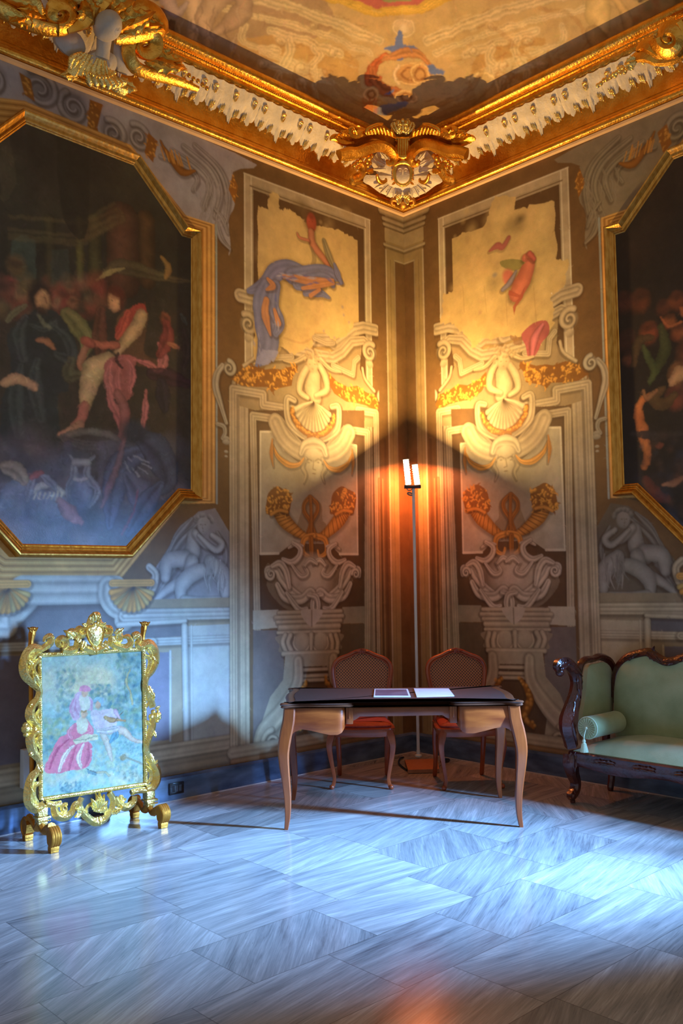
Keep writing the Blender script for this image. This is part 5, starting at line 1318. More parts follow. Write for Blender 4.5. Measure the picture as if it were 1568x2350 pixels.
for nm, segs in (('scroll', [(spiral(235, 55, 62, 8, 100, -420, 26), [.045, .045, .03, .015], .12), ([(-40, 20), (80, 80), (180, 115), (260, 118)], [.05, .05, .045, .04], .10), ([(250, -40), (330, -20), (360, 30), (340, 90), (260, 118)], [.03, .05, .05, .045, .04], .12)]),
                 ('scroll', [(spiral(615, 195, 68, 8, -130, 330, 26), [.05, .05, .034, .014], .12), ([(560, 170), (550, 230), (580, 290), (650, 320), (760, 350), (860, 390)], [.04, .045, .045, .04, .035, .02], .10), ([(480, 165), (560, 150), (640, 130), (690, 120), (660, 60), (600, 30), (540, 40)], [.03, .05, .05, .045, .05, .05, .02], .13)]),
                 ('scroll', [([(-60, -60), (40, -20), (110, 40), (100, 90)], [.04, .05, .04, .02], .10), ([(60, -60), (130, 10), (150, 60)], [.03, .04, .02], .12)])):
    bm = bmesh.new()
    for P, r, off in segs: K.rod(bm, P, r, off, lobes=3, seg=12, n=3)
    fin(nm, bm, GOLD, root)
bm = bmesh.new()
for a, b, w, off in [((470, 150), (560, 60), .20, .12), ((500, 120), (640, 40), .18, .14), ((560, 110), (690, 100), .16, .12), ((380, 100), (330, -20), .22, .12), ((400, 60), (470, -40), .22, .12), ((330, 60), (250, -30), .20, .10), ((450, 60), (560, -20), .2, .12),
                     ((640, 250), (800, 300), .17, .10), ((660, 270), (790, 260), .14, .10), ((690, 250), (740, 210), .10, .12), ((180, 80), (40, 30), .16, .10), ((120, 60), (10, 90), .14, .10), ((620, 60), (690, 130), .12, .14)]:
    K.lf(bm, a, b, w, off, .3, 5)
for x, y in [(820, 330), (840, 345), (860, 355), (800, 350), (880, 372), (900, 388), (830, 362)]: ball(bm, K.p(x, y, .10), .016, 7)
fin('acanthus', bm, GOLD, root)
# scroll ornament entering at the right edge
K = Carve(1300, 60, 5.85, (-.32, 0, 5.18), (-1, 0, -.6))
root = thing('cornice_ornament', 'gilded round scroll and curling arm on the cornice at the right edge', 'ornament', (-.2, -3.0, 5.1))
bm = bmesh.new()
K.rod(bm, spiral(1480, 130, 190, 40, 180, -420, 30), [.05, .05, .04, .02], .10, lobes=3, n=3); K.rod(bm, [(1560, -60), (1620, 60), (1640, 220), (1560, 330)], .05, .08, lobes=3)
fin('scroll', bm, GOLD, root)
bm = bmesh.new()
K.rod(bm, [(1700, 300), (1500, 400), (1300, 430), (1180, 380), (1080, 380), (960, 430), (880, 500)], [.05, .05, .045, .05, .045, .03, .01], .06, lobes=3); K.rod(bm, [(1560, 330), (1350, 320), (1200, 250), (1090, 240), (1000, 310)], [.04, .05, .05, .03, .01], .07, lobes=3)
fin('arm', bm, GOLD, root)
bm = bmesh.new()
for a, b in [((1350, 60), (1250, 110)), ((1350, 160), (1260, 40)), ((1380, 300), (1300, 240))]: K.lf(bm, a, b, .08, .09, .35, 4)
fin('leaf_spray', bm, GOLD_S, root); bm = bmesh.new()
for a, b in [((1000, 430), (860, 480)), ((960, 470), (880, 560))]: K.lf(bm, a, b, .08, .09, .35, 4)
fin('leaf_spray', bm, GOLD_S, root); bm = bmesh.new()
for x, y in [(860, 560), (820, 530), (780, 560), (740, 600), (700, 620), (660, 655), (720, 640), (600, 690), (570, 700), (530, 745), (490, 770), (850, 590)]: ball(bm, K.p(x, y, .08), .017, 7)
fin('berry_spray', bm, GOLD_S, root)
# ------------------------------------------------------------------ gilt fire screen
YS = -.40
K = Carve(0, 1380, 3.5636, (-3.3, YS, 0), (.0, -1, 0))
root = thing('fire_screen', 'carved gilt fire screen with a tapestry of three figures, standing before the left wall', 'fire screen', (-3.3, YS, 0))
def SZ(x, y):
    p = K.p(x, y); return np.array((p.x, p.z))
# tapestry
tl, tr, br, bl = [SZ(*q) for q in ((325, 455), (1160, 405), (1175, 1480), (338, 1605))]
c = Canvas(-3.72, -2.88, .2, 1.16, .0016, (150, 192, 200)); c.tf = lambda P: np.array([SZ(q[0], q[1]) for q in P])
def cb(n, x0, x1, y0, y1, cols, r, a=.6):
    for _ in range(n): c.blob((x0+(x1-x0)*rng.random(), y0+(y1-y0)*rng.random()), (r*(.4+rng.random()), r*(.4+rng.random())), cols[rng.integers(len(cols))], a*(.4+.6*rng.random()), .9, rot=rng.random()*3)
cb(120, 320, 1000, 420, 900, [(198, 210, 196), (168, 202, 206), (206, 212, 190)], .07, .5)
cb(60, 540, 900, 560, 760, [(214, 214, 188), (204, 206, 180)], .06, .6)
TR_ = [(66, 122, 150), (96, 150, 160), (130, 164, 138), (150, 172, 140), (84, 136, 160)]
cb(260, 960, 1170, 430, 1100, TR_, .022, .8); cb(110, 880, 1000, 760, 960, TR_, .018, .7); cb(120, 460, 600, 560, 960, TR_, .018, .7); cb(100, 720, 900, 680, 860, TR_, .018, .7)
cb(90, 340, 560, 960, 1130, [(150, 176, 138), (120, 158, 140), (176, 188, 150)], .02, .8); cb(80, 340, 520, 1100, 1300, TR_, .02, .7)
c.stroke([(1060, 560), (1030, 660), (1060, 740), (1080, 840)], [.008, .018, .014, .02], (178, 178, 138), P_ROUND, .9, 5); c.stroke([(1030, 560), (1015, 700), (1030, 800)], .006, (94, 110, 110), None, .6, 5)
cb(60, 330, 1170, 1320, 1400, [(184, 200, 176), (150, 180, 176)], .03, .7); cb(60, 340, 1170, 1400, 1500, [(206, 210, 190), (190, 202, 186)], .03, .8)
cb(120, 480, 660, 1480, 1580, [(60, 112, 144), (90, 140, 160)], .010, .8); cb(60, 1000, 1170, 1400, 1480, [(100, 124, 124), (140, 150, 130)], .012, .7); cb(80, 930, 1170, 1140, 1260, [(90, 142, 164), (140, 176, 180)], .012, .7)
cb(60, 760, 960, 1150, 1360, [(150, 178, 160), (186, 196, 166)], .02, .7); cb(50, 940, 1170, 1240, 1400, [(190, 200, 176), (96, 146, 164)], .016, .7)
PKc, SKc, WHc, BLc, LVc = (214, 128, 158), (214, 184, 162), (222, 216, 214), (96, 156, 190), (202, 178, 206)
c.poly([(550, 1080), (470, 1130), (420, 1230), (360, 1390), (480, 1410), (560, 1385), (720, 1350), (750, 1180), (700, 1140), (760, 1080), (740, 1010), (690, 960), (600, 1000)], PKc, 1, sm=4)
for P, w, cl in [([(600, 1180), (520, 1270), (480, 1390)], .03, WHc), ([(680, 1170), (640, 1280), (660, 1360)], .03, WHc), ([(560, 1130), (460, 1220), (400, 1370)], .02, (184, 84, 124)), ([(620, 1180), (580, 1290), (560, 1380)], .02, (190, 92, 130)), ([(720, 1160), (720, 1270), (690, 1350)], .02, (194, 104, 140)), ([(600, 1010), (560, 1070), (580, 1120)], .03, (222, 150, 176)), ([(720, 1000), (750, 1060), (700, 1100)], .025, (222, 150, 176))]:
    c.stroke(P, [w*.4, w, w*.6], cl, P_SCROLL, .9, 6)
c.poly([(630, 960), (690, 950), (720, 1010), (690, 1080), (640, 1080), (620, 1010)], (208, 210, 196), 1, sm=4)
c.blob((685, 925), (.026, .032), SKc, 1, .3, light=(-.2, .3, .5)); c.blob((682, 898), (.026, .016), (176, 150, 110), 1, .4); c.blob((676, 925), (.004, .003), (110, 90, 90), .6); c.blob((694, 925), (.004, .003), (110, 90, 90), .6)
c.poly([(590, 1140), (690, 1090), (790, 1090), (800, 1130), (700, 1150), (620, 1170)], (214, 214, 190), 1); c.stroke([(600, 1140), (700, 1130), (790, 1100)], .006, (130, 140, 130), None, .8)
# standing woman
c.poly([(640, 740), (590, 800), (560, 880), (590, 970), (640, 960), (660, 880), (730, 900), (760, 840), (740, 790), (700, 770)], LVc, 1, sm=4)
c.poly([(650, 770), (720, 780), (730, 880), (660, 890)], (210, 214, 208), 1, sm=3); c.blob((690, 755), (.024, .026), SKc, 1, .3, light=(.2, .3, .4)); c.poly([(640, 730), (660, 695), (710, 690), (740, 720), (720, 740), (670, 740)], (216, 150, 184), 1, sm=4)
for P in ([(600, 800), (570, 880), (600, 950)], [(620, 800), (610, 880), (640, 930)], [(740, 810), (750, 860), (740, 920)]): c.stroke(P, [.006, .016, .008], (184, 140, 176), P_ROUND, .8, 5)
# man with violin
c.poly([(740, 900), (820, 890), (920, 880), (960, 960), (930, 1040), (830, 1060), (780, 1050), (750, 980)], (204, 200, 216), 1, sm=4)
c.blob((800, 850), (.022, .028), SKc, 1, .3, light=(-.2, .3, .5)); c.poly([(760, 830), (770, 790), (830, 790), (845, 820), (830, 860), (800, 820)], (150, 190, 212), 1, sm=4)
c.stroke([(850, 950), (900, 970), (990, 975), (1020, 980)], [.016, .034, .018, .01], (176, 150, 110), P_ROUND, 1, 5); c.stroke([(930, 990), (1000, 900)], .005, (110, 84, 70)); c.stroke([(940, 900), (980, 960)], [.03, .012], LVc, P_ROUND, 1)
c.stroke([(840, 1090), (880, 1190), (910, 1300)], [.05, .04, .02], (196, 196, 190), P_ROUND, 1, 6); c.stroke([(900, 1060), (1000, 1060), (1080, 1130), (1160, 1150)], [.05, .05, .03, .02], (202, 194, 186), P_ROUND, 1, 6)
c.stroke([(930, 1040), (940, 1090), (900, 1150)], [.03, .05, .02], BLc, P_SCROLL, .9, 5); c.stroke([(800, 1060), (880, 1060), (960, 1040)], [.03, .04, .03], (190, 196, 210), P_SCROLL, .9, 5)
c.poly([(700, 1370), (790, 1400), (780, 1430), (720, 1410)], (110, 150, 170), 1); c.stroke([(700, 1370), (770, 1400), (840, 1390), (890, 1420)], .006, (96, 104, 100), None, .9, 4); c.stroke([(790, 1400), (850, 1400), (890, 1425)], .016, (176, 180, 156), P_RIM, .9, 4)
c.blob((1000, 1280), (.026, .022), (150, 148, 120), 1, .4); c.stroke([(1000, 1260), (1060, 1290), (1160, 1330)], .012, (140, 146, 130), P_RIM, .8, 4)
c.tf = IDT; c.warp(.003, .02); c.daub(2500, .006, .16, a=.6); c.soften(1); c.mottle(.16, .02, tint=.05); c.a = (c.a*np.array([.60, .44, .30], np.float32)+.012)
def tap(U, V):
    a = bl[None]*(1-U)[:, None]*(1-V)[:, None]+br[None]*U[:, None]*(1-V)[:, None]+tl[None]*(1-U)[:, None]*V[:, None]+tr[None]*U[:, None]*V[:, None]
    return np.stack([a[:, 0], np.full(len(U), YS-.004), a[:, 1]], 1)
o = grid_object('tapestry', c, tap, 260, 320, 0, 1, 0, 1, TAPESTRY, uvfn=lambda co: (co[:, 0], co[:, 2]), flip=False)
o.data.transform(Matrix.Translation(-root.location)); o.parent = root; del c
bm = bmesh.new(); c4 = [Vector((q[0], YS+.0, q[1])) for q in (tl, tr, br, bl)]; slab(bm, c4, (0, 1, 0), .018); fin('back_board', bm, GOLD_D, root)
# straight inner frame
bm = bmesh.new()
for a, b in (((325, 440), (1165, 392)), ((1170, 392), (1187, 1495)), ((1187, 1492), (338, 1618)), ((330, 1618), (318, 440))):
    K.rod(bm, [a, b], .014, .006, n=1, seg=12); 
    A, B = np.array(a, float), np.array(b, float); nn = int(np.hypot(*(B-A))/16)
    for t in np.linspace(.02, .98, nn): q = A+(B-A)*t; ball(bm, K.p(q[0], q[1], .020), .0052, 6)
fin('inner_frame', bm, GOLD_S, root)
G = .0008  # metres per crop pixel about
def side(bm, rods, leaves, balls=()):
    for P, r in rods: K.rod(bm, P, r, .016, lobes=4, seg=12)
    for a, b, w in leaves: K.lf(bm, a, b, w, .022, .3, 4, thick=.006)
    for x, y, r in balls: ball(bm, K.p(x, y, .02), r, 8)
bm = bmesh.new()
side(bm, [([(330, 400), (260, 385), (210, 430), (185, 520), (200, 600), (260, 660), (310, 720), (300, 790), (250, 860), (235, 930), (270, 990), (310, 1030)], [.022, .024, .024, .026, .026, .024, .018, .018, .024, .026, .024, .018]),
          ([(320, 470), (270, 510), (262, 570), (300, 620)], [.010, .016, .016, .010]), ([(330, 440), (300, 420), (250, 470), (235, 560), (280, 650), (325, 690)], [.010, .014, .016, .016, .014, .010]),
          ([(310, 1060), (260, 1070), (240, 1130), (260, 1220), (310, 1300), (300, 1380), (250, 1440), (225, 1540), (230, 1640), (290, 1690), (350, 1660)], [.018, .026, .026, .024, .016, .018, .024, .026, .026, .026, .022]),
          ([(320, 1480), (270, 1510), (262, 1590), (300, 1650)], [.010, .016, .016, .010]), ([(320, 880), (290, 930), (320, 980)], .010), ([(320, 1090), (290, 1140), (320, 1190)], .010)],
     [((300, 700), (240, 560), .05), ((220, 560), (180, 610), .03), ((260, 860), (215, 840), .035), ((260, 1220), (230, 1260), .03), ((270, 1440), (215, 1480), .04), ((250, 1600), (220, 1500), .04), ((300, 1330), (330, 1400), .04), ((250, 520), (200, 470), .03)],
     [(200, 1040, .030), (195, 1010, .018), (200, 1085, .018), (225, 1040, .020), (270, 1045, .018), (240, 850, .012), (235, 1250, .012)])
fin('side_carving', bm, GOLD_S, root)
bm = bmesh.new()
side(bm, [([(1130, 380), (1200, 345), (1250, 390), (1262, 480), (1230, 560), (1190, 620), (1180, 700), (1215, 790), (1240, 860)], [.022, .026, .026, .026, .024, .018, .018, .022, .020]),
          ([(1170, 440), (1215, 470), (1210, 540), (1180, 590)], [.010, .014, .014, .010]), ([(1190, 380), (1225, 430), (1215, 520)], .012),
          ([(1240, 930), (1235, 1020), (1205, 1120), (1190, 1200), (1215, 1290), (1265, 1370), (1275, 1450), (1235, 1520), (1180, 1530)], [.02, .024, .022, .016, .020, .026, .026, .026, .020]),
          ([(1185, 1350), (1225, 1390), (1225, 1450), (1195, 1480)], [.010, .014, .014, .010]), ([(1185, 860), (1225, 800), (1215, 740)], .010), ([(1190, 980), (1225, 1030), (1200, 1080)], .010)],
     [((1220, 820), (1240, 745), .04), ((1260, 880), (1290, 850), .03), ((1240, 1060), (1255, 1110), .03), ((1240, 1330), (1270, 1290), .035), ((1260, 1480), (1290, 1440), .03), ((1240, 440), (1272, 510), .03), ((1200, 700), (1235, 790), .035), ((1210, 1250), (1240, 1330), .035)],
     [(1285, 925, .018), (1290, 950, .014), (1262, 935, .022), (1240, 900, .016), (1225, 940, .020), (1280, 900, .012), (1275, 975, .012)])
fin('side_carving', bm, GOLD_S, root)
# crest with mirrored scrolls and the small shield
bm = bmesh.new()
side(bm, [([(330, 390), (400, 340), (400, 290), (360, 300), (350, 330)], [.016, .02, .02, .012, .006]), (spiral(490, 340, 48, 8, 90, -400, 22), [.02, .02, .014, .008]), ([(500, 395), (560, 400), (610, 380), (620, 320)], [.02, .022, .02, .014]),
          (spiral(575, 275, 40, 8, 60, -330, 18), [.02, .018, .010]), (spiral(650, 240, 38, 8, 30, 380, 18), [.02, .018, .010]), ([(640, 340), (690, 380), (760, 400), (830, 380), (870, 330)], [.016, .022, .024, .022, .016]), (spiral(868, 235, 38, 8, 150, -200, 18), [.02, .018, .010]),
          ([(900, 280), (900, 340), (960, 370), (1020, 380), (1060, 340), (1040, 290), (1000, 290)], [.014, .018, .02, .022, .02, .016, .008]), (spiral(945, 300, 42, 8, -90, 240, 18), [.018, .016, .010]), ([(1070, 280), (1110, 270), (1130, 310), (1110, 350), (1160, 380)], [.014, .018, .018, .016, .02]),
          ([(640, 250), (700, 210), (740, 130), (790, 110), (810, 180), (880, 220)], [.012, .014, .016, .016, .014, .012])],
     [((590, 290), (500, 235), .05), ((690, 200), (655, 180), .03), ((820, 200), (850, 170), .03), ((930, 270), (990, 215), .05), ((760, 160), (740, 92), .05), ((780, 150), (800, 105), .04), ((740, 150), (710, 125), .035), ((1080, 300), (1130, 260), .035), ((400, 310), (430, 285), .03), ((680, 330), (640, 400), .04), ((820, 350), (880, 400), .04), ((760, 360), (765, 435), .06), ((640, 300), (610, 340), .04), ((900, 300), (930, 340), .03)],
     [(760, 190, .016), (740, 175, .010), (785, 175, .010), (755, 100, .012), (560, 245, .012), (950, 235, .012)])
fin('crest', bm, GOLD_S, root)
bm = bmesh.new(); K.pl(bm, [(765, 200), (810, 215), (820, 270), (800, 340), (768, 365), (735, 340), (705, 280), (705, 225)], .018, .012, .016, 4); fin('crest_shield', bm, GOLD_S, root)
bm = bmesh.new(); P = [(765, 192), (815, 210), (828, 272), (804, 346), (768, 374), (730, 346), (697, 282), (698, 220)]
tube(bm, [Vector(q) for q in K.P(P, .026)], .007, 8, 4, closed=True, nrm=K.n); fin('shield_rim', bm, GOLD, root)
# apron below
bm = bmesh.new()
side(bm, [([(430, 1660), (450, 1740), (520, 1760), (580, 1720), (600, 1660), (640, 1640)], [.018, .022, .022, .02, .016, .01]), (spiral(520, 1690, 32, 6, -60, -420, 16), [.012, .012, .007]),
          ([(660, 1600), (640, 1660), (670, 1730), (740, 1790), (790, 1800), (850, 1770), (900, 1700), (915, 1620), (880, 1560)], [.016, .018, .018, .02, .022, .02, .018, .018, .016]), (spiral(790, 1700, 95, 60, 160, 400, 14, .7), .010),
          ([(930, 1600), (960, 1650), (1020, 1680), (1080, 1640), (1090, 1590)], [.014, .02, .022, .02, .014]), (spiral(985, 1605, 26, 6, 0, 400, 14), [.012, .010, .006]), ([(360, 1650), (430, 1660), (490, 1650)], .016), ([(1060, 1560), (1120, 1545), (1180, 1540)], .016)],
     [((790, 1690), (760, 1560), .05), ((790, 1690), (830, 1570), .05), ((790, 1700), (790, 1550), .05), ((780, 1700), (720, 1600), .05), ((800, 1700), (860, 1620), .05), ((780, 1700), (720, 1660), .04), ((800, 1710), (850, 1680), .04), ((660, 1700), (590, 1690), .05), ((640, 1730), (590, 1760), .04), ((900, 1720), (980, 1680), .05), ((790, 1760), (795, 1830), .05), ((770, 1770), (745, 1800), .03), ((820, 1770), (845, 1795), .03)],
     [(790, 1705, .014), (795, 1790, .014), (760, 1780, .010), (830, 1780, .010), (790, 1815, .010)])
fin('apron', bm, GOLD_S, root)
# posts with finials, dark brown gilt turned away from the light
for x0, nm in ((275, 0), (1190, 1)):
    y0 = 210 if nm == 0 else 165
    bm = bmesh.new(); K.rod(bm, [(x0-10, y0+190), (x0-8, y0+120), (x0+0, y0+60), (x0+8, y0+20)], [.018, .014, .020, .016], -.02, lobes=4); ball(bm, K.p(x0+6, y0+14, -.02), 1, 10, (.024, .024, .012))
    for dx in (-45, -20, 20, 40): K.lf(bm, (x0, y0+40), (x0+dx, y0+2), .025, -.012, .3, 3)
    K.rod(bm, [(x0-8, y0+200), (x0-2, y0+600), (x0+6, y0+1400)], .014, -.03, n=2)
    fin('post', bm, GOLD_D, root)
# feet: moulded block and two outward scrolls each
for xf, xw, yt in ((-3.63, -3.60, 1690), (-2.915, -2.93, 1540)):
    bx = xf; zt = K.p(290 if xf < -3.3 else 1250, yt).z
    bm = bmesh.new()
    box(bm, (bx-.028, YS-.03, zt-.05), (bx+.03, YS+.03, zt), .006); box(bm, (bx-.034, YS-.036, zt-.066), (bx+.048, YS+.036, zt-.052), .004)
    for q in range(6): ball(bm, (bx-.026+.013*q, YS-.036, zt-.076), .006, 6)
    box(bm, (bx-.024, YS-.028, zt-.10), (bx+.03, YS+.028, zt-.066), .004)
    fin('foot_block', bm, GOLD_S, root)
    for sg in (-1, 1):
        bm = bmesh.new()
        path = [(bx, YS+sg*.0, zt-.09), (bx, YS+sg*.05, zt-.13), (bx, YS+sg*.10, zt-.10), (bx, YS+sg*.15, zt-.085 if zt > .2 else .115)]
        tube(bm, path, [.028, .026, .024, .028], 8, 5, flat=.8)
        # tall reeded volute standing on a small pad
        yb = YS+sg*.17
        for w_ in (-.021, -.007, .007, .021):
            tube(bm, [(bx+w_, YS+sg*.14, .125), (bx+w_, yb, .135), (bx+w_, yb+sg*.035, .10), (bx+w_, yb+sg*.03, .055), (bx+w_, yb+sg*.0, .03)], [.007, .010, .011, .010, .008], 8, 5)
        prof = [(YS+sg*.13, .10), (YS+sg*.15, .13), (yb, .14), (yb+sg*.025, .11), (yb+sg*.026, .06), (yb, .028), (YS+sg*.14, .05)]
        slab(bm, [Vector((bx-.026, y_, z_)) for y_, z_ in prof], (1, 0, 0), .052)
        box(bm, (bx-.026, yb-.020, .012), (bx+.026, yb+.022, .036), .004); box(bm, (bx-.024, yb-.018, 0), (bx+.024, yb+.020, .014), .003)
        fin('foot_scroll', bm, GOLD_D, root)

# ------------------------------------------------------------------ writing desk
DC = Vector((-1.627, -1.3725, 0)); DA = math.atan2(-.686, .727)
root = thing('writing_desk', 'walnut writing desk with a black leather top, in front of two cane chairs', 'desk', DC, DA)
def dobj(nm, bm, m, par=None, **k):
    bmesh.ops.recalc_face_normals(bm, faces=bm.faces); return obj(nm, bm, m, parent=par or root, local=True, **k)
ZD = .765
half = [(0, -.325), (.262, -.325), (.285, -.335), (.30, -.372), (.33, -.392), (.40, -.397), (.50, -.394), (.60, -.385), (.66, -.392), (.715, -.412), (.742, -.408), (.748, -.385), (.728, -.352), (.715, -.30), (.722, -.20), (.735, -.08), (.735, .08), (.722, .20), (.715, .30), (.728, .352), (.748, .385), (.742, .408), (.715, .412), (.66, .395), (.55, .388), (.42, .392), (.30, .375), (.25, .352), (.0, .348)]
outl = half + [(-x, y) for x, y in half[1:-1]][::-1]
outl = [(x, y) for x, y in outl]
def ring_slab(bm, O, steps):
    loops = []
    for d, z in steps:
        Q = offset_poly(O, d) if d else np.array(O)
        loops.append([bm.verts.new((q[0], q[1], z)) for q in Q])
    n = len(O)
    for A, B in zip(loops, loops[1:]):
        for i in range(n): bm.faces.new((A[i], A[(i+1) % n], B[(i+1) % n], B[i]))
    return loops
SM = [tuple(q) for q in smooth_pts(outl, 3, True)]
bm = bmesh.new(); lp = ring_slab(bm, SM, [(-.05, ZD-.030), (-.008, ZD-.030), (-.002, ZD-.024), (-.006, ZD-.018), (.0, ZD-.012), (.003, ZD-.006), (-.003, ZD), (-.022, ZD+.002), (-.050, ZD+.0)]); bm.faces.new(lp[0]); bm.faces.new(lp[-1])
dobj('desktop', bm, WOOD_E)
bm = bmesh.new(); lp = ring_slab(bm, SM, [(-.052, ZD-.004), (-.052, ZD+.0025), (-.056, ZD+.0032)]); bm.faces.new(lp[-1]); dobj('leather_top', bm, LEATHER, smooth=False)
def carcass(bm, x0, x1, y0, y1, lowpts, ztop, bow=0, n=24, rnd=(0, 0)):
    """bowed drawer box whose lower edge follows lowpts (t,z); rnd rounds the ends back"""
    fr, bk = [], []
    xs = np.linspace(0, 1, n)
    for t in xs:
        x = x0+(x1-x0)*t; z = np.interp(t, [q[0] for q in lowpts], [q[1] for q in lowpts])
        y = y0-bow*math.sin(PI*t)
        if rnd[0] and t < rnd[0]: y += (1-math.sqrt(1-(1-t/rnd[0])**2))*.05
        if rnd[1] and t > 1-rnd[1]: y += (1-math.sqrt(max(0, 1-((t-1+rnd[1])/rnd[1])**2)))*.05
        zs = [ztop, ztop*.5+z*.5, z]
        fr.append([bm.verts.new((x, y-(.012 if k == 1 else 0), q)) for k, q in enumerate(zs)]); bk.append([bm.verts.new((x, y1, q)) for q in (ztop, z)])
    for i in range(n-1):
        for k in range(2): bm.faces.new((fr[i][k], fr[i+1][k], fr[i+1][k+1], fr[i][k+1]))
        bm.faces.new((bk[i][0], bk[i][1], bk[i+1][1], bk[i+1][0])); bm.faces.new((fr[i][2], fr[i+1][2], bk[i+1][1], bk[i][1])); bm.faces.new((fr[i][0], bk[i][0], bk[i+1][0], fr[i+1][0]))
    for i in (0, n-1): bm.faces.new((fr[i][0], fr[i][1], fr[i][2], bk[i][1], bk[i][0]))
LOW = [(0, .55), (.10, .585), (.22, .603), (.38, .595), (.55, .580), (.72, .566), (.86, .566), (.94, .580), (1, .62)]
bm = bmesh.new(); carcass(bm, -.70, -.345, -.366, -.02, LOW, ZD-.03, .012, 28, (0, .14)); dobj('drawer', bm, WOOD_H)
bm = bmesh.new(); carcass(bm, .70, .345, -.366, -.02, LOW, ZD-.03, .012, 28, (0, .14)); dobj('drawer', bm, WOOD_H)
bm = bmesh.new(); carcass(bm, -.30, .30, -.300, -.24, [(0, .640), (.03, .645), (.05, .665), (.95, .668), (.97, .65), (1, .645)], ZD-.03, .004, 30); dobj('drawer', bm, WOOD_H)
for sx in (-1, 1):
    bm = bmesh.new(); box(bm, (sx*.345 if sx < 0 else .300, -.345, .625), (sx*.300 if sx < 0 else .345, -.24, ZD-.028), .006); box(bm, (min(sx*.318, sx*.328), -.352, .66), (max(sx*.318, sx*.328), -.34, ZD-.03), .003)
    dobj('divider', bm, WOOD)
    bm = bmesh.new()
    # side apron with a curved lower edge
    n = 20; top = []
    for xx in (.655*sx, .695*sx):
        top.append([[bm.verts.new((xx, -.35+.70*t, ZD-.03)), bm.verts.new((xx, -.35+.70*t, .60+.05*math.sin(PI*t)**.6))] for t in np.linspace(0, 1, n)])
    for i in range(n-1):
        for S_ in top: bm.faces.new((S_[i][0], S_[i+1][0], S_[i+1][1], S_[i][1]))
        bm.faces.new((top[0][i][1], top[0][i+1][1], top[1][i+1][1], top[1][i][1]))
    dobj('side_apron', bm, WOOD)
bm = bmesh.new(); carcass(bm, -.66, .66, .34, .30, [(0, .60), (.12, .645), (.88, .645), (1, .60)], ZD-.03, 0, 30); dobj('back_apron', bm, WOOD)
for sx in (-1, 1):
    for sy in (-1, 1):
        bm = bmesh.new()
        # (z, outward offset, half width)
        st = [(ZD-.03, -.030, .036), (.66, -.024, .038), (.60, -.012, .040), (.53, .001, .038), (.46, .008, .034), (.38, .004, .030), (.28, -.006, .025), (.18, -.014, .021), (.08, -.014, .017), (.0, -.004, .012)]
        P = smooth_pts([(sx*(.722+o), sy*(.374+o*.6), z) for z, o, w in st], 3); W2 = interp([w for z, o, w in st], len(P)); rings = []
        for q, w in zip(P, W2):
            rings.append([bm.verts.new((q[0]+dx*w, q[1]+dy*w, q[2])) for dx, dy in ((-1, -.75), (-.75, -1), (.75, -1), (1, -.75), (1, .75), (.75, 1), (-.75, 1), (-1, .75))])
        for A, B in zip(rings, rings[1:]):
            for k in range(8): bm.faces.new((A[k], A[(k+1) % 8], B[(k+1) % 8], B[k]))
        bm.faces.new(rings[0]); bm.faces.new(rings[-1][::-1])
        # ear joining the apron
        for (ax, ay) in ((1, 0), (0, 1)):
            a = [(sx*.70, sy*.36, .68), (sx*(.70-.06*ax), sy*(.36-.05*ay), .67), (sx*(.70-.02*ax), sy*(.36-.015*ay), .61), (sx*.705, sy*.362, .56)]
            slab(bm, [Vector(q) for q in a], (0, sy, 0) if ax else (sx, 0, 0), .012)
        dobj('leg', bm, WOOD)
# two printed cards on the desk
def card(px, label, inkrows, pic):
    r = thing('information_card', label, 'card', (0, 0, 0))
    P = [hit(x, y, (0, 0, ZD+.004), (0, 0, 1)) for x, y in px]
    ctr = sum(P, Vector())/4; r.location = ctr; bpy.context.view_layer.update()
    bm = bmesh.new(); slab(bm, P, (0, 0, 1), .004); fin('sheet', bm, PAPER, r, smooth=False)
    bm = bmesh.new()
    def q(u, v): return (P[0]*(1-u)+P[1]*u)*(1-v)+(P[3]*(1-u)+P[2]*u)*v+Vector((0, 0, .0042))
    if pic: slab(bm, [q(.04, .10), q(.95, .10), q(.95, .88), q(.04, .88)], (0, 0, 1), .0006)
    for k in range(inkrows):
        v = .2+.62*k/inkrows; slab(bm, [q(.12, v), q(.86-.1*(k % 3), v), q(.86-.1*(k % 3), v+.012), q(.12, v+.012)], (0, 0, 1), .0005)
    fin('printing', bm, INK if pic else mat('pale_ink', (176, 172, 190), rough=.5), r, smooth=False)
card([(860, 1582), (936, 1582), (943, 1600), (858, 1600)], 'grey printed card lying left of the white one on the black desk top', 0, True)
card([(950, 1581), (1030, 1581), (1043, 1598), (957, 1600)], 'white printed card lying right of the grey one on the black desk top', 7, False)

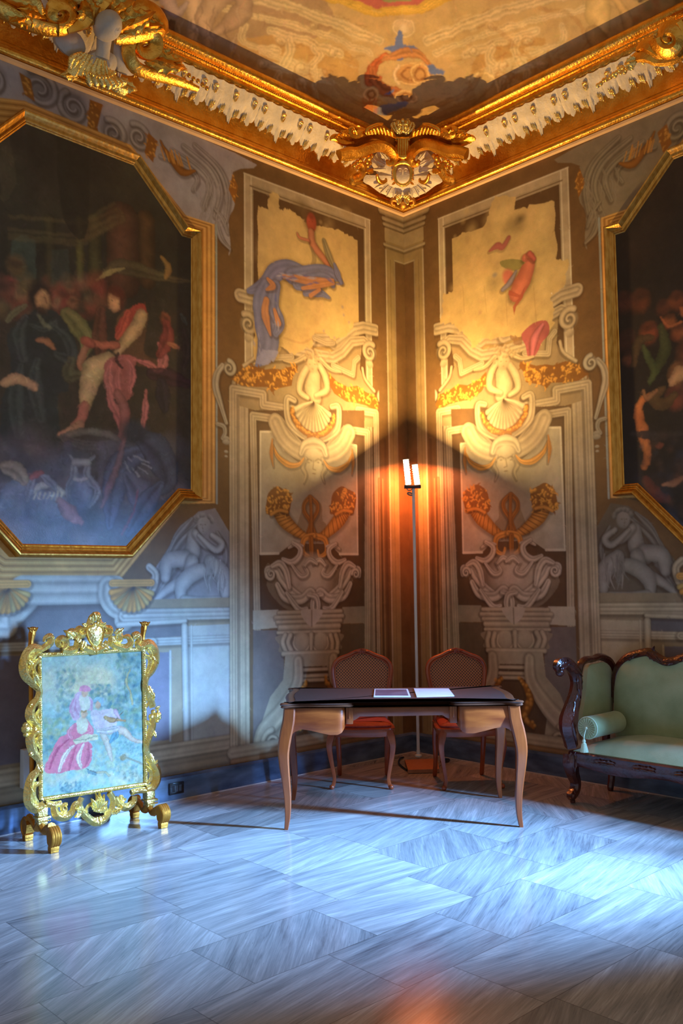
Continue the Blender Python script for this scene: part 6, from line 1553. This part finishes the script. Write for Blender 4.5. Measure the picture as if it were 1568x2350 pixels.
# ------------------------------------------------------------------ two cane chairs
def make_chair(label, loc, rz):
    r = thing('cane_chair', label, 'chair', (0, 0, 0), 0, None)
    def ob(nm, bm, m, par=None):
        bmesh.ops.recalc_face_normals(bm, faces=bm.faces); return obj(nm, bm, m, parent=par or r, local=True)
    # front is -Y
    zs = .435
    O = [(-.235, -.20), (-.12, -.235), (0, -.245), (.12, -.235), (.235, -.20), (.245, -.10), (.215, .12), (.19, .195), (0, .205), (-.19, .195), (-.215, .12), (-.245, -.10)]
    O = [tuple(q) for q in smooth_pts(O, 3, True)]
    bm = bmesh.new(); lp = ring_slab(bm, O, [(-.04, zs-.055), (-.012, zs-.06), (-.006, zs-.045), (-.008, zs-.02), (.002, zs-.008), (0, zs), (-.03, zs+.004)]); bm.faces.new(lp[0]); bm.faces.new(lp[-1]); rail = ob('seat_rail', bm, CHAIRW)
    bm = bmesh.new(); lp = ring_slab(bm, O, [(-.028, zs), (-.024, zs+.018), (-.04, zs+.032), (-.10, zs+.040)]); bm.faces.new(lp[-1]); ob('seat_cushion', bm, SEATR)
    for sx in (-1, 1):
        bm = bmesh.new()
        tube(bm, [(sx*.205, -.185, zs-.01), (sx*.222, -.20, zs-.07), (sx*.232, -.21, .30), (sx*.215, -.20, .18), (sx*.198, -.190, .08), (sx*.205, -.20, .03), (sx*.215, -.212, .012)], [.030, .031, .024, .017, .014, .016, .016], 8, 4, lobes=4, amp=.08)
        ball(bm, (sx*.216, -.214, .016), .019, 8); ob('leg', bm, CHAIRW)
        bm = bmesh.new(); tube(bm, [(sx*.185, .175, zs), (sx*.19, .19, .30), (sx*.185, .205, .15), (sx*.185, .25, .012)], [.024, .022, .018, .018], 8, 4, square=True); ball(bm, (sx*.185, .25, .014), .018, 8); ob('leg', bm, CHAIRW)
    # back: shield frame raked backwards
    def B(x, z, o=0): return Vector((x, .185+(z-zs)*.16+o, z))
    fr = [(-.165, .53), (-.190, .60), (-.222, .75), (-.225, .84), (-.185, .895), (-.11, .925), (-.05, .952), (0, .962), (.05, .952), (.11, .925), (.185, .895), (.225, .84), (.222, .75), (.190, .60), (.165, .53), (.08, .515), (0, .522), (-.08, .515)]
    bm = bmesh.new(); tube(bm, [B(x, z) for x, z in fr], .017, 8, 3, closed=True, flat=1.2, nrm=(0, 1, .16)); tube(bm, [B(x*.93, .735+(z-.735)*.93, -.016) for x, z in fr], .005, 6, 3, closed=True)
    for sx in (-1, 1): tube(bm, [B(sx*.16, .54), (sx*.178, .19, .48), (sx*.18, .178, zs-.02)], [.018, .02, .024], 8, 4)
    for sx in (-1, 1): leaf(bm, B(0, .965, -.014), (sx, 0, -.12), (0, -1, 0), .06, .03, .2, 3, bend=0)
    leaf(bm, B(0, .945, -.02), (0, 0, 1), (0, -1, 0), .035, .03, .1, 3); ob('backrest_frame', bm, CHAIRW)
    bm = bmesh.new(); pts = [B(q[0], q[1]) for q in smooth_pts([(x*.95, .735+(z-.735)*.95) for x, z in fr], 3, True)]; slab(bm, pts, (0, 1, 0), .004); ob('cane_panel', bm, CANE)
    r.location = loc; r.rotation_euler = (0, 0, rz)
    return r
def copy_tree(o, par=None):
    c_ = o.copy(); COL.objects.link(c_); c_.parent = par
    for ch in [x for x in list(COL.objects) if x.parent is o]: copy_tree(ch, c_)
    return c_
ch = make_chair('cane backed wooden chair behind the left half of the desk', (-1.19, -.575, 0), math.atan2(-.33, .317)); ch['group'] = 'cane chairs behind the desk'
c2 = copy_tree(ch); c2.location = (-.655, -1.135, 0); c2.rotation_euler = (0, 0, math.atan2(-.30, .40)); c2['label'] = 'cane backed wooden chair behind the right half of the desk, near the sofa'
# ------------------------------------------------------------------ sofa
root = thing('sofa', 'dark carved wooden sofa with pale green velvet upholstery along the right wall', 'sofa', (-.35, -2.9, 0))
XF, XB, Y0 = -.62, -.10, -2.03
Y1 = -4.05
def mirY(P): return [Vector((p.x, Y0+Y1-p.y, p.z)) for p in P]
# back: traced on the plane of the back for the visible half, mirrored for the rest
XBK = -.13
tr_ = [(1413, 1600), (1414, 1560), (1422, 1532), (1440, 1512), (1465, 1503), (1492, 1499), (1508, 1510), (1528, 1520), (1550, 1519), (1568, 1512)]
top = [on_x(x, y, XBK) for x, y in tr_]
ymid = (Y0+Y1)/2
top = [p for p in top if p.y > ymid+.02]
top += [Vector((XBK, top[-1].y-.14, top[-1].z+.045)), Vector((XBK, ymid, top[-1].z+.075))]
full = top + mirY(top[:-1])[::-1]
bm = bmesh.new(); tube(bm, full, .032, 10, 5, lobes=3, amp=.15, nrm=(1, 0, 0))
for i in range(3, len(full)-3, 2): leaf(bm, full[i]+Vector((-.03, 0, .0)), full[i+1]-full[i], (-1, 0, .3), .12, .05, .15, 4)
pt = on_x(1497, 1497, XBK); leaf(bm, pt, (0, -.5, 1), (-1, 0, 0), .05, .035, .2, 3)
for yy in (Y0+.04, Y1-.04): tube(bm, [(XBK+.02, yy, .30), (XBK+.02, yy, .60), (XBK, yy+(.0), .72)], .03, 8, 3)
fin('back_frame', bm, MAHOG, root)
bm = bmesh.new()
sp = [Vector(q) for q in smooth_pts([tuple(p) for p in full], 4)]; n = len(sp); rows = []
for k in range(9):
    t = k/8
    rows.append([bm.verts.new((XBK-.012-.055*math.sin(PI*min(1, max(0, t*.94+.03)))**.5*min(1, 8*(min(i, n-1-i)/n)+.15), p.y, (p.z-.02)*t+.38*(1-t))) for i, p in enumerate(sp)])
for k in range(8):
    for i in range(n-1): bm.faces.new((rows[k][i], rows[k][i+1], rows[k+1][i+1], rows[k+1][i]))
bk = [[bm.verts.new((XBK+.03, v.co.y, v.co.z)) for v in rows[q]] for q in (0, 8)]
for i in range(n-1):
    bm.faces.new((bk[0][i], bk[0][i+1], bk[1][i+1], bk[1][i])); bm.faces.new((rows[8][i], rows[8][i+1], bk[1][i+1], bk[1][i])); bm.faces.new((rows[0][i], bk[0][i], bk[0][i+1], rows[0][i+1]))
fin('back_upholstery', bm, VELVET, root)
# seat
bm = bmesh.new(); ny, nx = 30, 10; zseat = .405
G_ = []
for j in range(ny+1):
    y = Y0-.02+(Y1-Y0+.04)*j/ny; row = []
    for i in range(nx+1):
        x = XF-.01+(XB-XF)*i/nx; ed = min(1, 6*min(j, ny-j)/ny+.0)*min(1, 3.2*(i+.0)/nx)
        row.append(bm.verts.new((x, y, zseat-.055+.085*(ed**.45) if ed > 0 else zseat-.055)))
    G_.append(row)
for j in range(ny):
    for i in range(nx): bm.faces.new((G_[j][i], G_[j][i+1], G_[j+1][i+1], G_[j+1][i]))
lowr = [bm.verts.new((v.co.x, v.co.y, .33)) for v in [G_[j][0] for j in range(ny+1)]]
for j in range(ny): bm.faces.new((G_[j][0], G_[j+1][0], lowr[j+1], lowr[j]))
fin('seat', bm, VELVET, root)
# rails
bm = bmesh.new()
n = 40; sect = []
for j in range(n+1):
    t = j/n; y = Y0+.01+(Y1-Y0-.02)*t; dip = .012+.035*(.5-.5*math.cos(2*PI*t*3))*(.4+.6*math.sin(PI*t))
    sect.append([bm.verts.new((x, y, z)) for x, z in ((XF-.015, .345), (XF-.028, .335), (XF-.022, .315), (XF-.030, .29), (XF-.026, .272-dip*.4), (XF-.015, .262-dip), (XF+.02, .262-dip), (XF+.02, .345))])
for A, B in zip(sect, sect[1:]):
    for k in range(8): bm.faces.new((A[k], A[(k+1) % 8], B[(k+1) % 8], B[k]))
bm.faces.new(sect[0]); bm.faces.new(sect[-1])
for j in range(1, 14): leaf(bm, (XF-.03, Y0-.05-.14*j, .30), (0, -1 if j % 2 else 1, .05), (-1, 0, 0), .11, .04, .06, 4)
fin('front_rail', bm, MAHOG, root)
bm = bmesh.new(); box(bm, (XF, Y0-.02, .27), (XB, Y0+.02, .345), .006); box(bm, (XF, Y1-.02, .27), (XB, Y1+.02, .345), .006); box(bm, (XB-.03, Y1, .27), (XB+.0, Y0, .345), .006); fin('side_rail', bm, MAHOG, root)
# torn pale cloth scraps hanging below the rail
bm = bmesh.new()
for px in ([(1452, 1757), (1470, 1760), (1494, 1764), (1492, 1778), (1484, 1783), (1477, 1772), (1465, 1767)], [(1494, 1764), (1518, 1768), (1508, 1782), (1501, 1790), (1497, 1778)], [(1422, 1750), (1432, 1753), (1427, 1760)]):
    slab(bm, [on_x(x, y-4, XF+.0) for x, y in px], (-1, 0, 0), .003)
fin('torn_webbing', bm, LACE, root, label='pale torn webbing hanging below the front rail')
for yy, s_ in ((Y0, 1), (Y1, -1)):
    # front arm post: leaf scroll on top, S curve down into the cabriole leg
    K2 = Carve(1240, 1440, 4.7805, (0, Y0, 0), (0, -1, 0))
    raw = [(255, 470), (235, 430), (260, 385), (320, 375), (385, 420), (440, 500), (460, 600), (440, 720), (390, 860), (345, 990), (345, 1100), (380, 1210), (400, 1290)]
    P = [K2.p(x, y) for x, y in raw]; xs = [p.x for p in P]
    P = [Vector((XF-.0+(p.x-xs[-1])*.95, yy, p.z)) for p in P]
    bm = bmesh.new(); tube(bm, P, [.018, .026, .032, .036, .040, .042, .040, .040, .042, .046, .046, .044, .044], 15, 4, lobes=5, amp=.12)
    for i, (a, b) in enumerate(((3, 5), (5, 7), (7, 9), (9, 11), (1, 3))): leaf(bm, P[a]+Vector((0, -.03*1, 0)), P[b]-P[a], (-.2, -1, 0), (P[b]-P[a]).length*1.2, .06, .1, 4)
    ball(bm, P[0]+Vector((.012, 0, -.01)), .03, 10); fin('arm_post', bm, MAHOG, root)
    bm = bmesh.new(); q = P[-1]
    tube(bm, [(XF, yy, .31), (XF-.015, yy, .26), (XF+.005, yy, .19), (XF+.035, yy, .13), (XF+.022, yy, .08), (XF-.022, yy, .052), (XF-.042, yy, .075)], [.052, .050, .040, .034, .034, .032, .020], 10, 4, lobes=4, amp=.1)
    ball(bm, (XF-.018, yy, .050), .034, 8); lathe(bm, (XF-.006, yy, 0), [(.014, 0), (.018, .008), (.014, .03), (.02, .04)], 10); leaf(bm, (XF-.03, yy-.03, .33), (0, 0, -1), (-1, -1, 0), .13, .08, .08, 4)
    fin('leg', bm, MAHOG, root)
    bm = bmesh.new(); tube(bm, [(XB-.03, yy, .30), (XB-.03, yy, .2), (XB-.02, yy, .10), (XB-.04, yy, .03), (XB-.04, yy, .0)], [.036, .032, .026, .024, .018], 8, 4, square=True); fin('leg', bm, MAHOG, root)
    # arm: serpentine top rail and padded panel between post and back
    A = [(1330, 1548), (1334, 1525), (1346, 1514), (1362, 1512), (1376, 1507), (1393, 1512), (1404, 1526), (1409, 1545), (1409, 1580), (1404, 1612)]
    PA = [on_y(x, y, Y0) for x, y in A]
    if s_ < 0: PA = [Vector((p.x, Y1, p.z)) for p in PA]
    bm = bmesh.new(); tube(bm, PA, [.020, .024, .026, .022, .026, .028, .026, .022, .018, .016], 10, 4, lobes=3, amp=.12); fin('arm_rail', bm, MAHOG, root)
    px2 = [(1344, 1545), (1350, 1527), (1368, 1522), (1384, 1520), (1398, 1532), (1404, 1560), (1404, 1605), (1396, 1660), (1340, 1690), (1332, 1650), (1340, 1600)]
    PP = [on_y(x, y, Y0) for x, y in px2]; PP = [Vector((p.x, yy+.015, p.z)) for p in PP]
    bm = bmesh.new(); slab(bm, [Vector(q) for q in smooth_pts([tuple(p) for p in PP], 3, True)], (0, -s_*1, 0), .03, .035); fin('arm_panel', bm, VELVET, root)
# bolster cushion (a thing of its own, resting on the seat)
root = thing('bolster_cushion', 'pale green round bolster with a tassel lying at the left end of the sofa seat', 'cushion', (-.36, Y0-.11, .50))
bx0, bx1, by, bz, br_ = -.642, -.25, Y0-.137, .513, .072
bm = bmesh.new(); prof = [(.004, -.002), (.03, .004), (.060, .0), (.0715, .008), (.074, .02)]
L_ = bx1-bx0; prof += [(.073, L_*.5), (.074, L_-.02), (.0715, L_-.008), (.06, L_), (.03, L_-.004), (.004, L_)]
lathe(bm, (bx0, by, bz), prof, 28, (1, 0, 0)); b_ = fin('cover', bm, VELVET, root)
bm = bmesh.new()
tube(bm, [(bx0+.010, by+br_*math.cos(t), bz+br_*math.sin(t)) for t in np.linspace(0, 2*PI, 25)[:-1]], .0035, 6, 1, closed=True)
for k in range(20): t = k*PI/10; tube(bm, [(bx0-.003, by+.008*math.cos(t), bz+.008*math.sin(t)), (bx0-.001, by+.064*math.cos(t), bz+.064*math.sin(t))], .0014, 4, 1)
ball(bm, (bx0-.006, by, bz), .011, 8); fin('piping', bm, TASSEL, root)
bm = bmesh.new()
tp = on_x(1335, 1678, bx0-.02); bt = on_x(1337, 1702, bx0-.02)
tube(bm, [(bx0-.008, by, bz), (bx0-.022, by+.008, bz-.045), (bx0-.02, by+.012, bz-.075)], .004, 6, 3)
lathe(bm, (bx0-.022, by+.012, bz-.155), [(.024, 0), (.021, .02), (.014, .05), (.009, .062), (.012, .070), (.008, .082)], 14)
for k in range(14): t = k*2*PI/14; tube(bm, [(bx0-.022+.012*math.cos(t), by+.012+.012*math.sin(t), bz-.10), (bx0-.022+.025*math.cos(t), by+.012+.025*math.sin(t), bz-.157)], .003, 4, 1)
fin('tassel', bm, TASSEL, root)

# ------------------------------------------------------------------ standing halogen lamp
root = thing('floor_lamp', 'tall thin grey pole lamp with two glowing finned heads in the corner behind the desk', 'lamp', (LX, LY, 0))
bm = bmesh.new()
q = [hit(x, y, (0, 0, .03), (0, 0, 1)) for x, y in ((937, 1767), (1008, 1765), (1004, 1735), (927, 1738))]
q = [Vector((p.x, p.y, .003)) for p in q]; ctr_ = sum(q, Vector())/4; q[2] = q[1]+(q[2]-q[1])*.8; q[3] = q[0]+(q[3]-q[0])*.8
slab(bm, q, (0, 0, 1), .028); fin('base_plate', bm, PLATE, root, smooth=False)
bm = bmesh.new(); tube(bm, [(LX, LY, .02), (LX, LY, 1.2), (LX, LY, 2.30)], .0135, 14, 1); lathe(bm, (LX, LY, .028), [(.03, 0), (.03, .012), (.016, .02), (.016, .05)], 14); fin('pole', bm, STEEL, root)
bm = bmesh.new(); U_ = Vector((.73, -.68, 0)); V_ = Vector((.68, .73, 0))
def hb(bm, ctr, hx, hy, hz, tilt=0):
    m = Matrix((U_, V_, Vector((0, 0, 1)))).transposed().to_4x4()
    m = Matrix.Translation(ctr) @ m @ Matrix.Rotation(tilt, 4, 'Y')
    box(bm, (-hx, -hy, -hz), (hx, hy, hz), .003, m)
top = Vector((LX, LY, 2.315))
hb(bm, top-U_*.008, .072, .028, .014); fin('crossbar', bm, DARKM, root)
HOT = emit_mat('glowing_tube', (255, 236, 190), 9.0); FINM = mat('lamp_fin', (150, 140, 130), rough=.35, metal=.7)
for dx, z0, h_ in ((-.043, 2.335, .215), (.035, 2.335, .17)):
    base = top+U_*dx; base.z = z0
    bm = bmesh.new(); tube(bm, [base, base+Vector((0, 0, h_))-U_*.018], .024, 12, 1); o = fin('bulb', bm, HOT, root, label='white glowing tube')
    bm = bmesh.new()
    for k in range(9):
        t = (k+.5)/9; cc = base+(Vector((0, 0, h_))-U_*.018)*t; tube(bm, [cc-Vector((0, 0, .0015)), cc+Vector((0, 0, .0015))], .031, 14, 1)
    hb(bm, base+Vector((0, 0, h_+.004))-U_*.018, .030, .022, .003, -.08); fin('cooling_fin', bm, FINM, root)
bm = bmesh.new(); WIRE = emit_mat('hot_loop', (255, 190, 110), 2.0)
tube(bm, [top+U_*a+Vector((0, 0, b)) for a, b in ((-.06, -.012), (-.045, -.030), (-.02, -.028), (-.006, -.012))], .004, 6, 4)
fin('hanger', bm, FINM, root)
bm = bmesh.new(); tube(bm, [top+U_*a+Vector((0, 0, b)) for a, b in ((-.008, -.075), (-.035, -.070), (-.052, -.058), (-.04, -.05), (-.01, -.06))], .007, 8, 4); fin('clamp', bm, FINM, root)
# power cord with plug on the floor
bm = bmesh.new()
tube(bm, [hit(x, y, (0, 0, .008), (0, 0, 1)) for x, y in ((926, 1738), (918, 1742), (916, 1752), (926, 1762), (935, 1768))], .008, 8, 5)
o = fin('power_cord', bm, BLACKP, None); tag(o, 'short black power cord curled on the floor left of the lamp foot', 'cord')
bm = bmesh.new(); p = hit(1022, 1744, (0, 0, .02), (0, 0, 1)); box(bm, (p.x-.03, p.y-.02, .001), (p.x+.03, p.y+.02, .032), .006); box(bm, (p.x-.055, p.y-.012, .006), (p.x-.028, p.y+.012, .024), .004)
tube(bm, [(p.x+.03, p.y, .016), (p.x+.07, p.y+.01, .010), (p.x+.10, p.y+.05, .008)], .005, 6, 4)
o = fin('plug_adapter', bm, BLACKP, None); tag(o, 'small black plug adapter on the floor by the right baseboard', 'plug')
# ------------------------------------------------------------------ socket on the skirting, grille behind the screen
root = thing('wall_socket', 'black triple socket plate set in the blue marble baseboard', 'socket', tuple(on_y(404, 1806, -.03)))
bm = bmesh.new(); Q = [on_y(x, y, -.0285) for x, y in ((387, 1800), (421, 1789), (422, 1820), (387, 1826))]
x0, x1 = Q[0].x, Q[1].x; zc = sum(p.z for p in Q)/4
box(bm, (x0, -.040, zc-.040), (x1, -.0282, zc+.040), .006); fin('cover_plate', bm, BLACKP, root)
for k in range(3):
    xc = x0+(x1-x0)*(.28+.22*k); bm = bmesh.new(); box(bm, (xc-.011, -.043, zc-.022), (xc+.011, -.039, zc+.022), .002)
    for dz in (-.012, 0, .012): lathe(bm, (xc, -.0425, zc+dz), [(.003, 0), (.0034, .002)], 8, (0, -1, 0))
    fin('outlet', bm, DARKM, root)
root = thing('wall_grille', 'pale box with a dark slatted vent on the wall behind the fire screen', 'vent', tuple(on_y(66, 1765, -.04)))
a, b = on_y(55, 1722, -.06), on_y(120, 1800, -.06)
bm = bmesh.new(); box(bm, (a.x, -.06, b.z), (a.x+.05, -.002, a.z), .004); box(bm, (a.x+.05, -.03, b.z), (a.x+.24, -.002, a.z), .002); fin('casing', bm, GRILLE, root)
bm = bmesh.new()
for k in range(8): box(bm, (a.x+.055+.022*k, -.05, b.z+.01), (a.x+.068+.022*k, -.03, a.z-.01), .001)
fin('vent_slats', bm, DARKM, root)
# ------------------------------------------------------------------ lights
wd = bpy.data.worlds.new('world'); sc.world = wd; wd.use_nodes = True
wd.node_tree.nodes['Background'].inputs[0].default_value = (.66, .60, .53, 1); wd.node_tree.nodes['Background'].inputs[1].default_value = .52
def area(name, loc, direction, sx, sy, power, col, spread=180):
    l = bpy.data.lights.new(name, 'AREA'); l.shape = 'RECTANGLE'; l.size = sx; l.size_y = sy; l.energy = power; l.color = col; l.spread = math.radians(spread)
    o = bpy.data.objects.new(name, l); COL.objects.link(o); o.location = loc
    o.rotation_euler = Vector(direction).to_track_quat('-Z', 'Y').to_euler(); return o
area('window_daylight', (.02, -5.02, 1.55), (-.60, .80, -.46), .20, 1.8, 370, (.21, .48, 1.0), 50)
WARM = (1.0, .62, .22)
area('lamp_light', (LX-.24, LY-.17, 2.56), (-.50, -.17, .84), .05, .05, 52, WARM)
area('lamp_light', (LX-.19, LY-.22, 2.56), (-.17, -.50, .84), .05, .05, 52, WARM)
area('lamp_underglow', (LX-.0, LY-.0, 2.48), (.2, .2, -.95), .07, .07, 66, (1, .22, .06))
